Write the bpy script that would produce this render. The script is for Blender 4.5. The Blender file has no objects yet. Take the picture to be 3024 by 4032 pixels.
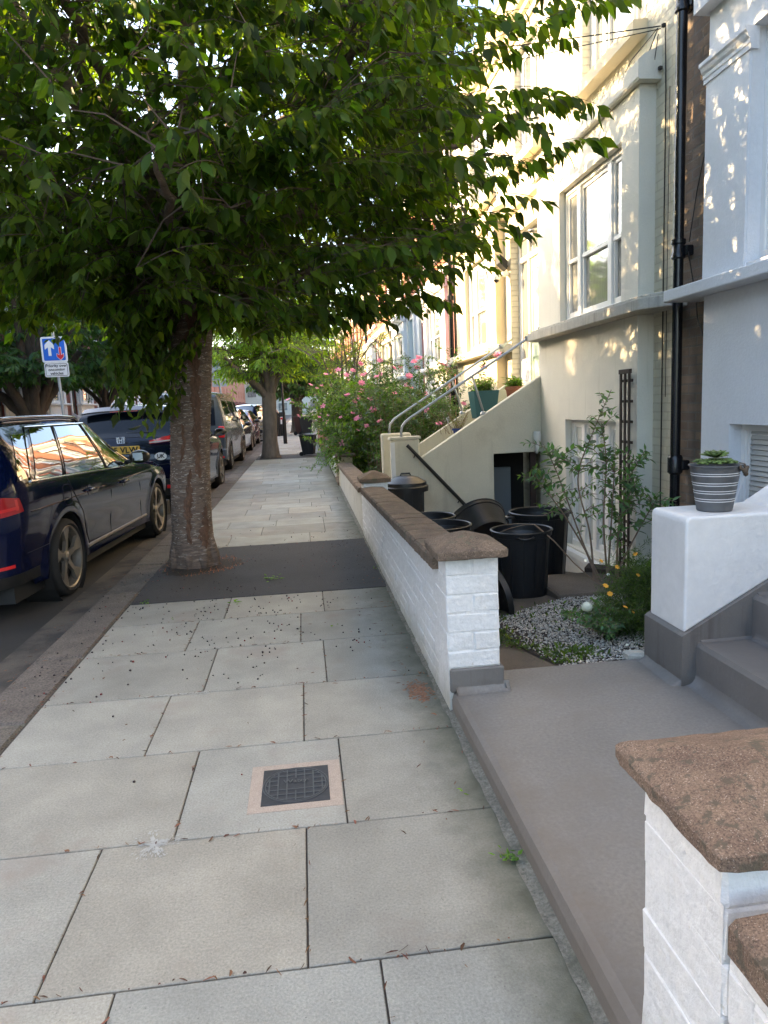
import bpy, math, random
import numpy as np
from mathutils import Vector, Matrix
R = math.radians
random.seed(7); rng = np.random.default_rng(11)
sc = bpy.context.scene
COL = sc.collection
# ------------------------------------------------------------------ helpers
def link(o): COL.objects.link(o); return o
def tag(o, label=None, cat=None, group=None, kind=None):
    if label: o['label'] = label
    if cat: o['category'] = cat
    if group: o['group'] = group
    if kind: o['kind'] = kind
    return o
def thing(name, label, cat, loc=(0,0,0), rz=0, group=None):
    o = bpy.data.objects.new(name, None); o.empty_display_size = .2
    o.location = loc; o.rotation_euler = (0,0,rz); link(o)
    return tag(o, label, cat, group)
def copy_tree(o, parent=None):
    c = o.copy(); COL.objects.link(c); c.parent = parent
    for ch in list(o.children): copy_tree(ch, c)
    return c
def setmi(o):
    pass
class MB:
    """collects faces in world (or local) coordinates, links them as one mesh"""
    def __init__(s): s.v=[]; s.f=[]; s.m=[]; s.c=[]; s.n=0
    def add(s, vs, fs, mi=0, col=None):
        o=s.n; s.v.extend([tuple(p) for p in vs]); s.n+=len(vs)
        for f in fs: s.f.append(tuple(i+o for i in f)); s.m.append(mi); s.c.append(col)
        return s
    def box(s, x0,x1,y0,y1,z0,z1, mi=0, col=None):
        v=[(x0,y0,z0),(x1,y0,z0),(x1,y1,z0),(x0,y1,z0),(x0,y0,z1),(x1,y0,z1),(x1,y1,z1),(x0,y1,z1)]
        return s.add(v,[(0,3,2,1),(4,5,6,7),(0,1,5,4),(1,2,6,5),(2,3,7,6),(3,0,4,7)],mi,col)
    def cbox(s, x0,x1,y0,y1,z0,z1, b=.005, mi=0, col=None, j=0):
        """box with chamfered edges"""
        V=[];F=[]
        X=(x0,x1);Y=(y0,y1);Z=(z0,z1);idx={}
        def q(a): return a+(random.uniform(-j,j) if j else 0)
        for i in (0,1):
            for k in (0,1):
                for l in (0,1):
                    sx,sy,sz=(1-2*i),(1-2*k),(1-2*l)
                    for ax in range(3):
                        d=[b,b,b]; d[ax]=0
                        idx[(i,k,l,ax)]=len(V)
                        V.append((q(X[i]+sx*d[0]),q(Y[k]+sy*d[1]),q(Z[l]+sz*d[2])))
        for ax in range(3):
            for e in (0,1):
                o=[a for a in range(3) if a!=ax]; cyc=[(0,0),(1,0),(1,1),(0,1)]
                f=[]
                for a,c in cyc:
                    t=[0,0,0]; t[ax]=e; t[o[0]]=a; t[o[1]]=c; f.append(idx[(t[0],t[1],t[2],ax)])
                if (e==0)==(ax!=1): f.reverse()
                F.append(f)
        for ax in range(3):
            o=[a for a in range(3) if a!=ax]
            for a in (0,1):
                for c in (0,1):
                    t0=[0,0,0];t0[o[0]]=a;t0[o[1]]=c;t1=list(t0);t1[ax]=1
                    f=[idx[(*t0,o[0])],idx[(*t0,o[1])],idx[(*t1,o[1])],idx[(*t1,o[0])]]
                    F.append(f)
        for i in (0,1):
            for k in (0,1):
                for l in (0,1): F.append([idx[(i,k,l,0)],idx[(i,k,l,1)],idx[(i,k,l,2)]])
        # make outward
        cx=Vector(((x0+x1)/2,(y0+y1)/2,(z0+z1)/2))
        for f in F:
            p=[Vector(V[i]) for i in f]; n=(p[1]-p[0]).cross(p[2]-p[0]); c=sum(p,Vector())/len(p)
            if n.dot(c-cx)<0: f.reverse()
        return s.add(V,F,mi,col)
    def quad(s,a,b,c,d,mi=0,col=None): return s.add([a,b,c,d],[(0,1,2,3)],mi,col)
    def prism(s, poly, axis, a0, a1, mi=0, col=None):
        """poly: 2D points; axis 'x': (y,z), 'y': (x,z), 'z': (x,y)"""
        def P(p,a): return {'x':(a,p[0],p[1]),'y':(p[0],a,p[1]),'z':(p[0],p[1],a)}[axis]
        n=len(poly); ar=sum(poly[i][0]*poly[(i+1)%n][1]-poly[(i+1)%n][0]*poly[i][1] for i in range(n))
        if ar<0: poly=list(reversed(poly))
        v=[P(p,a0) for p in poly]+[P(p,a1) for p in poly]
        lo=list(range(n));hi=list(range(n,2*n))
        flip=(axis=='y')
        f=[hi if not flip else hi[::-1], lo[::-1] if not flip else lo]
        for i in range(n):
            j=(i+1)%n; q=(i,j,j+n,i+n); f.append(q if not flip else q[::-1])
        return s.add(v,f,mi,col)
    def tube(s, pts, r, seg=8, mi=0, cap=True, col=None):
        pts=[Vector(p) for p in pts]; n=len(pts)
        rr=r if hasattr(r,'__len__') else [r]*n
        vs=[];up=None
        for i,p in enumerate(pts):
            t=(pts[min(i+1,n-1)]-pts[max(i-1,0)])
            if t.length<1e-9: t=Vector((0,0,1))
            t.normalize()
            if up is None:
                up=t.orthogonal().normalized()
            else:
                up=(up-t*up.dot(t))
                up=up.normalized() if up.length>1e-6 else t.orthogonal().normalized()
            w=t.cross(up)
            for k in range(seg):
                a=2*math.pi*k/seg
                vs.append(p+(up*math.cos(a)+w*math.sin(a))*rr[i])
        fs=[]
        for i in range(n-1):
            for k in range(seg):
                k2=(k+1)%seg; fs.append((i*seg+k,i*seg+k2,(i+1)*seg+k2,(i+1)*seg+k))
        if cap: fs.append(tuple(reversed(range(seg)))); fs.append(tuple(range((n-1)*seg,n*seg)))
        return s.add(vs,fs,mi,col)
    def lathe(s, prof, c=(0,0,0), seg=24, axis='z', mi=0, sc=(1,1), close=False):
        """prof: list of (r,h)"""
        vs=[];fs=[];n=len(prof)
        for (r,h) in prof:
            for k in range(seg):
                a=2*math.pi*k/seg; x,y=r*math.cos(a)*sc[0],r*math.sin(a)*sc[1]
                p={'z':(x,y,h),'x':(h,x,y),'y':(y,h,x)}[axis]
                vs.append((p[0]+c[0],p[1]+c[1],p[2]+c[2]))
        for i in range(n-1):
            for k in range(seg):
                k2=(k+1)%seg; fs.append((i*seg+k,i*seg+k2,(i+1)*seg+k2,(i+1)*seg+k))
        return s.add(vs,fs,mi)
    def grid(s, fn, nu, nv, mi=0, flip=False, col=None):
        vs=[fn(i/nu,j/nv) for i in range(nu+1) for j in range(nv+1)]
        fs=[]
        for i in range(nu):
            for j in range(nv):
                a=i*(nv+1)+j; q=(a,a+nv+1,a+nv+2,a+1); fs.append(q[::-1] if flip else q)
        return s.add(vs,fs,mi,col)
    def build(s, name, mats, parent=None, smooth=False, label=None, cat=None, group=None, kind=None, origin=None, ang=None):
        if not isinstance(mats,(list,tuple)): mats=[mats]
        off=Vector((0,0,0))
        if origin is not None: off=Vector(origin)
        elif parent is not None and parent.get('_w'): 
            off=Vector(parent['_w'])
        V=np.array(s.v,dtype=np.float64)-np.array(off)
        me=bpy.data.meshes.new(name); me.from_pydata(V.tolist(),[],s.f)
        for m in mats: me.materials.append(m)
        if len(mats)>1: me.polygons.foreach_set('material_index',s.m)
        if any(c is not None for c in s.c):
            at=me.attributes.new('Tint','FLOAT_COLOR','FACE')
            at.data.foreach_set('color',np.array([(c if c is not None else (1,1,1)) + (1,) if c is None or len(c)==3 else c for c in s.c],dtype=np.float32).ravel())
        box_uv(me, V+np.array(off))
        if smooth: me.polygons.foreach_set('use_smooth',[True]*len(me.polygons))
        me.update()
        if smooth and ang is not None:
            try: me.set_sharp_from_angle(angle=R(ang))
            except Exception: pass
        o=bpy.data.objects.new(name,me); link(o)
        if parent is not None:
            o.parent=parent
        if origin is not None: o.location=off
        if parent is not None and parent.get('_w') : o['_w']=list(off)
        return tag(o,label,cat,group,kind)
def box_uv(me, V):
    n=len(me.loops)
    if n==0: return
    li=np.zeros(n,dtype=np.int32); me.loops.foreach_get('vertex_index',li)
    npol=len(me.polygons); tot=np.zeros(npol,dtype=np.int32); me.polygons.foreach_get('loop_total',tot)
    nor=np.zeros(npol*3); me.polygons.foreach_get('normal',nor); nor=np.abs(nor.reshape(-1,3))
    ax=np.repeat(nor.argmax(1),tot); P=V[li]
    uv=np.where((ax==0)[:,None],P[:,[1,2]],np.where((ax==1)[:,None],P[:,[0,2]],P[:,[1,0]]))
    u=me.uv_layers.new(name='UVMap'); u.data.foreach_set('uv',uv.astype(np.float32).ravel())
def world_thing(name,label,cat,loc,group=None):
    """Empty whose parts are given in world coordinates"""
    o=thing(name,label,cat,loc,0,group); o['_w']=list(loc); return o
def np_mesh(name, V, F, mats, parent=None, cols=None, smooth=False, origin=None, mi=None, **kw):
    """V (n,3); F list of arrays (k,3|4)"""
    me=bpy.data.meshes.new(name)
    off=np.zeros(3)
    if origin is not None: off=np.array(origin)
    elif parent is not None and parent.get('_w'): off=np.array(list(parent['_w']))
    me.vertices.add(len(V)); me.vertices.foreach_set('co',(V-off).astype(np.float32).ravel())
    loops=np.concatenate([f.ravel() for f in F]); tot=np.concatenate([np.full(len(f),f.shape[1]) for f in F])
    st=np.concatenate([[0],np.cumsum(tot)[:-1]])
    me.loops.add(len(loops)); me.loops.foreach_set('vertex_index',loops.astype(np.int32))
    me.polygons.add(len(tot)); me.polygons.foreach_set('loop_start',st.astype(np.int32)); me.polygons.foreach_set('loop_total',tot.astype(np.int32))
    if not isinstance(mats,(list,tuple)): mats=[mats]
    for m in mats: me.materials.append(m)
    if mi is not None: me.polygons.foreach_set('material_index',np.concatenate(mi).astype(np.int32))
    if smooth: me.polygons.foreach_set('use_smooth',np.ones(len(tot),dtype=bool))
    me.update(calc_edges=True)
    if cols is not None:
        at=me.attributes.new('Tint','FLOAT_COLOR','FACE')
        c=np.concatenate(cols); c=np.hstack([c,np.ones((len(c),1))]); at.data.foreach_set('color',c.astype(np.float32).ravel())
    o=bpy.data.objects.new(name,me); link(o)
    if parent is not None: o.parent=parent
    if origin is not None: o.location=off
    return tag(o,**kw)
def text_obj(txt,size,name,m,parent,mat,extrude=.001,align='CENTER',bold=0,label=None):
    cu=bpy.data.curves.new(name,'FONT'); cu.body=txt; cu.size=size; cu.extrude=extrude; cu.align_x=align; cu.align_y='CENTER'; cu.offset=bold; cu.resolution_u=3
    cu.space_line=.95
    t=bpy.data.objects.new(name+'_src',cu); link(t)
    dg=bpy.context.evaluated_depsgraph_get(); me=bpy.data.meshes.new_from_object(t.evaluated_get(dg))
    bpy.data.objects.remove(t); bpy.data.curves.remove(cu)
    me.name=name; me.transform(m); me.materials.clear(); me.materials.append(mat)
    o=bpy.data.objects.new(name,me); link(o); o.parent=parent
    if label: o['label']=label
    return o
# ------------------------------------------------------------------ materials
def mat(name, col, rough=.8, var=0, vscale=4, col2=None, bump=0, bscale=60, metal=0, spec=.5, coat=0, tint=False,
        brick=None, speck=None, fine=None, stain=None, trans=0, emit=None, ior=None, coord='pos', stretch=None, streak=None, crack=None):
    m=bpy.data.materials.new(name); m.use_nodes=True; nt=m.node_tree; N=nt.nodes; L=nt.links
    p=N['Principled BSDF']; out=N['Material Output']
    p.inputs['Roughness'].default_value=rough; p.inputs['Metallic'].default_value=metal
    p.inputs['Specular IOR Level'].default_value=spec; p.inputs['Coat Weight'].default_value=coat; p.inputs['Coat Roughness'].default_value=.03
    if ior: p.inputs['IOR'].default_value=ior
    c4=lambda c:(c[0],c[1],c[2],1)
    if coord=='pos':
        g=N.new('ShaderNodeNewGeometry'); src=g.outputs['Position']
    elif coord=='uv':
        g=N.new('ShaderNodeUVMap'); src=g.outputs['UV']
    else:
        g=N.new('ShaderNodeTexCoord'); src=g.outputs['Object']
    if stretch:
        mp=N.new('ShaderNodeVectorMath'); mp.operation='MULTIPLY'; L.new(src,mp.inputs[0]); mp.inputs[1].default_value=stretch; src=mp.outputs[0]
    def noise(scale,detail=5,rough_=.55,s=None):
        n=N.new('ShaderNodeTexNoise'); n.inputs['Scale'].default_value=scale; n.inputs['Detail'].default_value=detail; n.inputs['Roughness'].default_value=rough_
        L.new(s or src,n.inputs['Vector']); return n.outputs['Fac']
    def ramp(f,a,b,ca=(0,0,0,1),cb=(1,1,1,1)):
        r=N.new('ShaderNodeValToRGB'); L.new(f,r.inputs[0]); r.color_ramp.elements[0].position=a; r.color_ramp.elements[1].position=b
        r.color_ramp.elements[0].color=ca; r.color_ramp.elements[1].color=cb; return r.outputs[0]
    def mix(f,a,b,mode='MIX'):
        x=N.new('ShaderNodeMix'); x.data_type='RGBA'; x.blend_type=mode
        if hasattr(f,'is_linked') or not isinstance(f,(int,float)): L.new(f,x.inputs['Factor'])
        else: x.inputs['Factor'].default_value=f
        for k,v in (('A',a),('B',b)):
            sock=[i for i in x.inputs if i.name==k and i.type=='RGBA'][0]
            if isinstance(v,tuple): sock.default_value=v
            else: L.new(v,sock)
        return [o for o in x.outputs if o.type=='RGBA'][0]
    cur=None; h=None
    c2=col2 or tuple(x*(1-var) for x in col)
    if brick:
        b=N.new('ShaderNodeTexBrick'); uv=N.new('ShaderNodeUVMap')
        # wobble so joints are not ruler straight
        nz=N.new('ShaderNodeTexNoise'); nz.inputs['Scale'].default_value=9; L.new(uv.outputs[0],nz.inputs['Vector'])
        vm=N.new('ShaderNodeVectorMath'); vm.operation='MULTIPLY_ADD'; L.new(nz.outputs['Color'],vm.inputs[0]); vm.inputs[1].default_value=(.008,.008,0); L.new(uv.outputs[0],vm.inputs[2])
        L.new(vm.outputs[0],b.inputs['Vector']); b.inputs['Scale'].default_value=1
        b.inputs['Brick Width'].default_value=brick.get('w',.225); b.inputs['Row Height'].default_value=brick.get('h',.075)
        b.inputs['Mortar Size'].default_value=brick.get('m',.006); b.inputs['Mortar Smooth'].default_value=.3; b.inputs['Bias'].default_value=0
        b.inputs['Color1'].default_value=c4(col); b.inputs['Color2'].default_value=c4(c2); b.inputs['Mortar'].default_value=c4(brick.get('c',col))
        cur=b.outputs['Color']
        inv=N.new('ShaderNodeMath'); inv.operation='SUBTRACT'; inv.inputs[0].default_value=1; L.new(b.outputs['Fac'],inv.inputs[1]); h=(inv.outputs[0],brick.get('b',.01))
        cur=mix(ramp(noise(vscale),.3,.7),cur,mix(1.0,cur,(1-var*.6,)*3+(1,),'MULTIPLY'))
    elif var or col2:
        cur=mix(ramp(noise(vscale),.3,.7),c4(col),c4(c2))
    if fine:   # (scale, amount)
        base=cur if cur is not None else c4(col)
        cur=mix(ramp(noise(fine[0],3,.7),.35,.65,(1-fine[1],)*3+(1,),(1,1,1,1)),(0,0,0,1),base) if False else mix(1.0,base,ramp(noise(fine[0],3,.7),.3,.7,(1-fine[1],)*3+(1,),(1+fine[1]*.3,)*3+(1,)),'MULTIPLY')
    if speck:  # (scale, threshold, color)
        v=N.new('ShaderNodeTexVoronoi'); v.inputs['Scale'].default_value=speck[0]; L.new(src,v.inputs['Vector'])
        f=ramp(v.outputs['Distance'],speck[1]*.7,speck[1],(1,1,1,1),(0,0,0,1))
        f2=N.new('ShaderNodeMath'); f2.operation='MULTIPLY'; L.new(f,f2.inputs[0]); L.new(ramp(noise(speck[0]*.35,1),.5,.6),f2.inputs[1])
        base=cur if cur is not None else c4(col); cur=mix(f2.outputs[0],base,c4(speck[2]))
    if stain:  # (scale, lo, hi, color)
        base=cur if cur is not None else c4(col); cur=mix(ramp(noise(stain[0],6,.65),stain[1],stain[2]),base,c4(stain[3]))
    if streak: # vertical run-off streaks (scale, lo, hi, color)
        s=N.new('ShaderNodeVectorMath'); s.operation='MULTIPLY'; L.new(src,s.inputs[0]); s.inputs[1].default_value=(1,1,.08)
        base=cur if cur is not None else c4(col); cur=mix(ramp(noise(streak[0],4,.6,s.outputs[0]),streak[1],streak[2]),base,c4(streak[3]))
    if tint:
        a=N.new('ShaderNodeAttribute'); a.attribute_name='Tint'; base=cur if cur is not None else c4(col)
        cur=mix(1.0,base,a.outputs['Color'],'MULTIPLY')
    if cur is None: p.inputs['Base Color'].default_value=c4(col)
    else: L.new(cur,p.inputs['Base Color'])
    nrm=None
    if h:
        b=N.new('ShaderNodeBump'); b.inputs['Strength'].default_value=1; b.inputs['Distance'].default_value=h[1]; L.new(h[0],b.inputs['Height']); nrm=b.outputs[0]
    if bump:
        b=N.new('ShaderNodeBump'); b.inputs['Strength'].default_value=1; b.inputs['Distance'].default_value=bump; L.new(noise(bscale,6,.6),b.inputs['Height'])
        if nrm: L.new(nrm,b.inputs['Normal'])
        nrm=b.outputs[0]
    if crack:
        v=N.new('ShaderNodeTexVoronoi'); v.feature='DISTANCE_TO_EDGE'; v.inputs['Scale'].default_value=crack[0]; L.new(src,v.inputs['Vector'])
        b=N.new('ShaderNodeBump'); b.inputs['Distance'].default_value=crack[1]; L.new(ramp(v.outputs['Distance'],0,.15),b.inputs['Height'])
        if nrm: L.new(nrm,b.inputs['Normal'])
        nrm=b.outputs[0]
    if nrm: L.new(nrm,p.inputs['Normal'])
    if trans:
        tr=N.new('ShaderNodeBsdfTranslucent'); ms=N.new('ShaderNodeMixShader'); ms.inputs[0].default_value=trans
        if cur is not None:
            tc=mix(1.0,cur,(4.2,4.6,.8,1),'MULTIPLY'); L.new(tc,tr.inputs['Color'])
        else: tr.inputs['Color'].default_value=(min(1,col[0]*2.6),min(1,col[1]*3.4),col[2]*.9,1)
        L.new(p.outputs[0],ms.inputs[1]); L.new(tr.outputs[0],ms.inputs[2]); L.new(ms.outputs[0],out.inputs['Surface'])
    if emit: p.inputs['Emission Color'].default_value=c4(emit[0]); p.inputs['Emission Strength'].default_value=emit[1]
    return m
M={}
M['asphalt']=mat('asphalt',(.060,.053,.046),.95,.35,1.2,fine=(260,.5),bump=.004,bscale=220,speck=(420,.25,(.16,.14,.12)))
M['gutter']=mat('gutter_stone',(.15,.125,.10),.9,.5,3,fine=(180,.4),bump=.004,bscale=90,stain=(3,.5,.62,(.05,.045,.04)))
M['kerb']=mat('kerb_granite',(.225,.190,.160),.9,.35,7,fine=(90,.6),bump=.012,bscale=45,speck=(220,.3,(.12,.09,.08)),tint=True)
M['slab']=mat('paving_slab',(.425,.402,.338),.88,.26,3.4,speck=(60,.14,(.20,.19,.16)),fine=(130,.30),bump=.0014,bscale=190,tint=True,stain=(1.6,.56,.72,(.29,.245,.20)))
M['joint']=mat('joint_mortar',(.085,.07,.055),.95,.4,20,bump=.004,bscale=120)
M['tarmac']=mat('tarmac_patch',(.075,.070,.068),.95,.25,2,fine=(300,.45),bump=.003,bscale=300,speck=(500,.22,(.17,.16,.15)))
M['edge_mortar']=mat('edge_mortar',(.25,.235,.19),.95,.3,14,fine=(90,.5),bump=.006,bscale=60,stain=(9,.52,.68,(.10,.10,.075)))
M['landing']=mat('landing_paint',(.215,.204,.189),.62,.16,3.1,fine=(70,.22),bump=.0015,bscale=40,stain=(3.5,.50,.78,(.165,.148,.130)),speck=(28,.05,(.07,.06,.06)))
M['plinth']=mat('plinth_paint',(.172,.160,.148),.7,.15,5,fine=(200,.15),bump=.003,bscale=25,streak=(9,.5,.66,(.10,.085,.075)))
M['white']=mat('white_masonry_paint',(.77,.765,.75),.55,.08,5,fine=(18,.06),bump=.004,bscale=30)
M['white_brick']=mat('white_painted_brick',(.79,.78,.76),.62,.07,8,bump=.010,bscale=28,fine=(45,.10),streak=(14,.62,.8,(.64,.62,.57)),stain=(30,.66,.72,(.60,.57,.51)))
M['white_old']=mat('old_white_render',(.60,.575,.50),.8,.15,4,bump=.008,bscale=55,fine=(80,.2),stain=(5,.55,.7,(.40,.37,.30)))
M['cream']=mat('cream_render',(.70,.615,.43),.75,.05,2,bump=.003,bscale=60,fine=(50,.04))
M['cream_brick']=mat('cream_painted_brick',(.70,.655,.52),.75,.07,3,brick=dict(m=.007,b=.016,c=(.60,.55,.43)),bump=.006,bscale=30)
M['sage']=mat('pale_render',(.75,.725,.63),.75,.07,3,bump=.003,bscale=60,fine=(50,.04),streak=(7,.6,.75,(.56,.54,.45)),stain=(1.3,.55,.8,(.68,.655,.565)))
M['flank']=mat('weathered_render',(.66,.62,.50),.85,.12,2,bump=.004,bscale=70,fine=(60,.08),stain=(2.5,.56,.8,(.49,.45,.35)),streak=(6,.58,.8,(.45,.41,.32)))
M['ledge']=mat('weathered_ledge',(.58,.56,.50),.85,.2,8,bump=.004,bscale=50,fine=(70,.15),streak=(16,.54,.68,(.33,.31,.275)))
M['bluewhite']=mat('blue_white_render',(.75,.765,.79),.7,.05,3,fine=(30,.05),bump=.003,bscale=60)
M['trimwhite']=mat('white_gloss_paint',(.80,.80,.78),.35,.03,9)
M['darkbrick']=mat('dark_stock_brick',(.27,.195,.14),.9,.5,7,col2=(.17,.125,.095),brick=dict(c=(.20,.17,.14),m=.009,b=.01),bump=.008,bscale=60)
M['redbrick']=mat('red_brick',(.42,.14,.06),.85,.25,5,col2=(.32,.10,.05),brick=dict(c=(.34,.22,.15),m=.006,b=.006))
M['redbrick2']=mat('dark_red_brick',(.26,.075,.045),.85,.3,5,col2=(.18,.055,.035),brick=dict(c=(.22,.14,.10),m=.006,b=.006))
M['pinkpaint']=mat('pink_masonry_paint',(.62,.27,.235),.7,.05,3)
M['coping']=mat('red_stone_coping',(.27,.19,.13),.95,.5,9,fine=(150,.65),bump=.006,bscale=90,col2=(.13,.095,.07),speck=(160,.3,(.33,.25,.19)),stain=(14,.55,.66,(.11,.105,.07)))
M['coping_near']=mat('brown_stone_cap',(.33,.225,.155),.95,.4,12,fine=(260,.7),bump=.007,bscale=200,col2=(.21,.135,.095),speck=(300,.33,(.46,.36,.28)),stain=(26,.54,.6,(.12,.095,.065)))
M['orangebrick']=mat('orange_brick',(.58,.20,.10),.85,.2,5,col2=(.46,.15,.08),brick=dict(c=(.42,.25,.18),m=.006,b=.006))
M['slate']=mat('slate_roof',(.07,.07,.08),.8,.3,5,brick=dict(w=.3,h=.2,m=.006,b=.006,c=(.03,.03,.03)))
M['blackplastic']=mat('black_plastic',(.010,.011,.013),.42,.2,20,bump=.0015,bscale=70,streak=(18,.6,.78,(.030,.029,.028)),stain=(9,.6,.75,(.022,.022,.021)))
M['blackpipe']=mat('black_gloss_pipe',(.008,.009,.012),.22,bump=.0015,bscale=30)
M['blackmetal']=mat('black_metal',(.012,.012,.012),.4)
M['galv']=mat('galvanised_steel',(.42,.44,.46),.42,.2,30,metal=.75)
M['steelpost']=mat('grey_post_paint',(.36,.38,.38),.5,.1,20)
M['glass']=mat('window_glass',(.10,.115,.12),.02,.4,2.5,col2=(.26,.27,.25),spec=.9,ior=1.6,coat=.6)
M['glasslow']=mat('net_curtain_glass',(.30,.30,.27),.05,.25,14,spec=.8,coat=.6,stretch=(1,6,.4))
M['blindglass']=mat('blind_behind_glass',(.60,.62,.60),.08,.15,9,spec=.6,coat=.4,stretch=(1,8,.3))
M['herb']=mat('green_stem',(.10,.13,.05),.7)
M['blind']=mat('slatted_blind',(.45,.45,.43),.5)
M['mint']=mat('mint_door_paint',(.50,.62,.48),.35,.03,4)
M['teal']=mat('teal_door_paint',(.30,.46,.45),.35)
M['cable']=mat('black_cable',(.015,.013,.012),.6)
M['wood']=mat('weathered_wood',(.085,.060,.045),.9,.4,20,bump=.003,bscale=60,stretch=(6,6,1))
M['bark']=mat('cherry_bark',(.225,.155,.115),.85,.4,5,col2=(.10,.07,.053),bump=.010,bscale=6,stretch=(2.2,2.2,11),stain=(4,.58,.66,(.32,.26,.215)),fine=(14,.35))
M['bark_red']=mat('bark_wound',(.20,.105,.065),.9,.5,7,bump=.02,bscale=9,stretch=(4,4,1.2),fine=(30,.4))
M['bark2']=mat('grey_bark',(.20,.165,.135),.9,.4,6,bump=.02,bscale=7,stretch=(2,2,.7))
M['bark3']=mat('dark_bark',(.10,.078,.06),.9,.4,6,bump=.03,bscale=5,stretch=(2,2,.6))
M['twig']=mat('twig_bark',(.075,.05,.035),.85)
M['stem']=mat('dry_stem',(.24,.165,.11),.8,.3,20)
M['leaf']=mat('cherry_leaf',(.038,.063,.009),.5,tint=True,trans=.46,spec=.3)
M['leafy']=mat('feathery_leaf',(.13,.19,.035),.6,tint=True,trans=.42)
M['leafd']=mat('dark_leaf',(.035,.075,.02),.55,tint=True,trans=.3)
M['leafb']=mat('shrub_leaf',(.065,.125,.05),.55,tint=True,trans=.25)
M['leafg']=mat('garden_leaf',(.075,.13,.03),.6,tint=True,trans=.35)
M['petalp']=mat('pink_petal',(.80,.26,.40),.6,tint=True)
M['petalw']=mat('white_petal',(.80,.80,.66),.6)
M['petaly']=mat('orange_yellow_petal',(.80,.38,.03),.6)
M['gravel']=mat('pale_gravel',(.56,.53,.47),.9,tint=True)
M['soil']=mat('dark_soil',(.055,.042,.032),1,.4,20,bump=.01,bscale=50)
M['path']=mat('aggregate_path',(.175,.14,.105),.95,.25,4,fine=(200,.5),bump=.004,bscale=160,speck=(260,.3,(.32,.27,.22)))
M['berry']=mat('dark_berry',(.022,.008,.010),.35,tint=True)
M['debris']=mat('dry_debris',(.16,.08,.045),.9,tint=True)
M['iron']=mat('cast_iron',(.040,.042,.048),.55,.3,40,bump=.001,bscale=90)
M['pinkstone']=mat('pink_aggregate',(.50,.40,.32),.9,.1,30,fine=(260,.35))
M['lime']=mat('white_paint_splash',(.49,.475,.43),.9,.2,40)
M['bucket']=mat('zinc_bucket',(.145,.15,.155),.5,.25,14,metal=.35,bump=.002,bscale=14)
M['rope']=mat('jute_rope',(.13,.095,.065),.95,.4,90,bump=.004,bscale=200)
M['succulent']=mat('succulent_leaf',(.13,.20,.05),.45,.3,12,tint=True)
M['tealpot']=mat('teal_planter',(.022,.10,.11),.45)
M['bluepot']=mat('blue_glazed_pot',(.025,.05,.20),.2,coat=.5)
M['terracotta']=mat('terracotta',(.40,.15,.08),.8)
M['paint']=mat('navy_car_paint',(.002,.005,.028),.10,coat=.55,spec=.2)
M['paint2']=mat('dark_blue_car_paint',(.003,.005,.018),.10,coat=.5,spec=.2)
M['paintgrey']=mat('grey_van_paint',(.055,.066,.075),.25,coat=.4)
M['paintblack']=mat('black_car_paint',(.014,.014,.017),.22,coat=1)
M['paintred']=mat('maroon_car_paint',(.16,.02,.03),.25,coat=1)
M['paintsilver']=mat('silver_car_paint',(.38,.40,.42),.25,coat=1,metal=.4)
M['carglass']=mat('tinted_car_glass',(.006,.009,.010),.015,spec=1.0,ior=1.75,coat=1)
M['darkglass']=mat('dark_rear_glass',(.006,.008,.012),.06,spec=.35)
M['trim']=mat('black_trim',(.008,.008,.008),.45)
M['chrome']=mat('chrome',(.72,.70,.66),.12,metal=1)
M['tyre']=mat('tyre_rubber',(.016,.015,.014),.85,.3,30,bump=.002,bscale=80)
M['rim']=mat('dusty_alloy',(.30,.265,.225),.38,.3,12,metal=.6)
M['redlens']=mat('red_lens',(.34,.008,.010),.12,coat=1)
M['redlens2']=mat('bright_red_lens',(.60,.02,.02),.15,coat=1)
M['clearlens']=mat('clear_lens',(.62,.60,.56),.1,coat=1)
M['plate']=mat('yellow_plate',(.72,.44,.06),.45)
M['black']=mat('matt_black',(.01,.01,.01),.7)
M['signblue']=mat('sign_blue',(.010,.125,.60),.45)
M['signred']=mat('sign_red',(.62,.02,.04),.45)
M['signwhite']=mat('sign_white',(.80,.80,.80),.5)
M['concrete']=mat('grey_concrete',(.30,.28,.25),.9,.2,5,bump=.004,bscale=70)
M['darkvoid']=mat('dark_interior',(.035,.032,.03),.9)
M['greypanel']=mat('grey_meter_cupboard',(.22,.24,.25),.6)
M['lawn']=mat('ground_earth',(.10,.09,.06),.95,.3,.3)
M['hedge']=mat('hedge_leaf',(.05,.085,.03),.6,tint=True,trans=.3)

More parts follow.
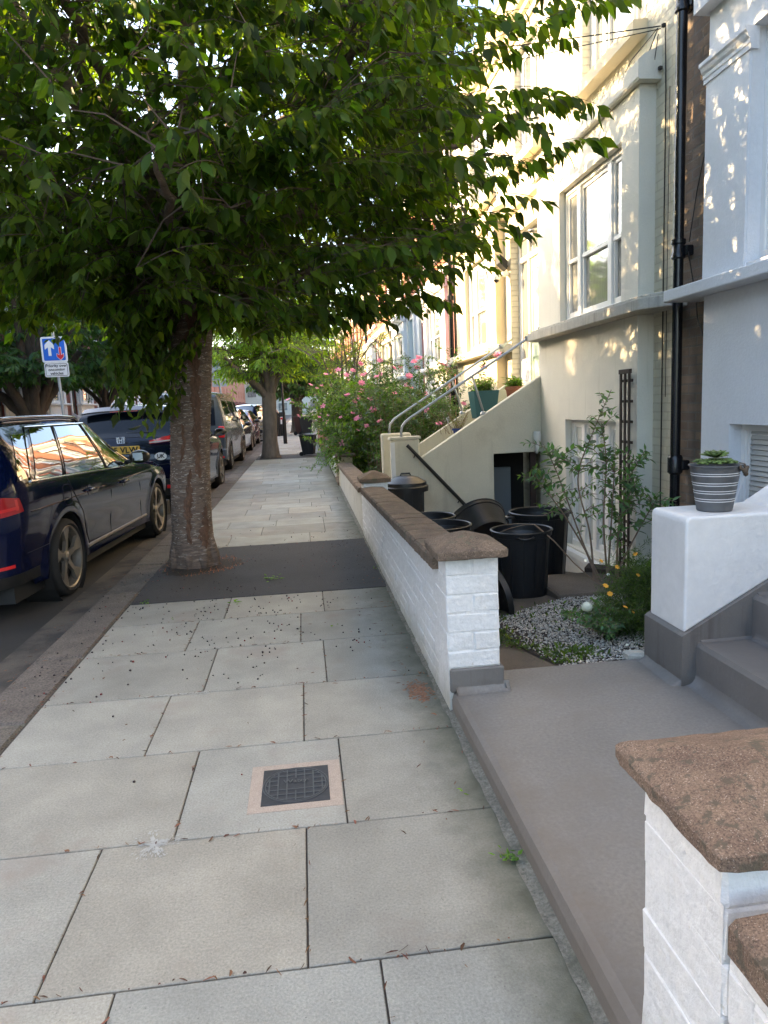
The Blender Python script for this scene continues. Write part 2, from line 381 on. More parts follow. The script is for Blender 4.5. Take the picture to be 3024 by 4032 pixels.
# algae and grime where the slabs meet the boundary wall (a stain that stays put)
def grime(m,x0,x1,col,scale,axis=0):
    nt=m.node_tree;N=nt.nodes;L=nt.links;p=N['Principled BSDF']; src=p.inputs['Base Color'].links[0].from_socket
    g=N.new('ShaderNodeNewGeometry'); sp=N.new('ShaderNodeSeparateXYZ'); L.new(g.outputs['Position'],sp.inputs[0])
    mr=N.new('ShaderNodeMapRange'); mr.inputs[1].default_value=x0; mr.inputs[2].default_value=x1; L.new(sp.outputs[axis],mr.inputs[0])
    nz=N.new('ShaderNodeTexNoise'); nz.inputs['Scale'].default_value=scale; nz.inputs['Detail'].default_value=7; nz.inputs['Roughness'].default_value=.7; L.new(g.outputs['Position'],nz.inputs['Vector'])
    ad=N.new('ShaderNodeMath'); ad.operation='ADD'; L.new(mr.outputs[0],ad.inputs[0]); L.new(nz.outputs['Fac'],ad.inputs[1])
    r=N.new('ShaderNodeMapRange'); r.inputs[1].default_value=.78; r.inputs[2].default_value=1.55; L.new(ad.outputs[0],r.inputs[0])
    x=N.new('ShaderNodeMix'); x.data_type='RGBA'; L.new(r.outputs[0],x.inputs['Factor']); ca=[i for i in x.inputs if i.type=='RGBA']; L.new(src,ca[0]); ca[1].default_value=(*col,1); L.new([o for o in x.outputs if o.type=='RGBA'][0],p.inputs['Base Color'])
grime(M['slab'],.25,.60,(.085,.088,.062),5)
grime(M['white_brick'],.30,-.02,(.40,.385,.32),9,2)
grime(M['plinth'],.20,.06,(.085,.075,.065),12,2)
grime(M['landing'],.80,.60,(.150,.128,.108),7)
grime(M['landing'],1.42,1.80,(.135,.126,.118),6)
# ------------------------------------------------------------------ ground, road, pavement
def garden_z(y):
    return float(np.interp(y,[3.36,5.6,6.4,8.0,9.2],[.075,-.17,-.30,-.60,-.80]))
g=MB(); g.quad((-400,-200,-1.4),(400,-200,-1.4),(400,700,-1.4),(-400,700,-1.4)); g.build('ground',M['lawn'],kind='structure')
YE=150
g=MB(); g.grid(lambda u,v:(-7.35+u*(7.35-1.99),-12+v*(YE+12),-.07+.03*math.sin(math.pi*u)),8,80); g.quad((-7.35,-12,-.07),(-7.35,-12,-1.5),(-1.99,-12,-1.5),(-1.99,-12,-.07))
g.build('road',M['asphalt'],kind='structure',smooth=True)
g=MB(); g.quad((-1.99,-12,-.064),(-1.71,-12,-.064),(-1.71,YE,-.064),(-1.99,YE,-.064)); g.build('gutter',M['gutter'],kind='structure')
# cross street at far end
g=MB(); g.quad((-60,YE,-.1),(60,YE,-.1),(60,YE+14,-.1),(-60,YE+14,-.1)); g.build('side_street',M['asphalt'],kind='structure')
# kerb stones
k=MB(); y=-8.15
js=[5.98,4.41]
y=4.41-6*1.1
while y<120:
    L_=1.57 if 4<y<5 else 1.1*random.uniform(.8,1.2)
    if y<4.4 and y+L_>3.9: L_=4.41-y
    t=random.uniform(.85,1.1)
    k.cbox(-1.71,-1.415,y+.006,y+L_-.006,-.3,0+random.uniform(-.002,.002),.018,col=(t,t*random.uniform(.96,1.02),t*random.uniform(.94,1.0)),j=.003)
    y+=L_
k.box(-1.700,-1.42,-8,120,-.3,-.010,mi=1)
k.build('kerb',[M['kerb'],M['edge_mortar']],kind='structure')
k=MB()
for i in range(70): k.cbox(-7.65,-7.35,-10+i*2,-8.02+i*2,-.3,0,.015)
k.build('far_kerb',M['kerb'],kind='structure')
# pavement slabs
rows=[(-1.5,-.86,[]),(-.86,-.22,[]),(-.22,.42,[]),(.42,1.06,[-.55,.3]),(1.06,1.70,[-1.3,-.56,.12]),(1.70,2.34,[-.76,-.07]),(2.34,3.0,[-.525,.075]),(3.0,3.66,[-.76,-.075]),(3.66,4.36,[-.60,.05]),(4.36,5.0,[-.80,-.09]),(5.0,5.57,[-.63,.08])]
y=7.72; i=0
while y<110:
    h=random.choice([.45,.52,.6,.6]); js=[-.95+.35*(i%2)+random.uniform(-.1,.1)]
    while js[-1]<.2: js.append(js[-1]+random.choice([.6,.75,.9]))
    if not (21.0<y<22.6): rows.append((y,y+h,[j for j in js if -1.25<j<.5]))
    y+=h; i+=1
sl=MB()
XL,XR=-1.405,.598
for (y0,y1,xs) in rows:
    e=[XL]+xs+[XR]
    for a,b in zip(e[:-1],e[1:]):
        t=random.uniform(.84,1.08)*(.92 if b>.4 else 1); w=random.uniform(-.035,.03)
        if y0>8: t*=random.uniform(.95,1.07); w+=random.uniform(-.02,.02)
        dz=random.uniform(-.0008,.0008)
        if y0<60: sl.cbox(a+.0028,b-.0028,y0+.0028,y1-.0028,-.06,dz,.0025,col=(t*(1+w),t,t*(1-w*1.1)))
        else: sl.box(a+.004,b-.004,y0+.004,y1-.004,-.06,dz,col=(t*(1+w),t,t*(1-w)))
sl.box(-1.415,.62,-3,112,-.3,-.007,mi=1)
sl.build('pavement',[M['slab'],M['joint']],kind='structure')
# tarmac patches round the two trees
def patch(name,pts,z,m):
    q=[]
    for a,b in zip(pts,pts[1:]+pts[:1]):
        n=max(2,int(math.hypot(b[0]-a[0],b[1]-a[1])/.035))
        for k in range(n): j=.007 if k else 0; q.append((a[0]+(b[0]-a[0])*k/n+random.uniform(-j,j),a[1]+(b[1]-a[1])*k/n+random.uniform(-j,j)))
    pts=q; p=MB(); p.prism(pts,'z',-.04,z); return p.build(name,m,kind='structure')
patch('tarmac_patch',[(-1.39,5.57),(.60,5.57),(.60,7.715),(-.93,7.715),(-1.02,7.5),(-1.28,7.3),(-1.42,7.0),(-1.42,6.2)],.004,M['tarmac'])
patch('tarmac_patch',[(-1.39,21.0),(.60,21.0),(.60,22.6),(-1.39,22.6)],.004,M['tarmac'])
q=[]
for k in range(60): a_=2*math.pi*k/60; r_=.36+.05*math.sin(3*a_+1)+random.uniform(-.02,.02); q.append((max(-1.405,-1.07+r_*math.cos(a_)),6.84+r_*.95*math.sin(a_)))
p=MB(); p.add([(-1.07,6.84,.035)]+[(x,y,.0055) for x,y in q],[(0,1+k,1+(k+1)%60) for k in range(60)]); p.build('tree_pit_soil',M['soil'],kind='structure')
# mortar fillet along wall and landing
f=MB()
def fil(u,v):
    y=-1+u*14; w=.588+.004*math.sin(y*9)+.003*math.sin(y*31)+random.uniform(-.0015,.0015)
    return (w+(.632-w)*v, y, .0022+.012*v**1.5+random.uniform(0,.0008))
f.grid(fil,340,3,flip=False); f.build('mortar_fillet',M['edge_mortar'],kind='structure')
# opposite pavement
g=MB(); g.quad((-9.6,-12,.0),(-7.65,-12,.0),(-7.65,YE,.0),(-9.6,YE,.0)); g.build('far_pavement',M['concrete'],kind='structure')
g=MB(); g.quad((-14,-12,-.02),(-9.6,-12,-.02),(-9.6,YE,-.02),(-14,YE,-.02)); g.build('far_front_gardens',M['lawn'],kind='structure')
# sunken front garden: concrete path, gravel and soil
p=MB(); p.grid(lambda u,v:(.80+u*2.3,3.36+v*5.5,garden_z(3.36+v*5.5)),2,30)
p.build('garden_path',M['path'],kind='structure')
p=MB(); p.box(.80,3.3,10.25,YE-30,-.4,-.02); p.build('front_gardens_ground',M['soil'],kind='structure')
# gravel bed outline (x,y)
bed=[(1.25,3.37),(1.72,3.37),(2.95,3.40),(2.95,5.9),(2.5,5.75),(1.72,5.1),(1.25,4.72),(1.12,4.5),(1.16,3.9)]
def inpoly(x,y,P):
    c=False;j=len(P)-1
    for i in range(len(P)):
        xi,yi=P[i];xj,yj=P[j]
        if (yi>y)!=(yj>y) and x<(xj-xi)*(y-yi)/(yj-yi)+xi: c=not c
        j=i
    return c
b=MB(); vs=[(x,y,garden_z(y)+.006) for x,y in bed]; b.add(vs,[tuple(range(len(vs)))]); b.build('bed_soil',M['soil'],kind='structure')
# pebbles as real little stones
oct_v=np.array([(1,0,0),(-1,0,0),(0,1,0),(0,-1,0),(0,0,1),(0,0,-1)],float); oct_f=np.array([(0,2,4),(2,1,4),(1,3,4),(3,0,4),(2,0,5),(1,2,5),(3,1,5),(0,3,5)])
def blobs(P,S,flat=.7):
    n=len(P); V=np.repeat(oct_v[None],n,0)*S[:,None,None]*rng.uniform(.6,1.25,(n,6,1)); V[:,:,2]*=flat
    a=rng.uniform(0,6.28,n);c,s=np.cos(a),np.sin(a); x=V[:,:,0]*c[:,None]-V[:,:,1]*s[:,None]; yy=V[:,:,0]*s[:,None]+V[:,:,1]*c[:,None]; V[:,:,0]=x;V[:,:,1]=yy
    V+=P[:,None,:]; F=(oct_f[None]+(np.arange(n)*6)[:,None,None]).reshape(-1,3); return V.reshape(-1,3),F
pts=[]
while len(pts)<17000:
    x,y=random.uniform(1.1,2.9),random.uniform(3.37,5.6)
    if inpoly(x,y,bed) and (x-1.2)*.9+random.gauss(0,.07)>.06 : pts.append((x,y,garden_z(y)+random.uniform(.008,.022)))
P=np.array(pts); S=rng.uniform(.0045,.0095,len(P)); V,F=blobs(P,S)
t=rng.uniform(.5,1.35,len(P)); w=rng.uniform(-.05,.08,len(P)); cols=np.stack([t*(1+w),t,t*(1-w)],1)
np_mesh('gravel_bed',V,[F],M['gravel'],cols=[np.repeat(cols,8,0)],label='pale gravel covering the sunken front garden bed',cat='gravel',kind='stuff')
# fallen cherries and litter
def scatter(n,fn): 
    out=[]
    while len(out)<n:
        q=fn()
        if q: out.append(q)
    return np.array(out)
CL=[(random.choice([random.uniform(-1.7,.55),random.uniform(-1.5,.3)]),random.choice([random.uniform(3.8,7.6),random.uniform(4.2,6.5)])) for _ in range(60)]
def fb():
    if random.random()<.55:
        c=random.choice(CL); return (min(.58,c[0]+random.gauss(0,.07)),c[1]+random.gauss(0,.09),.006)
    y=random.choice([random.uniform(4.2,8.6),random.uniform(4.9,7.8),random.uniform(3.6,7),random.triangular(1.2,12,5.5)]); x=random.choice([random.uniform(-1.7,.58),random.uniform(-1.7,.3)])
    return (x,y,.006)
P=scatter(560,fb); S=rng.uniform(.0030,.0060,len(P)); S[rng.random(len(P))<.10]*=1.3; P[:,2]=S*.75+.002
ico=[]
def spheres(P,S,seg=7,rg=5):
    vs=[(0,0,1)]+[(math.sin(math.pi*i/rg)*math.cos(2*math.pi*k/seg),math.sin(math.pi*i/rg)*math.sin(2*math.pi*k/seg),math.cos(math.pi*i/rg)) for i in range(1,rg) for k in range(seg)]+[(0,0,-1)]
    T=[];Q=[];n0=len(vs)
    for k in range(seg):
        k2=(k+1)%seg; T.append((0,1+k,1+k2)); T.append((n0-1,1+(rg-2)*seg+k2,1+(rg-2)*seg+k))
        for i in range(rg-2): Q.append((1+i*seg+k,1+(i+1)*seg+k,1+(i+1)*seg+k2,1+i*seg+k2))
    vs=np.array(vs);n=len(P); V=(vs[None]*S[:,None,None]+P[:,None]).reshape(-1,3); o=(np.arange(n)*n0)[:,None,None]
    return V,(np.array(T)[None]+o).reshape(-1,3),(np.array(Q)[None]+o).reshape(-1,4),len(T),len(Q)
V,T,Q,nt_,nq=spheres(P,S); V[:,2]*=.82; V+=rng.normal(scale=.0004,size=V.shape); red=rng.random(len(P))<.10; c=np.ones((len(P),3)); c[red]=(9,2.2,1.6)
np_mesh('fallen_cherries',V,[T,Q],M['berry'],cols=[np.repeat(c,nt_,0),np.repeat(c,nq,0)],smooth=True,label='small dark fallen cherries scattered over the paving slabs and kerb',cat='fallen fruit',kind='stuff')
d=MB()
for i in range(1100):
    y=random.choice([random.uniform(3,8.5),random.triangular(1.2,10,4.5)]); x=random.choice([random.uniform(-1.65,.58),random.triangular(.2,.62,.60),random.gauss(-1.41,.015),random.gauss(-1.74,.05)])
    if i%3==0: rw=random.choice(rows[3:11]); y=rw[0]+random.gauss(0,.006); x=random.uniform(-1.4,.58)
    if i%7==0: rw=random.choice([r_ for r_ in rows[3:11] if r_[2]]); x=random.choice(rw[2])+random.gauss(0,.005); y=random.uniform(rw[0],rw[1])
    a=random.uniform(0,6.28);l=random.uniform(.006,.035); w=.0009 if random.random()<.85 else .0022; t=random.uniform(.3,1.6)
    dx,dy=math.cos(a)*l/2,math.sin(a)*l/2;px,py=-dy/l*w*2,dx/l*w*2; z=.004+random.random()*.002
    d.add([(x-dx-px,y-dy-py,z),(x+dx-px,y+dy-py,z),(x+dx+px,y+dy+py,z+.001),(x+px*3,y+py*3,z+.002),(x-dx+px,y-dy+py,z)],[(0,1,2,3,4)],col=(t,t*random.uniform(.7,1.1),t*.8))
d.build('twig_litter',M['debris'],label='tiny twigs and dried bits scattered on the pavement',cat='litter',kind='stuff')
# paint splash at slab corner, smear on the row behind, old stains
def splat(name,cx,cy,n,r0,r1,m,z,label,seed,sy=1,blob=False):
    rd=random.Random(seed); b=MB(); pts=[]
    N=n*2
    for i in range(N):
        a=2*math.pi*i/N+rd.uniform(-.12,.12); r=rd.uniform(r0,r0*1.25) if i%2 or blob else rd.uniform(r1*.45,r1)
        pts.append((cx+r*math.cos(a),cy+r*math.sin(a)*sy,z))
    b.add([(cx,cy,z)]+pts,[(0,1+i,1+(i+1)%N) for i in range(N)])
    return b.build(name,m,label=label,cat='stain')
def flakes(name,gen,n,m,label,seed):
    rd=random.Random(seed); b=MB()
    for _ in range(n):
        x,y,a,l,w=gen(rd); dx,dy=math.cos(a)*l,math.sin(a)*l; px,py=-math.sin(a)*w,math.cos(a)*w; z=.0026+rd.random()*.0006
        b.add([(x-dx,y-dy,z),(x+px,y+py,z),(x+dx,y+dy,z),(x-px*1.3,y-py*.8,z)],[(0,3,2,1)])
    return b.build(name,m,label=label,cat='stain')
def g1(rd):
    k=rd.random(); a=rd.choice([.3,-.1,-1.0,-1.2,-2.2,2.9,-1.9,1.9])+rd.gauss(0,.16) if k<.75 else rd.uniform(0,6.28); r=min(.075,abs(rd.gauss(0,.040))) if k<.8 else rd.uniform(0,.03)
    return (-.587+r*math.cos(a)*1.1,2.33+r*math.sin(a)*1.1,a,rd.uniform(.003,.012),rd.uniform(.0008,.0024))
flakes('paint_splash',g1,520,M['lime'],'white starburst paint splash where three slabs meet',3)
mm=mat('faint_stain',(.31,.285,.235),.9,.1,20,fine=(200,.2))
def gd(cx,cy,sx,sy): return lambda rd:(cx+rd.gauss(0,sx*.55)*(1 if rd.random()<.5 else .6),cy+rd.gauss(0,sy*.5),rd.uniform(0,3.1),rd.uniform(.003,.008),rd.uniform(.002,.005))
def g2(rd):
    t=rd.random()**.6; return (-.93+t*.36+rd.gauss(0,.006),3.655+rd.gauss(0,.004+.014*t**3),rd.gauss(0,.4),rd.uniform(.004,.014),rd.uniform(.001,.0028))
flakes('white_smear',g2,260,M['lime'],'white paint smear running along a slab joint near the kerb',5)
s=MB()
for i in range(240):
    x,y=random.gauss(.50,.03),random.gauss(3.42,.065)
    if x<.58: s.add([(x,y,.0035),(x+.012,y,.0035),(x+.010,y+.012,.004),(x,y+.010,.0035)],[(0,1,2,3)],col=(random.uniform(1.1,2.0),)*3)
s.build('sawdust_pile',M['debris'],label='brown patch of crumbled debris against the white wall end',cat='debris',kind='stuff')
# water stop-cock cover
w=world_thing('water_cover','black cast iron water cover in a square pink surround set in the pavement','drain cover',(-.115,2.63,0))
b=MB(); b.cbox(-.285,.068,2.455,2.80,-.05,.0025,.001); b.build('surround',M['pinkstone'],w)
b=MB(); b.cbox(-.237,.020,2.495,2.758,-.04,.005,.001)
b.build('lid',M['iron'],w); b=MB()
cx,cy=-.1085,2.6265
for rr in (.117,.126):
    b.lathe([(rr-.0022,.005),(rr-.0022,.0075),(rr+.0022,.0075),(rr+.0022,.005)],(cx,cy,0),40,mi=0)
for i in range(-3,4):
    o=i*.034; h=math.sqrt(max(0,.115**2-o*o))
    if i in(0,):
        segs=[(-h,-.045),(.045,h)]
    else: segs=[(-h,h)]
    for a,c in segs:
        b.box(cx+o-.0026,cx+o+.0026,cy+a,cy+c,.005,.0078)
    if i not in (0,1): b.box(cx-h,cx+h,cy+o-.0026,cy+o+.0026,.005,.0077)
    else:
        b.box(cx-h,cx-.07,cy+o-.0026,cy+o+.0026,.005,.0077); b.box(cx+.07,cx+h,cy+o-.0026,cy+o+.0026,.005,.0077)
b.build('grid_pattern',mat('polished_iron',(.075,.078,.082),.5),w)
text_obj('Water',.036,'lettering',Matrix.Translation((-.1085+.1085-.1085,2.645-2.63,.0085)) @ Matrix.Identity(4) if False else Matrix.Translation((.0065,.018,.0082)),w,mat('worn_iron',(.085,.088,.09),.5),.0008)
# ------------------------------------------------------------------ near boundary walls
def brick_face_wall(mb, x0,x1,y0,y1,z0,z1, axis, course=.078, bl=.225, m=.004, j=.0024, half=None):
    """real painted bricks; axis 'y': wall runs along y"""
    z=z0; r=0
    while z<z1-.01:
        zt=min(z+course,z1); 
        if axis=='y':
            a=y0-(bl/2 if r%2 else 0)
            while a<y1:
                b0=max(a,y0);b1=min(a+bl,y1)
                if b1-b0>.02: mb.cbox(x0+random.uniform(0,.004),x1,b0+m/2,b1-m/2,z+m/2,zt-m/2,.004,j=j)
                a+=bl
        else:
            w=x1-x0; cuts=[x0, x0+w*(.5 if r%2 else 1.0)] ; 
            if cuts[-1]<x1-.01: cuts.append(x1)
            for a,b in zip(cuts[:-1],cuts[1:]): mb.cbox(a+m/2,b-m/2,y0-random.uniform(-.002,.004),y1,z+m/2,zt-m/2,.0055,j=.0035)
        z=zt; r+=1
def pyramid_cap(mb,x0,x1,y0,y1,zb,ze,zt,seed=0,n=10,j=.0016):
    """weathered capping stone with four sloped faces and a slightly ragged edge"""
    rd=random.Random(seed); cx,cy=(x0+x1)/2,(y0+y1)/2
    def ring(ins,z,jj):
        P=[]
        for k in range(4*n):
            s,t=divmod(k,n); u=t/n
            p=[(x0+ins+(x1-x0-2*ins)*u,y0+ins),(x1-ins,y0+ins+(y1-y0-2*ins)*u),(x1-ins-(x1-x0-2*ins)*u,y1-ins),(x0+ins,y1-ins-(y1-y0-2*ins)*u)][s]
            if t==0: p=(p[0]+(cx-p[0])*.03,p[1]+(cy-p[1])*.03)
            P.append((p[0]+rd.uniform(-jj,jj),p[1]+rd.uniform(-jj,jj),z+rd.uniform(-jj,jj)))
        return P
    dx=min(x1-x0,y1-y0)/2
    rs=[ring(.004,zb,j),ring(0,zb+.006,j),ring(0,ze-.006,j),ring(.006,ze,j)]
    for q in (.3,.55,.8,.97): rs.append(ring(.006+(dx-.006)*q,ze+(zt-ze)*min(q,.93),j*.8*(1-q)))
    v=[p for r in rs for p in r]; N=4*n; f=[]
    for i in range(len(rs)-1):
        for k in range(N): f.append((i*N+k,i*N+(k+1)%N,(i+1)*N+(k+1)%N,(i+1)*N+k))
    f.append(tuple(range((len(rs)-1)*N,len(rs)*N))); f.append(tuple(reversed(range(N))))
    mb.add(v,f)
def coping(mb,x0,x1,y0,y1,z0,z1,th,ln=.3,ridge=0):
    """sloping run of coping along y from height z0 at y0 to z1 at y1 (underside), joints every ln"""
    n=max(1,int(round((y1-y0)/ln)))
    for i in range(n):
        a=y0+(y1-y0)*i/n; b=y0+(y1-y0)*(i+1)/n-.004
        za=z0+(z1-z0)*i/n; zb=z0+(z1-z0)*(i+1)/n; d=random.uniform(-.002,.002)
        N=5
        for s in range(N):
            p=a+(b-a)*s/N;q=a+(b-a)*(s+1)/N;zp=za+(zb-za)*s/N;zq=za+(zb-za)*(s+1)/N
            jx=[random.uniform(-.002,.002) for _ in range(4)]
            if s>0: jx[0]=last[0]; jx[2]=last[1]
            last=(jx[1],jx[3]); c=.012
            prof=lambda y,z,l,r:[(x0+l,y,z+d),(x1+r,y,z+d),(x1+r,y,z+th-c+d),(x1-c+r,y,z+th+d),((x0+x1)/2,y,z+th+ridge+d),(x0+c+l,y,z+th+d),(x0+l,y,z+th-c+d)]
            v=prof(p,zp,jx[0],jx[2])+prof(q,zq,jx[1],jx[3]); f=[(k,(k+1)%7,(k+1)%7+7,k+7) for k in range(7)]
            if s==0: f.append(tuple(reversed(range(7))))
            if s==N-1: f.append(tuple(range(7,14)))
            mb.add(v,[t[::-1] for t in f])
# -- wall with bins behind it: parts brick body, pillar, plinth, coping, cap
w=world_thing('garden_wall','long white painted brick wall with dark sloping coping beside the dustbins','wall',(.72,3.3,0))
b=MB(); brick_face_wall(b,.612,.80,3.42,7.62,-.075,.495,'y',course=.076); b.box(.6155,.795,3.42,7.62,-.9,.495); b.build('brickwork',M['white_brick'],w)
b=MB(); brick_face_wall(b,.608,.858,3.15,3.42,.21,.74,'x',course=.0886); b.box(.6115,.855,3.1535,3.42,-.2,.74); b.build('pillar',M['white_brick'],w)
b=MB(); b.cbox(.6145,.872,3.135,3.42,.10,.212,.006); b.build('plinth',M['plinth'],w)
b=MB(); coping(b,.582,.832,3.335,7.62,.650,.512,.060,.115,.006); b.build('coping',M['coping'],w)
b=MB(); pyramid_cap(b,.562,.892,3.085,3.46,.742,.782,.842,4); b.build('cap',M['coping'],w)
# infill between wall top and sloping coping
b=MB(); b.prism([(3.42,.495),(7.62,.495),(7.62,.511),(3.42,.648)],'x',.614,.80); b.build('wall_head',M['white_brick'],w)
# second pillar and rendered wall beyond
w=world_thing('pillar','short white brick gate pillar with a mossy stone cap beyond the long coping','pillar',(.75,7.83,0))
b=MB(); brick_face_wall(b,.615,.88,7.64,7.98,.0,.615,'x',course=.088); b.box(.620,.875,7.645,7.98,-1.0,.615); b.build('shaft',M['white_brick'],w)
b=MB(); pyramid_cap(b,.575,.915,7.60,8.03,.617,.665,.735,7); b.build('cap',M['coping'],w)
w=world_thing('rendered_wall','rough off-white rendered garden wall with a brown coping, beyond the second pillar','wall',(.72,8.05,0))
b=MB(); b.prism([(8.0,-.3),(8.0,.468),(12.9,.375),(12.9,-.3)],'x',.625,.80); b.build('render',M['white_old'],w)
b=MB(); coping(b,.585,.835,8.04,12.9,.470,.376,.055,.225,.006); b.build('coping',M['coping'],w)
def small_pillar(y,zt,m,label,col='white_old',h=.28):
    w=world_thing('pillar',label,'pillar',(.72,y,0)); b=MB(); brick_face_wall(b,.62,.87,y,y+h,0,zt,'x',course=.09); b.box(.625,.865,y+.004,y+h,-.3,zt); b.build('shaft',M[col],w)
    b=MB(); pyramid_cap(b,.56,.93,y-.05,y+h+.05,zt+.002,zt+.045,zt+.09,int(y)); b.build('cap',M['coping'],w)
small_pillar(12.95,.53,0,'first of two cream brick gate pillars beyond the rendered wall',col='cream')
small_pillar(14.3,.52,0,'second of two cream brick gate pillars beyond the rendered wall',col='cream')
b=MB(); b.cbox(.60,1.1,13.25,14.28,-.2,.06,.01); b.build('gate_step',M['coping'],label='low brown stone step between the two cream pillars',cat='step',origin=(.8,13.7,0))
w=world_thing('far_garden_wall','far white painted brick wall low beside the roses','wall',(.72,15,0))
b=MB(); b.cbox(.63,.80,14.60,20.6,-.2,.50,.01); b.build('brickwork',M['white_brick'],w)
b=MB(); coping(b,.60,.83,14.62,20.6,.502,.50,.05,.4); b.build('coping',M['coping'],w)
yy=22.6
for i,(l,c) in enumerate([('low brick wall behind the wheelie bin beside the pavement','redbrick'),('white garden wall past the low brick wall','white_old'),('cream garden wall far down the pavement','cream'),('red brick garden wall farthest down the pavement','redbrick')]):
    w=world_thing('garden_wall',l,'wall',(.72,yy,0)); b=MB(); b.cbox(.64,.82,yy,yy+8.2,-.2,.6,.01); b.build('brickwork',M[c],w); b=MB(); b.cbox(.61,.85,yy,yy+8.2,.602,.66,.01); b.build('coping',M['coping'],w); yy+=9.4
# ------------------------------------------------------------------ landing + gate pier + steps (entrance of the near house)
l=world_thing('entrance_steps','grey-brown painted landing and steps of the white house, beside the big white pier','steps',(1.2,2,0))
b=MB()
# landing with rounded lip: profile in (x,z) extruded along y
b.prism([(.628,-.3),(.622,.06),(.632,.092),(.655,.10),(3.0,.10),(3.0,-.3)],'y',1.30,3.36)
b.build('landing',M['landing'],l)
b=MB()
for x0,dx,yy in ((.872,0,0),):
    pass
def cove(mb,p0,p1,n,r=.05,z=.10,k=4):
    """concave fillet along the segment p0-p1; n = horizontal direction away from the wall"""
    a=[]
    for i in range(k+1):
        t=math.pi/2*i/k; a.append((r-r*math.sin(t),r-r*math.cos(t)))  # (out,up)
    v=[];m_=14
    for s in range(m_+1):
        q=(p0[0]+(p1[0]-p0[0])*s/m_,p0[1]+(p1[1]-p0[1])*s/m_); w_=random.uniform(.9,1.12)
        for (o,u) in a: v.append((q[0]+n[0]*o*w_,q[1]+n[1]*o*w_,z+u+.001))
    f=[]
    for s in range(m_):
        for i in range(k): c=s*(k+1)+i; f.append((c,c+1,c+k+2,c+k+1)); 
    for s_,q in ((0,p0),(m_,p1)):
        v.append((q[0],q[1],z-.01)); a0=s_*(k+1); f.append(tuple(range(a0,a0+k+1))+(len(v)-1,))
    mb.add(v,f)
cove(b,(.64,3.138),(.895,3.138),(0,-1),.04); b.build('cove',M['landing'],l,smooth=True); b=MB(); cove(b,(.872,3.12),(.872,3.36),(1,0),.03); b.build('cove',M['landing'],l,smooth=True); b=MB()
cove(b,(1.678,3.34),(1.678,2.99),(-1,0),.06); b.build('cove',M['landing'],l,smooth=True); b=MB(); cove(b,(1.735,2.995),(1.735,1.36),(-1,0),.05)
o=b.build('cove',M['landing'],l,smooth=True)
# steps (five)
zs=.10
for i in range(6):
    x0=1.735+i*.27; b=MB(); z1=zs+.205; 
    b.prism([(x0,zs-.1),(x0-.0,z1-.02),(x0+.012,z1),(3.0,z1),(3.0,zs-.1)],'y',1.36,2.996)
    cove(b,(x0+.02,2.995),(x0+.27,2.995),(0,-1),.03,z1); cove(b,(x0+.27,2.96),(x0+.27,1.36),(-1,0),.03,z1)
    b.build('step',M['landing'],l); zs=z1
# far flank wall and gate pier
b=MB()
def zf(x): return .34+(x-1.70)*.565     # top of grey band on the front face
b.prism([(1.666,.08),(1.666,.335),(1.676,.343),(3.0,zf(3.0)),(3.0,.08)],'y',2.986,3.352)
b.build('grey_plinth',M['plinth'],l)
b=MB()
xs=1.69; top=.885
# white pier and rising parapet: front profile polygon (x,z)
poly=[(1.686,.345),(1.686,top-.02),(1.700,top),(2.16,top),(3.0,top+.84*.60),(3.0,zf(3.0))]
b.prism(poly,'y',3.006,3.335)
pr=b.build('gate_pier',M['white'],l)
bv=pr.modifiers.new('bevel','BEVEL'); bv.width=.012; bv.segments=3; bv.limit_method='ANGLE'
# near flank
b=MB(); b.prism([(1.69,.10),(1.69,.9),(2.15,.9),(3.0,1.42),(3.0,.10)],'y',.98,1.345); b.build('near_flank',M['white'],l)
# -- bottom right pillar with cap, and its wall coming toward the camera
w=world_thing('garden_wall','white painted brick wall and pillar under a rough light brown cap, in front of the landing','wall',(.8,1.1,0))
b=MB(); brick_face_wall(b,.640,.98,1.005,1.285,.0,.70,'x',course=.10); b.box(.6435,.975,1.0085,1.28,-.2,.70)
pw=b.build('pillar',M['white_brick'],w)
b=MB(); pyramid_cap(b,.600,1.02,.955,1.345,.700,.735,.80,21,14,.0022); b.build('cap',M['coping_near'],w)
b=MB(); brick_face_wall(b,.645,.86,-1.6,1.0,.0,.57,'y',course=.10,bl=.23); b.box(.655,.85,-1.6,1.0,-.2,.575); b.build('brickwork',M['white_brick'],w)
b=MB(); coping(b,.608,.90,-1.6,.945,.575,.575,.06,.23,.008); b.build('coping',M['coping_near'],w)
# -- striped zinc bucket with succulent
w=world_thing('bucket_planter','grey zinc bucket with white stripes and rope handle on the white gate pier','planter',(1.885,3.15,.886))
c=(1.905,3.15,.886)
def bkt(z): return .078+.034*z/.215
b=MB(); prof=[(.001,.004),(.072,.004),(.076,0),(.079,.004)]+[(bkt(z),z) for z in (.01,.05,.1,.15,.2)]+[(.112,.208),(.118,.211),(.118,.216),(.111,.215),(.108,.205),(.100,.17)]
b.lathe(prof,c,48); bk=b.build('bucket',M['bucket'],w,smooth=True)
b=MB()
for z in (.049,.060,.087,.098,.124,.135,.169,.179): b.lathe([(bkt(z)+.0008,z-.0015),(bkt(z)+.0011,z+.0015)],c,48)
b.build('stripe',M['signwhite'],bk)
b=MB(); b.lathe([(0.001,.178),(.102,.178)],c,24); b.build('soil',M['soil'],w)
b=MB(); a0=R(-30); 
pt=lambda a,r,z:(c[0]+r*math.cos(a),c[1]+r*math.sin(a),c[2]+z)
kn=[pt(a0-.5,.117,.200),pt(a0-.3,.128,.192),pt(a0-.05,.135,.203),pt(a0+.15,.133,.190),pt(a0+.35,.130,.208),pt(a0+.5,.117,.212)]
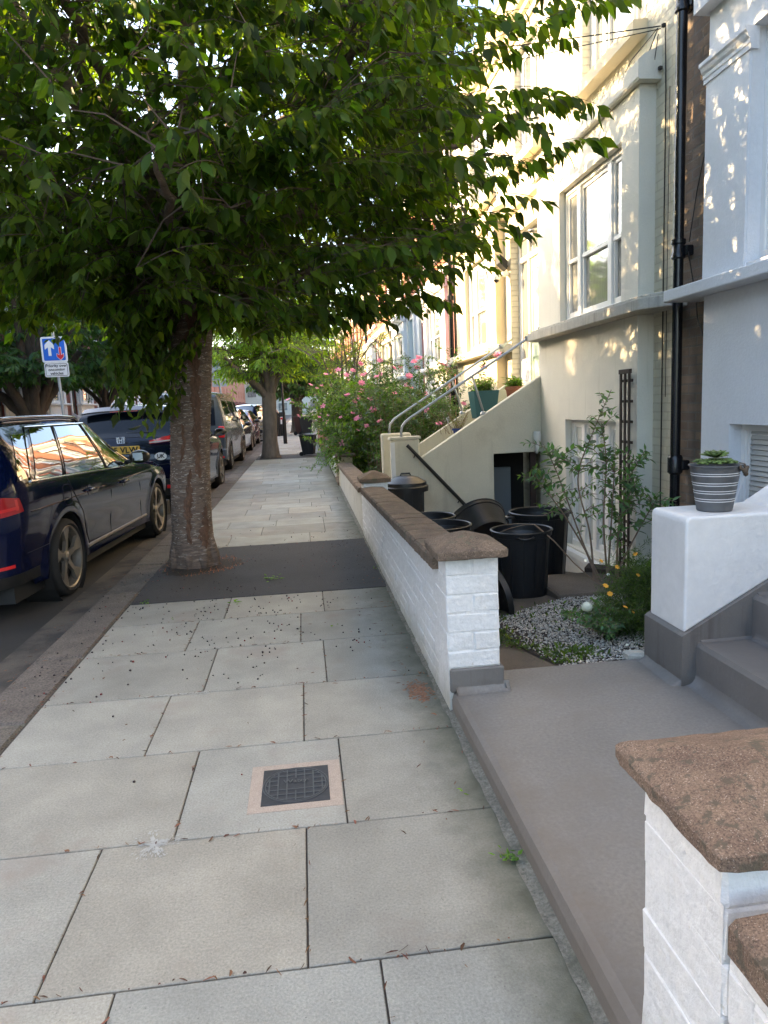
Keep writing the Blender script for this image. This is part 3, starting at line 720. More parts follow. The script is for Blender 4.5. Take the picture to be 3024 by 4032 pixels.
b.tube(kn,.008,8); b.tube([pt(a0-.6,.121,.212),pt(a0-.3,.128,.180),pt(a0,.133,.196),pt(a0+.1,.130,.170)],.0075,8)
for s_ in (pt(a0+.12,.130,.168),pt(a0-.35,.130,.185)): b.lathe([(.001,-.012),(.010,-.006),(.011,.004),(.001,.012)],s_,10)
b.build('rope_handle',M['rope'],w,smooth=True)
b=MB(); b.tube([pt(a0-.25,.124,.165),pt(a0-.3,bkt(.03)+.004,.035)],.0014,5); b.build('string',M['signwhite'],w)
b=MB()
def rosette(mb,c,r,n=24,seed=0,h=1.0):
    rd=random.Random(seed)
    for i in range(n):
        t=i/n; a=i*2.399; rr=r*(.35+.65*t); el=R(75-60*t); wd=rr*.30
        d=Vector((math.cos(a)*math.cos(el),math.sin(a)*math.cos(el),math.sin(el)*h)); s=Vector((-math.sin(a),math.cos(a),0)); up=d.cross(s)*-1
        b0=Vector(c); q=rd.uniform(.75,1.25); col=(q*(1.25 if t<.3 else 1),q*1.05,q)
        P=[b0,b0+d*rr*.45+s*wd*.6+up*.003,b0+d*rr*.8+s*wd+up*.008,b0+d*rr+up*.010,b0+d*rr*.8-s*wd+up*.008,b0+d*rr*.45-s*wd*.6+up*.003,b0+d*rr*.6-up*.006]
        mb.add(P,[(0,6,1),(1,6,2),(2,6,3),(3,6,4),(4,6,5),(5,6,0),(0,1,2,3),(0,3,4,5)],col=col)
for i,(dx,dy,r) in enumerate([(0,0,.07),(.05,.01,.046),(-.05,.02,.048),(.02,-.05,.045),(-.03,-.045,.04),(.06,-.04,.03),(-.07,-.02,.03),(.03,.05,.045)]):
    rosette(b,(c[0]+dx,c[1]+dy,c[2]+.200+(.045 if i==0 else .02)),r*1.12,24,i,1.15)
    b.tube([(c[0]+dx,c[1]+dy,c[2]+.17),(c[0]+dx,c[1]+dy,c[2]+.2)],.006,5,col=(1,.8,.5))
b.build('succulent',M['succulent'],w,smooth=True)
# ------------------------------------------------------------------ bins
def bin_body(name,label,c,r,h,group='open black dustbins behind the white wall',tilt=None,lip=.018,handles=0,seed=0,cat='dustbin',ribs=True):
    o=thing(name,label,cat,c,0,group)
    if tilt: o.rotation_euler=tilt
    rb=r*.80; n=28
    b=MB(); prof=[(.001,.012),(rb-.02,.012),(rb,0),(rb+.006,.02)]+[(rb+(r-.014-rb)*t,h*t) for t in (.12,.3,.5,.7,.9)]+[(r-.014,h-.05),(r-.002,h-.045),(r+.002,h-.012),(r+lip*.6,h-.006),(r+lip*.6,h),(r,h+.006),(r-.010,h),(r-.012,h-.05),(rb*.97,.05),(.001,.045)]
    b.lathe(prof,(0,0,0),48)
    for k in range(n):   # vertical ribs
        a=2*math.pi*k/n
        if k%2==0 and ribs: b.tube([((rb+.003)*math.cos(a),(rb+.003)*math.sin(a),.03),((r-.014)*math.cos(a),(r-.014)*math.sin(a),h-.06)],.005,4)
    b.build('tub',M['blackplastic'],o,smooth=True,ang=40)
    for s in ((0,math.pi) if handles==0 else (handles,handles+math.pi)):
        hb=MB(); ca,sa=math.cos(s),math.sin(s); P=[]
        for i in range(9):
            t=-1+2*i/8; out=.045*(1-abs(t)**3); P.append(((r+out)*ca-t*.065*sa,(r+out)*sa+t*.065*ca,h-.028-.008*(1-t*t)))
        hb.tube(P,.009,8); hb.build('handle',M['blackplastic'],o,smooth=True)
    return o
G='open black dustbins behind the white wall'
bin_body('dustbin','open black dustbin with a twig across its rim, nearest the white pillar',(1.74,5.66,-.165),.245,.545,G,handles=R(80))
bin_body('dustbin','tallest open black dustbin with a knobbed handle, between twig bin and shrub',(2.16,6.45,-.30),.275,.69,G,handles=R(5))
bin_body('dustbin','open black tub directly behind the coping, left of the twig bin',(1.12,6.0,-.21),.27,.61,G,handles=R(60))
bin_body('dustbin','open black tub farther behind the coping, with a clamp handle',(1.16,6.75,-.33),.25,.69,G,handles=R(-90))
bin_body('dustbin','black tub tipped on its side so its base shows, between the other bins',(1.83,7.15,-.02),.34,.30,G,tilt=(R(-60),0,R(14)),ribs=False)
# lidded bin
o=bin_body('dustbin','black dustbin with its domed lid on, beside the second pillar',(1.16,8.25,-.45),.225,.93,None,handles=R(40))
b=MB(); b.lathe([(.252,.88),(.262,.88),(.264,.935),(.256,.945),(.245,.948),(.242,.985),(.235,.99),(.22,.997),(.15,1.04),(.08,1.06),(.001,1.065)],(0,0,0),40)
for k in range(8):
    a=k*math.pi/4; b.tube([(.05*math.cos(a),.05*math.sin(a),1.06),(.20*math.cos(a),.20*math.sin(a),1.0)],.006,4)
b.tube([(-.06,0,1.055),(-.05,0,1.085),(.05,0,1.085),(.06,0,1.055)],.012,8); b.build('lid',M['blackplastic'],o,smooth=True,ang=40)
# lid leaning behind near pillar
b=MB(); b.lathe([(.22,-.02),(.232,-.02),(.234,.02),(.22,.03),(.12,.055),(.001,.06)],(0,0,0),40); b.tube([(-.05,0,.055),(-.045,0,.085),(.045,0,.085),(.05,0,.055)],.01,6); o=b.build('bin_lid',M['blackplastic'],smooth=True,ang=40,label='round black bin lid leaning against the back of the white pillar',cat='bin lid'); o.location=(1.33,4.98,.02); o.rotation_euler=(R(8),R(80),R(20))
# long twig across bin
b=MB(); b.tube([(1.80,5.50,.44),(1.95,5.46,.30),(2.10,5.44,.12),(2.22,5.42,-.0),(2.33,5.40,-.08),(2.45,5.36,-.13)],[.006,.006,.005,.005,.004,.003],6); b.tube([(1.80,5.50,.44),(1.72,5.56,.43),(1.62,5.6,.40),(1.55,5.66,.36)],.003,5)
b.build('twig',M['stem'],label='long pale twig sticking out of the dustbin toward the shrub',cat='twig',origin=(1.95,5.46,.3))
# concrete slab and timber sleeper by the shrub
b=MB(); b.cbox(1.92,2.62,5.28,5.95,-.19,-.095,.012,j=.003); b.build('concrete_slab',M['path'],label='loose concrete slab lying in front of the tall dustbin',cat='slab',origin=(2.2,5.6,-.19))
b=MB(); b.prism([(2.40,5.96),(2.50,6.12),(2.98,5.62),(2.98,5.42)],'z',-.22,-.06); b.build('timber_sleeper',M['wood'],label='dark timber edging lying against the bay wall under the shrub',cat='timber',origin=(2.7,5.8,-.2))
b=MB(); b.cbox(1.60,1.70,3.375,3.46,.03,.12,.012,j=.006); b.build('stone_block',M['white_old'],label='small pale stone block at the foot of the white pier',cat='stone',origin=(1.65,3.41,.03))
b=MB(); b.cbox(1.2,1.62,7.35,7.72,-.52,.16,.02,j=.01); b.cbox(1.22,1.46,7.32,7.50,.16,.22,.01); b.build('rubble_stack',M['ledge'],label='pale stone slab stacked behind the open tubs',cat='stone',origin=(1.4,7.5,-.5))
# ------------------------------------------------------------------ houses
def wall_open(mb,X,s,y0,y1,z0,z1,ops,depth=.15,mi=0,rmi=None):
    ys=sorted(set([y0,y1]+[v for o in ops for v in o[:2] if y0<v<y1])); zs=sorted(set([z0,z1]+[v for o in ops for v in o[2:] if z0<v<z1]))
    for a,b in zip(ys[:-1],ys[1:]):
        for c,d in zip(zs[:-1],zs[1:]):
            m=((a+b)/2,(c+d)/2)
            if any(o[0]<m[0]<o[1] and o[2]<m[1]<o[3] for o in ops): continue
            q=[(X,a,c),(X,a,d),(X,b,d),(X,b,c)]; mb.quad(*(q if s>0 else q[::-1]),mi=mi)
    r=mi if rmi is None else rmi; D=X+s*depth
    for (a,b,c,d) in ops:
        for q in ([(X,a,c),(X,a,d),(D,a,d),(D,a,c)],[(X,b,c),(D,b,c),(D,b,d),(X,b,d)],[(X,a,d),(X,b,d),(D,b,d),(D,a,d)],[(X,a,c),(D,a,c),(D,b,c),(X,b,c)]): mb.quad(*q,mi=r)
def window(parent,X,y0,y1,z0,z1,lights=(.25,.5,.25),rail=.5,fr=.05,mats=None,pane='glass',name='window',label=None,bars=0):
    """sash window set at plane X facing -x"""
    W=y1-y0; b=MB(); fm=mats or M['trimwhite']
    b.cbox(X-.03,X+.05,y0,y0+fr,z0,z1,.004); b.cbox(X-.03,X+.05,y1-fr,y1,z0,z1,.004); b.cbox(X-.032,X+.05,y0+fr,y1-fr,z1-fr,z1,.004); b.cbox(X-.045,X+.05,y0+fr,y1-fr,z0,z0+fr*1.3,.004)
    acc=y0+fr; inner=W-2*fr; edges=[acc]
    for l in lights[:-1]:
        acc+=l*inner; edges.append(acc); b.cbox(X-.034,X+.05,acc-.045,acc+.045,z0+fr,z1-fr,.004)
    edges.append(y1-fr); zm=z0+(z1-z0)*rail
    for i,(a,c) in enumerate(zip(edges[:-1],edges[1:])):
        a2=a+(.045 if i else 0); c2=c-(.045 if i<len(edges)-2 else 0)
        if rail: b.cbox(X-.02,X+.03,a2,c2,zm-.022,zm+.022,.003)
        # sash stiles
        for (p,q) in ((a2,a2+.035),(c2-.035,c2)): b.cbox(X-.012+.0,X+.03,p,q,z0+fr,z1-fr,.003)
        b.cbox(X-.010,X+.03,a2+.035,c2-.035,z1-fr-.04,z1-fr,.003); b.cbox(X-.010,X+.03,a2+.035,c2-.035,z0+fr*1.3,z0+fr*1.3+.06,.003)
        for k in range(bars): 
            yy=a2+(c2-a2)*(k+1)/(bars+1); b.box(X-.008,X+.02,yy-.011,yy+.011,z0+fr,z1-fr)
    f=b.build(name,fm,parent,label=label)
    b=MB()
    if rail:
        b.quad((X+.004,y0+fr,zm),(X+.004,y0+fr,z1-fr),(X+.004,y1-fr,z1-fr),(X+.004,y1-fr,zm)); b.quad((X+.018,y0+fr,z0+fr),(X+.018,y0+fr,zm),(X+.018,y1-fr,zm),(X+.018,y1-fr,z0+fr))
    else: b.quad((X+.01,y0+fr,z0+fr),(X+.01,y0+fr,z1-fr),(X+.01,y1-fr,z1-fr),(X+.01,y1-fr,z0+fr))
    p=b.build('pane',M[pane],f)
    return f
def moulding(mb,X,y0,y1,z0,prof,mi=0):
    """horizontal moulding: prof list of (out,up); runs along y on a wall facing -x"""
    poly=[(X+.05,z0)]+[(X-o,z0+u) for o,u in prof]+[(X+.05,z0+prof[-1][1])]
    mb.prism([(x,z) for x,z in poly],'y',y0,y1,mi)
# ---- the cream double house with bays, mint door
H=world_thing('terraced_house','cream painted terraced house with two bays, a mint door and dappled light','house',(3.15,10,0))
b=MB(); ops=[(9.10,10.56,1.30,3.72),(6.53,7.85,4.62,6.08),(9.25,10.25,4.62,6.0),(11.45,12.9,4.62,6.08)]
wall_open(b,3.15,1,5.78,14.30,-1.2,4.2,[o for o in ops if o[2]<4],.15); wall_open(b,3.151,1,5.78,14.30,4.2,6.95,[o for o in ops if o[2]>4],.15)
b.quad((3.15,5.78,6.95),(3.15,14.3,6.95),(3.45,14.3,6.95),(3.45,5.78,6.95)); b.box(3.31,11,5.79,14.29,-1.2,6.9)
b.build('wall',M['cream_brick'],H)
b=MB(); # smooth rendered areas beside the door, proud 3 mm
b.quad((3.146,8.85,1.2),(3.146,8.85,4.19),(3.146,9.10,4.19),(3.146,9.10,1.2)); b.quad((3.146,10.56,1.2),(3.146,10.56,4.19),(3.146,10.9,4.19),(3.146,10.9,1.2)); b.quad((3.146,9.10,3.72),(3.146,9.10,4.19),(3.146,10.56,4.19),(3.146,10.56,3.72))
b.build('render_panel',M['cream'],H)
def bay(parent,y0,y1,wy0,wy1,ly0,ly1,m,zt=4.02,low=None,seed=0):
    b=MB(); ops=[(wy0,wy1,2.24,3.68)]
    if low: ops.append(low)
    wall_open(b,3.0,1,y0,y1,-1.2,zt,ops,.13)
    b.quad((3.0,y0,-1.2),(3.16,y0,-1.2),(3.16,y0,zt),(3.0,y0,zt)); b.quad((3.0,y1,-1.2),(3.0,y1,zt),(3.16,y1,zt),(3.16,y1,-1.2))
    b.build('bay',m,parent)
    b=MB(); b.prism([(3.16,zt+.002),(2.955,zt+.002),(2.945,zt+.02),(2.945,zt+.15),(3.0,zt+.20),(3.16,zt+.27)],'y',y0-.09,y1+.09); b.build('bay_capping',m,parent)
    b=MB(); 
    pts=[(3.16,ly0),(2.96,ly0+.02),(2.83,ly0+.20),(2.83,ly1-.2),(2.96,ly1-.02),(3.16,ly1)]; b.prism(pts,'z',2.125,2.22); 
    pts=[(3.16,ly0+.03),(2.98,ly0+.05),(2.87,ly0+.22),(2.87,ly1-.22),(2.98,ly1-.05),(3.16,ly1-.03)]; b.prism(pts,'z',2.222,2.25)
    o=b.build('window_ledge',M['ledge'],parent); bv=o.modifiers.new('b','BEVEL'); bv.width=.008; bv.segments=2; bv.limit_method='ANGLE'
    window(parent,3.10,wy0,wy1,2.24,3.68,(.24,.52,.24),.47,pane='glasslow')
    if low: window(parent,3.10,*low,(.25,.25,.25,.25),.72,pane='blindglass')
bay(H,6.22,8.90,6.56,8.15,5.66,9.02,M['sage'],low=(6.66,8.0,-.27,1.18))
bay(H,10.86,13.6,11.24,12.85,10.55,13.9,M['cream'],low=(11.3,12.8,-.2,1.1))
b=MB(); b.prism([(2.98,-1.1),(2.95,-.36),(2.96,-.31),(3.02,-.28),(3.02,-1.1)],'y',6.15,8.9); b.build('base_course',M['white'],H)
for (a,c,d,e) in ops[1:]:
    window(H,3.27,a,c,d,e,(.5,.5) if c-a<1.2 else (.25,.5,.25),.5)
    b=MB(); b.prism([(3.16,4.49),(3.02,4.49),(3.02,4.60),(3.16,4.615)],'y',a-.14,c+.14); b.build('window_sill',M['cream'],H)
b=MB(); moulding(b,3.15,5.78,14.29,6.28,[(0,0),(.05,.02),(.07,.06),(.12,.08),(.20,.16),(.22,.24),(.22,.28)]); moulding(b,3.15,5.78,14.29,6.16,[(0,0),(.03,.0),(.03,.03)]); moulding(b,3.15,5.78,14.29,6.95,[(.04,.0),(.06,.05)]); b.build('cornice',M['cream'],H)
b=MB(); moulding(b,3.146,9.02,10.78,4.0,[(0,0),(.06,.03),(.10,.09),(.10,.12)]); b.build('door_hood',M['cream'],H)
b=MB(); b.prism([(3.3,6.96),(3.3,7.0),(7.2,8.9),(11,7.0),(11,6.96)],'y',5.79,14.28); b.build('roof',M['slate'],H)
# door with sidelight and transom
d=MB(); fr=M['trimwhite']
d.cbox(3.27,3.33,9.10,9.18,1.3,3.72,.004); d.cbox(3.27,3.33,10.50,10.56,1.3,3.72,.004); d.cbox(3.26,3.34,9.18,10.50,3.35,3.42,.004); d.cbox(3.27,3.33,9.18,10.50,3.66,3.72,.004); d.cbox(3.27,3.33,10.08,10.15,1.3,3.66,.004); d.cbox(3.27,3.33,10.15,10.5,1.3,2.0,.004)
d.cbox(3.285,3.31,10.15,10.19,2.0,3.35,.003); d.cbox(3.285,3.31,10.46,10.5,2.0,3.35,.003); d.cbox(3.28,3.31,10.22,10.43,1.45,1.9,.006)
dp=d.build('door_frame',fr,H)
d=MB(); d.quad((3.30,9.18,3.42),(3.30,9.18,3.66),(3.30,10.5,3.66),(3.30,10.5,3.42)); d.quad((3.30,10.15,2.0),(3.30,10.15,3.35),(3.30,10.5,3.35),(3.30,10.5,2.0)); d.build('pane',M['glasslow'],dp)
d=MB(); d.box(3.295,3.33,9.18,10.08,1.31,3.35)
for (a,c,e,f) in ((9.30,9.58,2.25,3.18),(9.70,9.98,2.25,3.18),(9.30,9.58,1.48,2.0),(9.70,9.98,1.48,2.0)):
    for q in ((a-.03,a,e,f),(c,c+.03,e,f),(a-.03,c+.03,f,f+.03),(a-.03,c+.03,e-.03,e)): d.cbox(3.283,3.296,*q,.003)
    d.cbox(3.288,3.296,a+.04,c-.04,e+.05,f-.05,.004)
dr=d.build('door',M['mint'],H)
k=MB(); k.lathe([(.001,-.055),(.028,-.05),(.034,-.035),(.025,-.02),(.010,-.015),(.012,0),(.03,.0)],(3.293,9.64,2.38),16,axis='x'); k.build('knob',M['chrome'],dr,smooth=True)
RX=Matrix.Rotation(R(90),4,'X'); 
fm=lambda x,y,z: Matrix.Translation((x,y,z)) @ Matrix.Rotation(R(-90),4,'Z') @ RX   # text facing -x
def wtext(txt,size,name,x,y,z,parent,mt,**kw):
    off=Vector(parent['_w']) if parent.get('_w') else Vector((0,0,0))
    return text_obj(txt,size,name,Matrix.Translation((x-off.x,y-off.y,z-off.z)) @ Matrix.Rotation(R(-90),4,'Z') @ RX,parent,mt,.002,**kw)
wtext('6',.10,'door_number',3.284,9.64,2.98,dr,M['chrome']); wtext('8',.10,'door_number',3.284,9.64,2.84,dr,M['chrome'])
# ---- security camera + solar panel, lantern
w=world_thing('security_camera','white dome security camera under a small black solar panel beside the mint door','camera',(3.14,10.66,3.3))
b=MB(); b.cbox(3.04,3.14,10.60,10.70,3.22,3.28,.01); b.tube([(3.06,10.65,3.25),(2.98,10.65,3.24)],.014,8); b.build('bracket',M['signwhite'],w)
b=MB(); b.lathe([(.001,.07),(.04,.06),(.055,.03),(.055,-.0),(.04,-.02)],(2.96,10.65,3.19),16); b.build('housing',M['signwhite'],w,smooth=True)
b=MB(); b.lathe([(.04,-.015),(.036,-.045),(.001,-.065)],(2.96,10.65,3.19),16); b.build('lens',M['blackplastic'],w,smooth=True)
b=MB(); b.prism([(3.10,3.30),(2.99,3.40),(2.995,3.52),(3.115,3.42)][::1],'y',10.57,10.76); b.tube([(3.10,10.66,3.38),(3.14,10.66,3.36)],.01,6); b.build('solar_panel',M['black'],w)
w=world_thing('wall_lantern','caged wall lantern hanging beside the top of the mint door','lantern',(3.14,9.2,3.4))
b=MB(); b.lathe([(.001,.15),(.07,.14),(.08,.12),(.03,.11)],(3.06,9.22,3.4),16); b.tube([(3.06,9.22,3.54),(3.14,9.22,3.55)],.012,6); 
for k in range(6):
    a=k*math.pi/3; b.tube([(3.06+.05*math.cos(a),9.22+.05*math.sin(a),3.52),(3.06+.055*math.cos(a),9.22+.055*math.sin(a),3.40),(3.06+.03*math.cos(a),9.22+.03*math.sin(a),3.33)],.004,4)
b.build('cage',M['galv'],w,smooth=True)
b=MB(); b.lathe([(.03,.12),(.045,.08),(.045,.02),(.03,-.04),(.001,-.05)],(3.06,9.22,3.4),16); b.build('glass_globe',M['clearlens'],w,smooth=True)
# ---- entrance steps of the cream house
E_=world_thing('entrance_steps','weathered cream render steps with sloping side walls and metal rails, rising to the mint door','steps',(2.2,9.5,0))
b=MB()
# near flank: pier + sloped wall, opening near the house
prof=[(1.10,-1.2),(1.10,1.0),(1.43,1.0),(1.43,.745),(3.02,1.72),(3.02,.755),(2.38,.755),(2.38,-1.2)]
b.prism([(1.10,-1.2),(1.10,.745),(1.43,.745),(3.02,1.72),(3.02,.76),(2.38,.76),(2.38,-1.2)],'y',8.85,8.97)
o=b.build('side_wall',M['flank'],E_); bv=o.modifiers.new('b','BEVEL'); bv.width=.012; bv.segments=2; bv.limit_method='ANGLE'
b=MB(); b.cbox(1.08,1.44,8.842,9.03,-1.2,1.0,.02); b.prism([(1.08,1.0),(1.06,1.004),(1.07,1.03),(1.45,1.03),(1.46,1.004),(1.44,1.0)],'y',8.84,9.04); b.build('pier',M['flank'],E_)
b=MB(); b.cbox(1.075,1.08,8.845,8.88,-.2,.97,.001); b.cbox(1.072,1.125,8.835,8.8405,-.2,.97,.001); b.build('white_edge',M['white'],E_)
b=MB(); b.cbox(1.10,1.52,10.05,10.22,-.3,1.03,.02); b.build('pier',M['flank'],E_)
b=MB(); b.prism([(1.5,-.3),(1.5,.78),(3.02,1.70),(3.02,-.3)],'y',10.05,10.17); b.build('side_wall',M['flank'],E_)
for i in range(8):
    b=MB(); b.cbox(1.12+i*.24,1.40+i*.24 if i<7 else 3.14,8.975,10.045,-.02+i*.165,.145+i*.165 if i<7 else 1.30,.008); b.build('step',M['flank'],E_)
def rail(ys,pts,r=.0165): 
    b=MB(); b.tube([(p[0],ys,p[1]) for p in pts],r,10); return b
for ys in (8.90,10.10):
    b=rail(ys,[(1.22,1.0),(1.22,1.10),(1.235,1.16),(1.28,1.215),(1.35,1.265),(1.6,1.415),(2.82,2.15),(3.02,2.27)]); b.lathe([(.03,-.03),(.035,-.01),(.035,.01),(.03,.03)],(2.86,ys,2.175),12,axis='x'); b.lathe([(.04,1.0),(.04,1.02),(.024,1.035)],(1.22,ys,0),12)
    b.tube([(2.14,ys,1.735),(2.27,ys,1.30)],.014,8); b.lathe([(.04,1.255),(.04,1.28),(.02,1.3)],(2.27,ys,0),12); b.build('handrail',M['galv'],E_,smooth=True)
b=MB(); b.tube([(1.27,8.78,.93),(1.30,8.78,.90),(1.98,8.78,.14),(2.05,8.78,.06)],.022,10); b.tube([(1.36,8.78,.80),(1.36,8.84,.77)],.008,6); b.tube([(1.9,8.78,.20),(1.9,8.84,.17)],.008,6); b.build('basement_handrail',M['blackmetal'],E_,smooth=True)
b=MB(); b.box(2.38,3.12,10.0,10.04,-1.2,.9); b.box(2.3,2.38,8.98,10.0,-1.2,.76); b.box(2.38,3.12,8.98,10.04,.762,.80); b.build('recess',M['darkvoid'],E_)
b=MB(); b.cbox(2.40,2.80,9.55,9.60,-.9,.52,.006); b.box(2.42,2.425,9.545,9.55,-.8,.45); b.cbox(2.415,2.43,9.54,9.552,.05,.1,.002); b.build('cupboard_door',M['greypanel'],E_)
b=MB(); b.cbox(2.90,2.975,8.99,9.04,-1.1,.75,.004); b.build('door_edge',mat('dark_brown_door',(.05,.025,.02),.6),E_)
b=MB(); b.tube([(2.93,8.83,.75),(2.93,8.80,.80),(2.93,8.80,.90)],.025,8); b.lathe([(.03,.88),(.045,.90),(.05,.98),(.04,1.02)],(2.93,8.80,0),12); b.build('vent_pipe',M['white'],E_,smooth=True)
# ---- near blue-white house
Rh=world_thing('terraced_house','blue-white rendered house with moulded pilaster and louvred basement window, right of the drainpipe','house',(3.0,3,0))
b=MB(); wall_open(b,3.0,1,-2.0,5.16,-1.2,4.05,[(3.1,4.66,2.27,3.72),(3.2,4.80,-.3,1.20)],.16); b.quad((3.0,5.16,-1.2),(3.0,5.16,4.05),(3.16,5.16,4.05),(3.16,5.16,-1.2)); b.box(3.17,11,-2,5.77,-1.2,7.2)
b.build('wall',M['bluewhite'],Rh)
b=MB(); wall_open(b,3.15,1,5.0,5.777,-1.2,7.2,[],.1); b.build('brick_strip',M['darkbrick'],Rh)
b=MB(); b.prism([(3.16,5.47),(2.86,5.47),(2.83,5.44),(2.83,-2),(3.16,-2)],'z',2.125,2.21); o=b.build('window_ledge',M['bluewhite'],Rh); bv=o.modifiers.new('b','BEVEL'); bv.width=.008; bv.segments=2; bv.limit_method='ANGLE'
b=MB(); b.box(2.985,3.0,4.665,5.165,2.212,3.58); 
moulding(b,2.985,4.64,5.185,3.58,[(0,0),(.010,.0),(.010,.03),(.016,.035),(.016,.06),(.028,.075),(.036,.10),(.048,.11),(.048,.135)]); b.build('pilaster',M['bluewhite'],Rh)
b=MB(); moulding(b,2.99,-2,5.20,4.04,[(.0,0),(.09,.0),(.09,.16),(.12,.2),(.12,.3)]); b.box(3.0,3.16,-2,5.16,4.33,7.2); b.build('upper_ledge',M['bluewhite'],Rh)
window(Rh,3.12,3.1,4.66,2.27,3.72,(.5,.5),.5); window(Rh,3.12,3.2,4.80,-.3,1.20,(.5,.5),0,pane='glasslow')
b=MB()
for i in range(38): z=-.2+i*.036; b.prism([(3.098,z),(3.112,z+.03),(3.114,z+.028),(3.10,z-.002)],'y',3.30,4.70)
b.build('louvre_blind',M['blind'],Rh)
# ---- drain pipes and cables
w=world_thing('drainpipe','glossy black downpipe with collars on the party line between cream and white houses','drainpipe',(3.06,5.64,-.9))
b=MB(); b.tube([(3.055,5.64,-.9),(3.055,5.64,7)],.040,16)
for z in (1.62,2.55,4.35,5.9):
    if z in(2.55,4.35): b.lathe([(.041,z-.07),(.054,z-.06),(.054,z-.03),(.047,z-.02),(.047,z+.04),(.056,z+.05),(.056,z+.08),(.042,z+.085)],(3.055,5.64,0),16)
b.cbox(3.08,3.15,5.57,5.71,2.50,2.58,.01); b.cbox(3.08,3.15,5.57,5.71,4.30,4.38,.01); b.cbox(3.08,3.15,5.57,5.71,.80,.88,.01); b.lathe([(.041,.76),(.060,.78),(.060,.90),(.05,.92)],(3.055,5.64,0),16)
b.build('pipe',M['blackpipe'],w,smooth=True,ang=35)
for i,(yy,l) in enumerate([(14.38,'black downpipe between the cream house and the pink-edged house'),(23.55,'black downpipe farther along the terrace'),(32.6,'far black downpipe on the red brick upper wall')]):
    b=MB(); b.tube([(3.06,yy,-.5),(3.06,yy,7)],.05,10); b.tube([(3.10,yy-.16,-.5),(3.10,yy-.16,7)],.02,6); 
    for z in (1.6,3.4,5.2): b.lathe([(.051,z),(.066,z+.01),(.066,z+.09),(.05,z+.1)],(3.06,yy,0),10)
    b.build('drainpipe',M['blackpipe'],label=l,cat='drainpipe',origin=(3.06,yy,-.5),smooth=True,ang=35)
b=MB(); b.tube([(3.13,6.04,4.39),(3.135,6.03,3.9),(3.135,6.03,2),(3.138,6.04,.2),(3.135,6.03,-.4)],.006,5); b.tube([(3.138,5.97,3.9),(3.14,5.98,1.4)],.003,4); b.build('wall_cable',M['cable'],label='thin black cable running down the cream brickwork left of the downpipe',cat='cable',origin=(3.13,6.04,4))
b=MB()
def sag(p,q,s,n=14): p=Vector(p);q=Vector(q); return [p.lerp(q,i/n)-Vector((0,0,s*4*(i/n)*(1-i/n))) for i in range(n+1)]
b.tube(sag((3.10,6.06,4.39),(-8,14.5,7.4),.25),.005,5); b.tube(sag((3.10,6.06,4.37),(-8,17,7.4),.3),.004,5); b.tube([(3.08,6.07,4.38),(2.98,6.35,4.25),(2.95,6.5,4.12),(3.0,6.35,4.05),(3.08,6.15,4.07),(3.1,6.1,4.35)],.004,5); b.tube([(3.08,6.08,4.37),(3.05,6.45,4.02),(3.08,6.6,3.82)],.004,5)
for q in ((3.12,6.05,4.39),(3.12,6.1,4.09)): b.lathe([(.001,-.02),(.02,-.01),(.02,.01),(.001,.02)],q,8)
b.build('overhead_cable',M['cable'],label='black overhead cables fixed to the wall above the bay with a hanging loop',cat='cable',origin=(3.1,6.06,4.1))
b=MB(); b.tube([(3.10,5.58,2.55),(3.12,5.48,2.15),(3.10,5.42,2.0),(3.04,5.2,1.8)],.005,5); b.tube([(3.11,5.58,2.6),(3.12,5.5,2.95),(3.08,5.3,3.25)],.004,5); b.build('loose_cable',M['cable'],label='loose black wires crossing the dark brick strip right of the downpipe',cat='cable',origin=(3.1,5.6,2.4))
# ---- trellis
b=MB()
for i,yy in enumerate((6.24,6.325,6.41)): b.cbox(2.925,2.945,yy-.011,yy+.011,-.25,1.66-i*0,.002)
for k in range(10): b.cbox(2.945,2.96,6.21,6.44,-.12+k*.185,-.095+k*.185,.002)
b.cbox(2.922,2.948,6.215,6.435,1.62,1.66,.002); b.build('trellis',M['wood'],label='narrow brown wooden trellis leaning on the bay wall behind the shrub',cat='trellis',origin=(2.93,6.33,-.2))
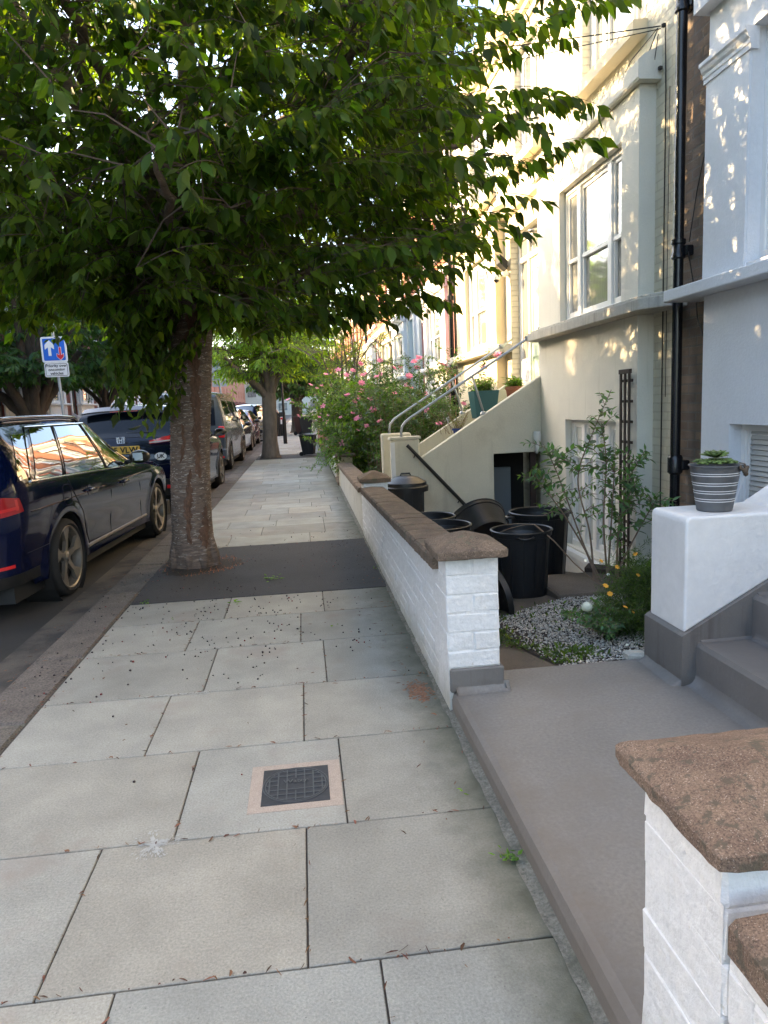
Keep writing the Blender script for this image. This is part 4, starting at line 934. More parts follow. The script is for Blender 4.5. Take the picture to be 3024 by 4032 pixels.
# ---- generic house used along both sides (local coordinates, facade plane x=0, width Wd)
def gen_house(name,label,cat,Wd,low,up,bayc,doorc,trim,ht=7.0,flip=False,steps=True,group=None):
    o=thing(name,label,cat,(0,0,0),0,group)
    f=(lambda a,b:(Wd-b,Wd-a)) if flip else (lambda a,b:(a,b))
    b=MB(); d0,d1=f(3.15,4.05); uw=[f(.75,2.15),f(3.05,3.95)]
    wall_open(b,0,1,0,Wd,-.3,4.1,[(d0,d1,1.3,3.7)],.15)
    b.build('wall_lower',low,o)
    b=MB(); wall_open(b,0,1,0,Wd,4.1,ht,[(uw[0][0],uw[0][1],4.55,6.0),(uw[1][0],uw[1][1],4.55,6.0)],.13); b.box(.17,8,.01,Wd-.01,-.3,ht); b.build('wall',up,o)
    for i,u in enumerate(uw):
        window(o,.10,u[0],u[1],4.55,6.0,(.25,.5,.25) if i==0 else (1.,),.5,fr=.06)
        b=MB(); b.box(-.09,.05,u[0]-.12,u[1]+.12,4.44,4.55); b.build('window_sill',trim,o); b=MB(); b.box(-.04,.02,u[0]-.12,u[1]+.12,6.0,6.22); b.cbox(-.08,.02,u[0]-.16,u[1]+.16,6.22,6.29,.01); b.build('window_lintel',trim,o)
    y0,y1=f(.35,2.95); w0,w1=f(.7,2.6); b=MB(); wall_open(b,-.15,1,y0,y1,-.3,3.72,[(w0,w1,2.22,3.5),(w0+.2,w1-.2,.1,1.2)],.12)
    b.quad((-.15,y0,-.3),(0,y0,-.3),(0,y0,3.72),(-.15,y0,3.72)); b.quad((-.15,y1,-.3),(-.15,y1,3.72),(0,y1,3.72),(0,y1,-.3))
    moulding(b,-.15,y0-.06,y1+.06,3.722,[(.05,0),(.08,.05),(.14,.12),(.14,.22),(0,.30)]); 
    for q in ((y0,y0+.24),(y1-.24,y1)): moulding(b,-.151,q[0],q[1],3.30,[(.0,0),(.03,.0),(.03,.05),(.07,.10),(.07,.15)])
    b.build('bay',bayc,o)
    b=MB(); b.cbox(-.32,.0,y0-.3,y1+.3,2.10,2.20,.02); b.build('window_ledge',trim,o)
    window(o,-.05,w0,w1,2.22,3.5,(.25,.5,.25),.5); window(o,-.05,w0+.2,w1-.2,.1,1.2,(.5,.5),.5)
    b=MB(); b.cbox(.08,.13,d0,d1,1.3,3.7,.01); 
    for q in ((d0+.12,d0+.40),(d0+.50,d1-.12)): b.cbox(.06,.10,q[0],q[1],2.2,3.1,.01); b.cbox(.06,.10,q[0],q[1],1.5,2.05,.01)
    b.build('door',doorc,o)
    b=MB(); moulding(b,0,d0-.25,d1+.25,3.78,[(0,0),(.08,.04),(.16,.14),(.16,.2)]); 
    for q in ((d0-.2,d0-.02),(d1+.02,d1+.2)): b.box(-.06,.0,q[0],q[1],1.3,3.78)
    b.build('door_surround',trim,o)
    b=MB(); moulding(b,0,0.01,Wd-.01,6.38,[(0,0),(.06,.03),(.14,.12),(.2,.2),(.2,.28)]); moulding(b,0,.01,Wd-.01,4.12,[(0,0),(.05,.0),(.05,.1)]); b.build('cornice',trim,o)
    b=MB(); b.prism([(0.02,ht+.002),(0.02,ht+.06),(4,ht+1.9),(8,ht+.06),(8,ht+.002)],'y',0.01,Wd-.01); rf=b.build('roof',M['slate'],o)
    b=MB(); b.box(3.2,4.4,-.0,.5,ht+.6,ht+2.6)
    for k in range(4): b.lathe([(.1,ht+2.6),(.12,ht+2.65),(.10,ht+2.95),(.12,ht+3.0)],(3.4+k*.27,.25,0),8)
    b.build('chimney',M['redbrick2'],rf)
    if steps:
        b=MB()
        for q in ((d0-.2,d0-.08),(d1+.08,d1+.2)): b.prism([(-1.9,-.1),(-1.9,.95),(-1.6,.95),(-1.6,.75),(-.05,1.7),(-.05,-.1)],'y',q[0],q[1])
        for i in range(7): b.box(-1.9+i*.26,-.05,d0-.08,d1+.08,-.1+i*.18,.08+i*.18 if i<6 else 1.3)
        b.build('front_steps',trim,o)
    return o
W_=4.58
white=M['trimwhite']; 
protos=[
 gen_house('terraced_house','pink-edged white house with red brick above, next past the cream house','house',W_,M['pinkpaint'],M['redbrick'],M['white'],M['teal'],M['white'],flip=False),
 gen_house('terraced_house','pale blue and white house with red brick above, two past the cream house','house',W_,M['bluewhite'],M['redbrick'],M['bluewhite'],M['teal'],M['white'],flip=True),
 gen_house('terraced_house','ochre cream house with red brick above, three past the cream house','house',W_,M['cream'],M['redbrick'],M['cream'],M['blackmetal'],M['cream']),
 gen_house('terraced_house','red brick house with white bay, four past the cream house','house',W_,M['redbrick'],M['redbrick'],M['white'],M['mint'],M['white'],flip=True)]
yy=14.35; seq=[0,1,2,3]; rest=[2,3,0,1,3,2,0,3,2,1,3,2,1,0,3,2,1]
for i,pr_ in enumerate(protos): pr_.location=(3.15,yy,0); pr_.rotation_euler=(0,0,0); yy+=W_
for i,k in enumerate(rest):
    c=copy_tree(protos[k]); c.location=(3.15,yy,0); c['label']='distant red brick and white bay-fronted house far along the right side of the street'; c['group']='distant terrace houses on the right'; yy+=W_
opp=[gen_house('terraced_house','dark red brick terraced house with white trim behind the street trees across the road','house',5.0,M['redbrick2'],M['redbrick2'],M['white'],M['blackmetal'],M['white'],ht=7.3,group='terraced houses across the road')]
g_='terraced houses across the road'
o=opp[0]; o.rotation_euler=(0,0,math.pi); o.location=(-12.3,-10,0)
for i in range(1,20): c=copy_tree(opp[0]); c.location=(-12.3,-10+i*5.0,0)
# red brick block far left
w=world_thing('brick_block','plain orange-red brick terrace with small dark windows and porches, far down on the left','building',(-12.3,120,0))
b=MB(); ops=[]
for i in range(12):
    y=96+i*5.8
    for z in (.9,3.8,6.8): 
        ops.append((y,y+.8,z,z+1.35)); 
        ops.append((y+1.9,y+2.4,z,z+1.35))
wall_open(b,-12.3,-1,94,166,-.3,9.4,ops,.15); b.box(-22,-12.5,94.01,165.99,-.3,9.39); b.build('wall',M['orangebrick'],w)
for o_ in ops: b=MB(); b.box(-12.48,-12.44,o_[0],o_[1],o_[2],o_[3]); b.build('window',M['glass'],w)
for i in range(8):
    b=MB(); y=97+i*8.6; b.prism([(-12.3,3.1),(-10.9,2.5),(-10.9,2.4),(-12.3,2.4)],'y',y,y+3.4); b.box(-11.1,-10.95,y+.1,y+.25,0,2.4); b.box(-11.1,-10.95,y+3.1,y+3.25,0,2.4); b.build('porch',M['redbrick2'],w)
b=MB(); b.prism([(-12.2,9.4),(-12.1,9.5),(-17,11.3),(-22,9.5),(-22,9.4)],'y',94,166); b.build('roof',M['redbrick2'],w)
# pale building closing the street
w=world_thing('end_building','pale low building across the junction at the far end of the street','building',(0,172,0))
b=MB(); ops=[]
RZ=None
for i in range(14):
    x=-22+i*3.4
    for z in (1.0,4.2): b=MB(); b.box(x,x+1.9,166.9,167.0,z,z+1.6); b.build('window',M['glass'],w)
b=MB(); b.box(-25,26,167,178,-.1,8.0); b.build('wall',M['white_old'],w); b=MB(); b.prism([(167,8.0),(166.6,8.1),(172,10.4),(178.4,8.1),(178,8.0)],'x',-25,26); b.build('roof',M['slate'],w)
# ------------------------------------------------------------------ vehicles (local: x across, y from rear bumper to front, z up from the road)
class Car:
    def __init__(s,name,label,group,L,W,wy,wr,top,belt,hw,hr,paint,crown=.05,sill=.24,tumble=1.2,sm=.05,arch=None):
        s.o=thing(name,label,'van' if 'van' in name else 'car',(0,0,0),0,group); s.L,s.W,s.wy,s.wr=L,W,wy,wr; s.paint=paint; s.crown=crown; s.sill=sill; s.tumble=tumble
        s.arch=arch or wr+.055
        g=np.linspace(-.5,L+.5,int((L+1)/.01)); k=max(1,int(sm/.01))
        def cur(P):
            v=np.interp(g,[p[0] for p in P],[p[1] for p in P]); ker=np.hanning(2*k+1); ker/=ker.sum()
            vp=np.pad(v,k,mode='edge'); return np.convolve(vp,ker,'valid')
        s.g=g; s.top=cur(top); s.belt=np.minimum(cur(belt),s.top-crown-.03); s.hw=cur(hw); s.hr=cur(hr)
        s.hw[g<=0]=np.interp(0,[p[0] for p in hw],[p[1] for p in hw])
    def v(s,a,y): return float(np.interp(y,s.g,a))
    def zb(s,y):
        z=s.sill+ (.05 if (y<.35 or y>s.L-.5) else 0)
        for w in s.wy:
            d=s.arch**2-(y-w)**2
            if d>0: z=max(z,s.wr+math.sqrt(d))
        return z
    def ze(s,y): return s.v(s.top,y)-s.crown
    def side(s,y,z):
        hw=s.v(s.hw,y);hr=s.v(s.hr,y);bt=s.v(s.belt,y);ze=s.ze(y)
        if z<=bt:
            t=max(0,(z-s.sill)/max(.01,bt-s.sill)); x=hw*(1-.055*(1-t)**2.2); x-=.012*math.exp(-((t-.80)/.05)**2)*0+.018*max(0,(t-.80)/.2)**1.5
            x-=.014*math.exp(-((t-.32)/.13)**2); 
            # flared arches
            for w in s.wy:
                d=math.hypot(y-w,z-s.wr); x+=.016*math.exp(-((d-s.arch-.03)/.05)**2)
            return x
        t=min(1,(z-bt)/max(.01,ze-bt)); return (hw-.018)+(hr-hw+.018)*t**s.tumble
    def topz(s,x,y):
        hr=s.v(s.hr,y); return s.v(s.top,y)-s.crown*min(1.,abs(x)/max(.05,hr))**2.6
    def ring(s,y):
        P=[]; zb=s.zb(y); bt=max(s.v(s.belt,y),zb+.02); ze=max(s.ze(y),bt+.02)
        for i in range(12): z=zb+(bt-zb)*i/11; P.append((s.side(y,min(z,s.v(s.belt,y))),z))
        for i in range(1,8): z=bt+(ze-bt)*i/7; P.append((s.side(y,z),z))
        xe=P[-1][0]
        for i in range(1,9): x=xe*(1-i/8.0); P.append((x,s.v(s.top,y)-s.crown*(x/max(.05,xe))**2.6))
        return P
    def body(s):
        b=MB(); ys=[0.0,.008,.02]; y=.04
        while y<s.L-.03: ys.append(y); y+=.028
        ys+= [s.L-.02,s.L]
        V=[];n=None
        for y in ys:
            P=s.ring(y); full=[(x,z) for x,z in P]+[(-x,z) for x,z in P[-2::-1]]; n=len(full); V+=[(x,y,z) for x,z in full]
        F=[]
        for i in range(len(ys)-1):
            for k in range(n-1): F.append((i*n+k,(i+1)*n+k,(i+1)*n+k+1,i*n+k+1))
        F.append(tuple(range(n))); F.append(tuple(reversed(range((len(ys)-1)*n,len(ys)*n))))
        b.add(V,F); s.b=b.build('body',s.paint,s.o,smooth=True,ang=28)
        b=MB(); b.box(-s.W/2+.10,s.W/2-.10,.12,s.L-.12,.16,.34)
        for w in s.wy:
            for sx in (-1,1): b.lathe([(.001,sx*(s.W/2-.30)),(s.arch+.01,sx*(s.W/2-.30)),(s.arch+.01,sx*(s.W/2-.03))],(0,w,s.wr),24,axis='x')
        b.build('underbody',M['black'],s.o); return s
    def side_patch(s,name,m,ya,yb,lo,hi,ya2=None,yb2=None,off=.004,parent=None,nu=14,nv=6,sides=(1,-1),label=None):
        """ya..yb at the bottom edge, ya2..yb2 at the top edge; lo,hi: functions of y or numbers"""
        ya2=ya if ya2 is None else ya2; yb2=yb if yb2 is None else yb2; out=[]
        L_=lo if callable(lo) else (lambda y:lo); H_=hi if callable(hi) else (lambda y:hi)
        for sg in sides:
            b=MB()
            def fn(u,v):
                y=(ya+(yb-ya)*u)*(1-v)+(ya2+(yb2-ya2)*u)*v; z=L_(y)+(H_(y)-L_(y))*v
                return (sg*(s.side(y,z)+off),y,z)
            b.grid(fn,nu,nv,flip=(sg<0)); out.append(b.build(name,m,parent or s.o,smooth=True,label=label))
        return out
    def top_patch(s,name,m,ya,yb,mx=.06,off=.005,parent=None,x0=-1,x1=1,mx2=None):
        b=MB()
        def fn(u,v):
            y=ya+(yb-ya)*v; w=s.v(s.hr,y)-(mx+((mx2 if mx2 is not None else mx)-mx)*v); x=w*(x0+(x1-x0)*u)
            dz=s.v(s.top,y+.01)-s.v(s.top,y-.01); l=math.hypot(dz,.02); return (x,y-off*dz/l,s.topz(x,y)+off*.02/l)
        b.grid(fn,16,14); return b.build(name,m,parent or s.o,smooth=True)
    def line(s,pts,r=.003,m=None,name='seam',sides=(1,-1),parent=None,off=.0015):
        for sg in sides:
            b=MB(); b.tube([(sg*(s.side(y,z)+off),y,z) for y,z in pts],r,6); o=b.build(name,m or M['black'],parent or s.o)
        return o
    def wheel(s,style='five',tw=.225,rimr=None):
        rr=rimr or s.wr*.72
        for wi,w in enumerate(s.wy):
            for sg in (1,-1):
                hw=s.v(s.hw,w)-.01; xo=sg*hw; xi=sg*(hw-tw)
                b=MB(); q=s.wr; dx=sg*tw
                pr=[(rr,xo-sg*.012),(rr+.012,xo-sg*.002),(q-.045,xo+sg*.006),(q-.012,xo-sg*.012),(q,xo-sg*.04),(q,xi+sg*.04),(q-.012,xi+sg*.012),(rr,xi)]
                b.lathe(pr,(0,w,q),40,axis='x'); t=b.build('wheel',M['tyre'],s.o,smooth=True,ang=50)
                b=MB(); b.lathe([(rr+.004,xo-sg*.012),(rr-.004,xo-sg*.004),(rr-.018,xo-sg*.012),(rr-.022,xo-sg*.05),(rr-.03,xi)],(0,w,q),40,axis='x')
                n={'five':5,'twin':7,'multi':10}[style]
                for k in range(n):
                    a=2*math.pi*k/n+.3; 
                    def P(r,da,x): return (xo-sg*x, w+r*math.cos(a+da), q+r*math.sin(a+da))
                    wd={'five':(.26,.56),'twin':(.16,.20),'multi':(.10,.13)}[style]
                    R0,R1=.04,rr-.010
                    # blade: widening from hub to rim with a swept asymmetry
                    v=[P(R0,-.9,.035),P(R0,.9,.035),P(R1*.55,wd[0]*.55,.022),P(R1,wd[1]*.62,.010),P(R1,-wd[1]*.30,.010),P(R1*.55,-wd[0]*.45,.022)]
                    v2=[(p[0]-sg*.03,p[1],p[2]) for p in v]; f=[(0,1,2,5),(5,2,3,4)]; f+= [(i,(i+1)%6,(i+1)%6+6,i+6) for i in range(6)]
                    b.add(v+v2,f)
                b.lathe([(.001,xo-sg*.018),(.028,xo-sg*.018),(.040,xo-sg*.028),(.062,xo-sg*.035),(.06,xo-sg*.07)],(0,w,q),20,axis='x')
                b.build('rim',M['rim'],t)
                b=MB(); b.lathe([(.001,xo-sg*.085),(rr-.02,xo-sg*.085)],(0,w,q),24,axis='x'); b.lathe([(.001,xo-sg*.07),(rr*.62,xo-sg*.07)],(0,w,q),24,axis='x'); b.build('disc_dark_backing',M['black'],t)  # wide black disc paints in shade behind spokes; the small one is the brake
    def mirror(s,y,z,m=None):
        for sg in (1,-1):
            x=s.side(y,z); b=MB(); V=[]
            b.cbox(*(sorted((sg*(x-.01),sg*(x+.06)))),y-.03,y+.02,z-.02,z+.02,.008)
            cx=sg*(x+.145)
            b.lathe([(.001,-.075),(.06,-.07),(.085,-.045),(.09,0),(.075,.05),(.04,.085),(.001,.10)],(cx,y,z+.045),16,axis='y',sc=(.82,1.25))
            o=b.build('wing_mirror',m or M['blackplastic'],s.o,smooth=True)
            b=MB(); b.cbox(cx-.062,cx+.062,y-.078,y-.074,z-.0,z+.10,.01); b.build('mirror_glass',M['carglass'],o)
    def handle(s,y,z):
        for sg in (1,-1):
            x=s.side(y,z); b=MB(); b.tube([(sg*(x+.0),y-.10,z),(sg*(x+.032),y-.07,z+.002),(sg*(x+.034),y+.06,z+.004),(sg*(x+.0),y+.09,z)],.012,8); 
            b.lathe([(.001,sg*(x+.001)),(.05,sg*(x+.002))],(0,y,z-.005),16,axis='x'); b.build('door_handle',s.paint,s.o,smooth=True)
    def place(s,x,y,rz,z=-.07,sc_=1.03): s.o.location=(x,y,z); s.o.rotation_euler=(0,0,R(rz)); s.o.scale=(sc_,)*3; return s.o
TR=lambda x,y,z: Matrix.Translation((x,y,z)) @ Matrix.Rotation(R(90),4,'X')
# ---- navy estate
c=Car('estate_car','dark navy blue estate car with roof rails and five-spoke wheels beside the scarred tree','cars parked along the kerb',4.73,1.84,(.98,3.80),.325,
 top=[(0,1.05),(.04,1.12),(.14,1.24),(.27,1.42),(.38,1.47),(.8,1.482),(1.7,1.485),(2.15,1.465),(2.40,1.40),(3.15,1.035),(3.60,.995),(4.3,.93),(4.60,.84),(4.73,.70)],
 belt=[(0,.97),(.4,1.015),(1.6,.98),(3.0,.935),(3.4,.91),(4.2,.80),(4.73,.62)],
 hw=[(0,.80),(.05,.85),(.18,.895),(.5,.915),(1.4,.918),(3.6,.915),(4.3,.88),(4.6,.78),(4.73,.62)],
 hr=[(0,.72),(.3,.70),(.7,.68),(2.1,.68),(2.5,.67),(3.1,.72),(4.2,.74),(4.73,.52)],paint=M['paint'],crown=.045,tumble=1.25).body()
bt=lambda y:c.v(c.belt,y)+.018
hi=lambda y:c.ze(y)-.012
HI=lambda y:min(hi(y),1.385)
HI=lambda y:min(hi(y),1.405)
c.side_patch('side_window',M['carglass'],.50,1.00,bt,HI,.92,1.34,off=.005)
c.side_patch('side_window',M['carglass'],1.08,2.02,bt,HI,1.42,2.00,off=.005)
c.side_patch('side_window',M['carglass'],2.10,2.84,bt,HI,2.09,2.28,off=.005)
c.side_patch('side_window',M['carglass'],.24,.44,lambda y:c.v(c.belt,y)+.035,lambda y:HI(y)-.035,.55,.82,off=.005)  # glossy glass panel added over the painted rear pillar to catch reflections; no window
c.line([(y,bt(y)-.012) for y in np.linspace(.42,2.9,22)],.009,M['chrome'],'window_trim',off=.004)
c.line([(.42,1.03),(.52,1.15),(.68,1.29)]+[(y,HI(y)+.012) for y in np.linspace(.86,2.25,16)]+[(2.45,1.26),(2.72,1.10),(2.90,.975)],.008,M['chrome'],'window_trim',off=.004)
c.line([(1.04,bt(1.04)),(1.38,HI(1.38))],.018,M['trim'],'pillar_trim',off=-.004); c.line([(2.06,bt(2.06)),(2.045,HI(2.04))],.024,M['trim'],'pillar_trim',off=-.006)
c.line([(2.06,bt(2.06)),(2.10,.75),(2.09,.45),(2.08,.30)],.0035); c.line([(1.07,bt(1.1)),(1.16,.85),(1.34,.66),(1.45,.42),(1.50,.30)],.0035); c.line([(3.0,.91),(3.06,.7),(3.12,.45),(3.12,.30)],.0035)
c.line([(y,.80+.012*(y-.4)) for y in np.linspace(.35,4.0,22)],.004,M['paint'],'shoulder_crease',off=.002); c.line([(.0,.50),(.3,.50),(.62,.51)],.003)
c.line([(y,.33) for y in np.linspace(1.42,3.3,12)],.016,M['rim'],'sill_trim',off=.0)
b=MB(); P=[]
for i in range(33):
    a=2*math.pi*i/32; y=.98-.0+.0; yy=1.02+.085*math.copysign(abs(math.cos(a))**.5,math.cos(a)); zz=.845+.085*math.copysign(abs(math.sin(a))**.5,math.sin(a)); P.append((c.side(yy,zz)+.001,yy,zz))
b.tube(P,.0025,5); b.build('fuel_flap_seam',M['black'],c.o)
c.handle(1.52,.83); c.handle(2.50,.80); c.mirror(2.80,.985)
ww=c.top_patch('rear_window',M['darkglass'],.05,.30,.06); c.top_patch('windscreen',M['carglass'],2.42,3.12,.05)
for sg in (1,-1):
    b=MB(); P=[(sg*(c.v(c.hr,y)-.05),y,c.topz(c.v(c.hr,y)-.05,y)+(.045 if 0<i<15 else .0)) for i,y in enumerate(np.linspace(.42,2.2,16))]; b.tube(P,.018,8); b.tube([(p[0],p[1],p[2]-.03) for p in P[1:-1]],.014,6); b.build('roof_rail',M['chrome'] if False else M['paint'],c.o,smooth=True)
for sg in (1,-1):
    b=MB(); 
    def fn(u,v):
        y=.004+.235*u*(1-.15*v); z=.80+(.15-.05*u)*v+.02*u; return (sg*(c.side(y,z)+.006),y,z)
    b.grid(fn,14,6,flip=sg<0); b.grid(lambda u,v:(sg*((.80*(1-u)+.42*u)),-.006,.80+.145*v),8,4,flip=sg>0); tl=b.build('tail_light',M['redlens'],c.o,smooth=True)
    b=MB()
    b.grid(lambda u,v:(sg*(c.side(.02+.16*u,.835+.022*v+.01*u)+.0075),.02+.16*u,.835+.022*v+.01*u),8,2,flip=sg<0); b.grid(lambda u,v:(sg*(c.side(.15+.025*u,.835+.08*v)+.0075),.15+.025*u,.835+.08*v),2,5,flip=sg<0); b.build('light_bar',M['redlens2'],tl,smooth=True)
c.side_patch('reflector',M['redlens2'],.01,.13,.425,.450,off=.006,nu=6,nv=2)
for sg in (1,-1):
    b=MB()
    for x in (.55,.66): b.lathe([(.042,-.05),(.048,-.055),(.048,.15)],(sg*x,.02,.27),16,axis='y')
    b.build('exhaust',M['chrome'],c.o,smooth=True)
c.side_patch('bumper_trim',M['trim'],.0,.45,.29,.375,off=.004,nu=8,nv=2)
b=MB(); b.cbox(-.26,.26,-.012,-.004,.56,.67,.003); b.build('number_plate',M['plate'],c.o)
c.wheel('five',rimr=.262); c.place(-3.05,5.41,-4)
# ---- dark compact SUV
c=Car('suv','dark blue compact SUV with yellow number plate and oval UK sticker, behind the tree trunk','cars parked along the kerb',4.33,1.79,(.84,3.45),.34,
 top=[(0,.86),(.03,1.0),(.08,1.10),(.20,1.20),(.42,1.48),(.50,1.545),(.9,1.60),(1.9,1.62),(2.5,1.56),(3.3,1.12),(4.0,1.0),(4.25,.85),(4.33,.70)],
 belt=[(0,.82),(.06,1.0),(.3,1.08),(1.4,1.05),(3.2,.97),(4.0,.85),(4.33,.62)],
 hw=[(0,.84),(.05,.87),(.18,.885),(.5,.895),(3.6,.895),(4.1,.82),(4.33,.62)],
 hr=[(0,.80),(.1,.79),(.3,.70),(.6,.60),(2.3,.60),(3.2,.66),(4.0,.68),(4.33,.52)],paint=M['paint2'],crown=.05,sm=.03).body()
bt=lambda y:c.v(c.belt,y)+.02; hi=lambda y:min(c.ze(y)-.02,1.52)
c.side_patch('side_window',M['carglass'],.62,1.7,bt,hi,.85,1.62); c.side_patch('side_window',M['carglass'],1.78,2.95,bt,hi,1.72,2.42)
c.top_patch('rear_window',M['darkglass'],.11,.405,.07,mx2=.03); c.top_patch('windscreen',M['carglass'],2.62,3.2,.05)
b=MB(); b.grid(lambda u,v:(-.60+1.2*u,.33+.14*v-.02,1.515+.065*v-.03*abs(2*u-1)**3),14,4); b.grid(lambda u,v:(-.60+1.2*u,.31,1.50+.022*v-.03*abs(2*u-1)**3),14,1,flip=True); sp=b.build('roof_spoiler',M['paint2'],c.o,smooth=True)
b=MB(); b.cbox(-.2,.2,.300,.309,1.498,1.510,.002); b.build('brake_light',M['redlens'],sp)
b=MB(); b.prism([(.75,1.60),(.80,1.69),(.83,1.70),(.90,1.61)],'x',-.018,.018); b.build('antenna',M['paint2'],c.o)
# tail: lights, number plate, emblem, sticker
RXm=lambda x,y,z,t=0: Matrix.Translation((x,y,z)) @ Matrix.Rotation(R(t),4,'X') @ Matrix.Rotation(R(90),4,'X')
b=MB(); b.cbox(-.26,.26,-.016,-.004,.90,1.01,.004); pl=b.build('number_plate',M['plate'],c.o); 
text_obj('65 VLW',.115,'plate_letters',RXm(.235,-.0175,.953),pl,M['black'],.0005,align='RIGHT',bold=.003)
b=MB()   # square badge with a stylised H on the hatch
for p in ([(-.052,-.04),(-.040,-.045),(-.032,.045),(-.058,.04)],[(.052,-.04),(.040,-.045),(.032,.045),(.058,.04)]): b.prism([(x,z+1.095) for x,z in p],'y',.012,.02)
b.prism([(-.022,1.055),(-.012,1.055),(-.009,1.09),(.009,1.09),(.012,1.055),(.022,1.055),(.030,1.138),(.018,1.138),(.013,1.105),(-.013,1.105),(-.018,1.138),(-.030,1.138)],'y',.010,.018)
P=[(x*1.0,.016,z) for x,z in [(-.055,1.052),(.055,1.052),(.062,1.14),(-.062,1.14),(-.055,1.052)]]; b.tube(P,.004,5); b.build('emblem',M['chrome'],c.o)
for sg in (1,-1):
    b=MB(); b.grid(lambda u,v:(sg*(.40+.46*u+.0*v),.02-.012*v*0-.018+.03*u*v, 1.050+.02*u-.020*(1-u)+(.105)*v*(.45+.55*u)),10,3,flip=sg<0)
    b.grid(lambda u,v:(sg*(c.side(.01+.28*u,1.05+.085*v)+.006),.01+.28*u,1.05+.085*v),8,3,flip=sg<0); tl=b.build('tail_light',M['redlens2'],c.o,smooth=True)
    b=MB(); b.grid(lambda u,v:(sg*(.40+.30*u),-.004,1.040+.02*u+.018*v),4,1,flip=sg<0); b.grid(lambda u,v:(sg*(.78+.08*u),-.006,.80+.24*v),2,2,flip=sg<0); b.build('clear_lamp',M['clearlens'],tl)
b=MB(); N=28; b.add([(.545+.085*math.cos(2*math.pi*k/N),-.008,.845+.056*math.sin(2*math.pi*k/N)) for k in range(N)],[tuple(range(N))]); st=b.build('oval_sticker',M['signwhite'],c.o)
text_obj('UK',.075,'sticker_letters',RXm(.545,-.0095,.845),st,M['black'],.0004,bold=.002)
b=MB(); b.tube([(0.02,.205,1.185),(.10,.19,1.19),(.42,.175,1.19)],[.022,.014,.006],6); b.build('wiper',M['trim'],c.o)
b=MB(); b.cbox(-.86,.86,-.010,.0,.28,.52,.01); b.build('bumper_trim',M['trim'],c.o)
for sg in (1,-1): b=MB(); b.cbox(*(sorted((sg*.60,sg*.82))),-.018,-.009,.38,.43,.003); b.build('reflector',M['redlens2'],c.o)
b=MB(); b.tube([(-.84,-.004,.74),(-.3,-.008,.72),(.3,-.008,.72),(.84,-.004,.74)],.004,5); b.tube([(-.62,-.006,.90),(-.45,-.008,.78),(.45,-.008,.78),(.62,-.006,.90)],.004,5); b.build('tailgate_seam',M['black'],c.o)
c.line([(1.74,bt(1.74)),(1.76,.6),(1.74,.3)],.0035); c.line([(2.98,.95),(2.98,.6),(2.96,.3)],.0035); c.mirror(2.75,1.03); c.handle(1.35,.92); c.handle(2.3,.90)
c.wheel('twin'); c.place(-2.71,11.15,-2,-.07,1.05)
# ---- grey van
c=Car('van','dark grey panel van with tinted rear window, parked ahead of the compact SUV','cars parked along the kerb',4.95,1.90,(.98,3.98),.34,
 top=[(0,1.86),(.06,1.93),(.3,1.97),(1.5,1.99),(3.2,1.97),(3.5,1.90),(4.15,1.25),(4.7,1.08),(4.95,.85)],
 belt=[(0,1.10),(3.5,1.10),(4.2,1.0),(4.95,.7)],hw=[(0,.90),(.06,.935),(.2,.95),(4.2,.95),(4.7,.86),(4.95,.7)],hr=[(0,.74),(.1,.78),(3.4,.78),(4.2,.82),(4.7,.74),(4.95,.6)],paint=M['paintgrey'],crown=.07,sill=.26,tumble=1.5,sm=.03).body()
bt=lambda y:c.v(c.belt,y)+.06; hi=lambda y:min(c.ze(y)-.08,1.72)
c.side_patch('side_window',M['carglass'],.45,1.45,bt,hi); c.side_patch('side_window',M['carglass'],1.6,2.75,bt,hi); c.side_patch('side_window',M['carglass'],2.95,3.95,lambda y:1.12,lambda y:min(hi(y),1.70),2.98,3.45)
b=MB(); b.cbox(-.72,.72,-.008,-.002,1.14,1.74,.002); b.build('rear_window',M['darkglass'],c.o)
for sg in (1,-1):
    b=MB(); b.cbox(*(sorted((sg*.77,sg*.915))),-.02,.06,.84,1.12,.02); b.build('tail_light',M['redlens2'],c.o)
b=MB(); b.cbox(-.94,.94,-.06,.05,.30,.58,.03); b.build('rear_bumper',M['paintgrey'],c.o)
for q in ((.55,.88),(-.88,-.55)): b=MB(); b.cbox(*q,-.067,-.06,.36,.40,.003); b.build('reflector',M['redlens2'],c.o)
b=MB(); b.cbox(-.26,.26,-.012,-.004,.74,.85,.004); b.build('number_plate',M['plate'],c.o)
b=MB(); b.tube([(0,-.004,.6),(0,-.004,1.12)],.004,4); b.tube([(-.8,-.004,1.80),(.8,-.004,1.80)],.004,4); b.build('door_seam',M['black'],c.o)
c.line([(2.85,1.8),(2.85,.3)],.004); c.line([(1.52,1.8),(1.52,.3)],.004); c.line([(y,1.02) for y in np.linspace(.1,4.2,10)],.005,M['black'],off=.0); c.mirror(3.75,1.22); c.top_patch('windscreen',M['carglass'],3.52,4.12,.06); c.wheel('multi'); c.place(-2.85,18.15,-1)
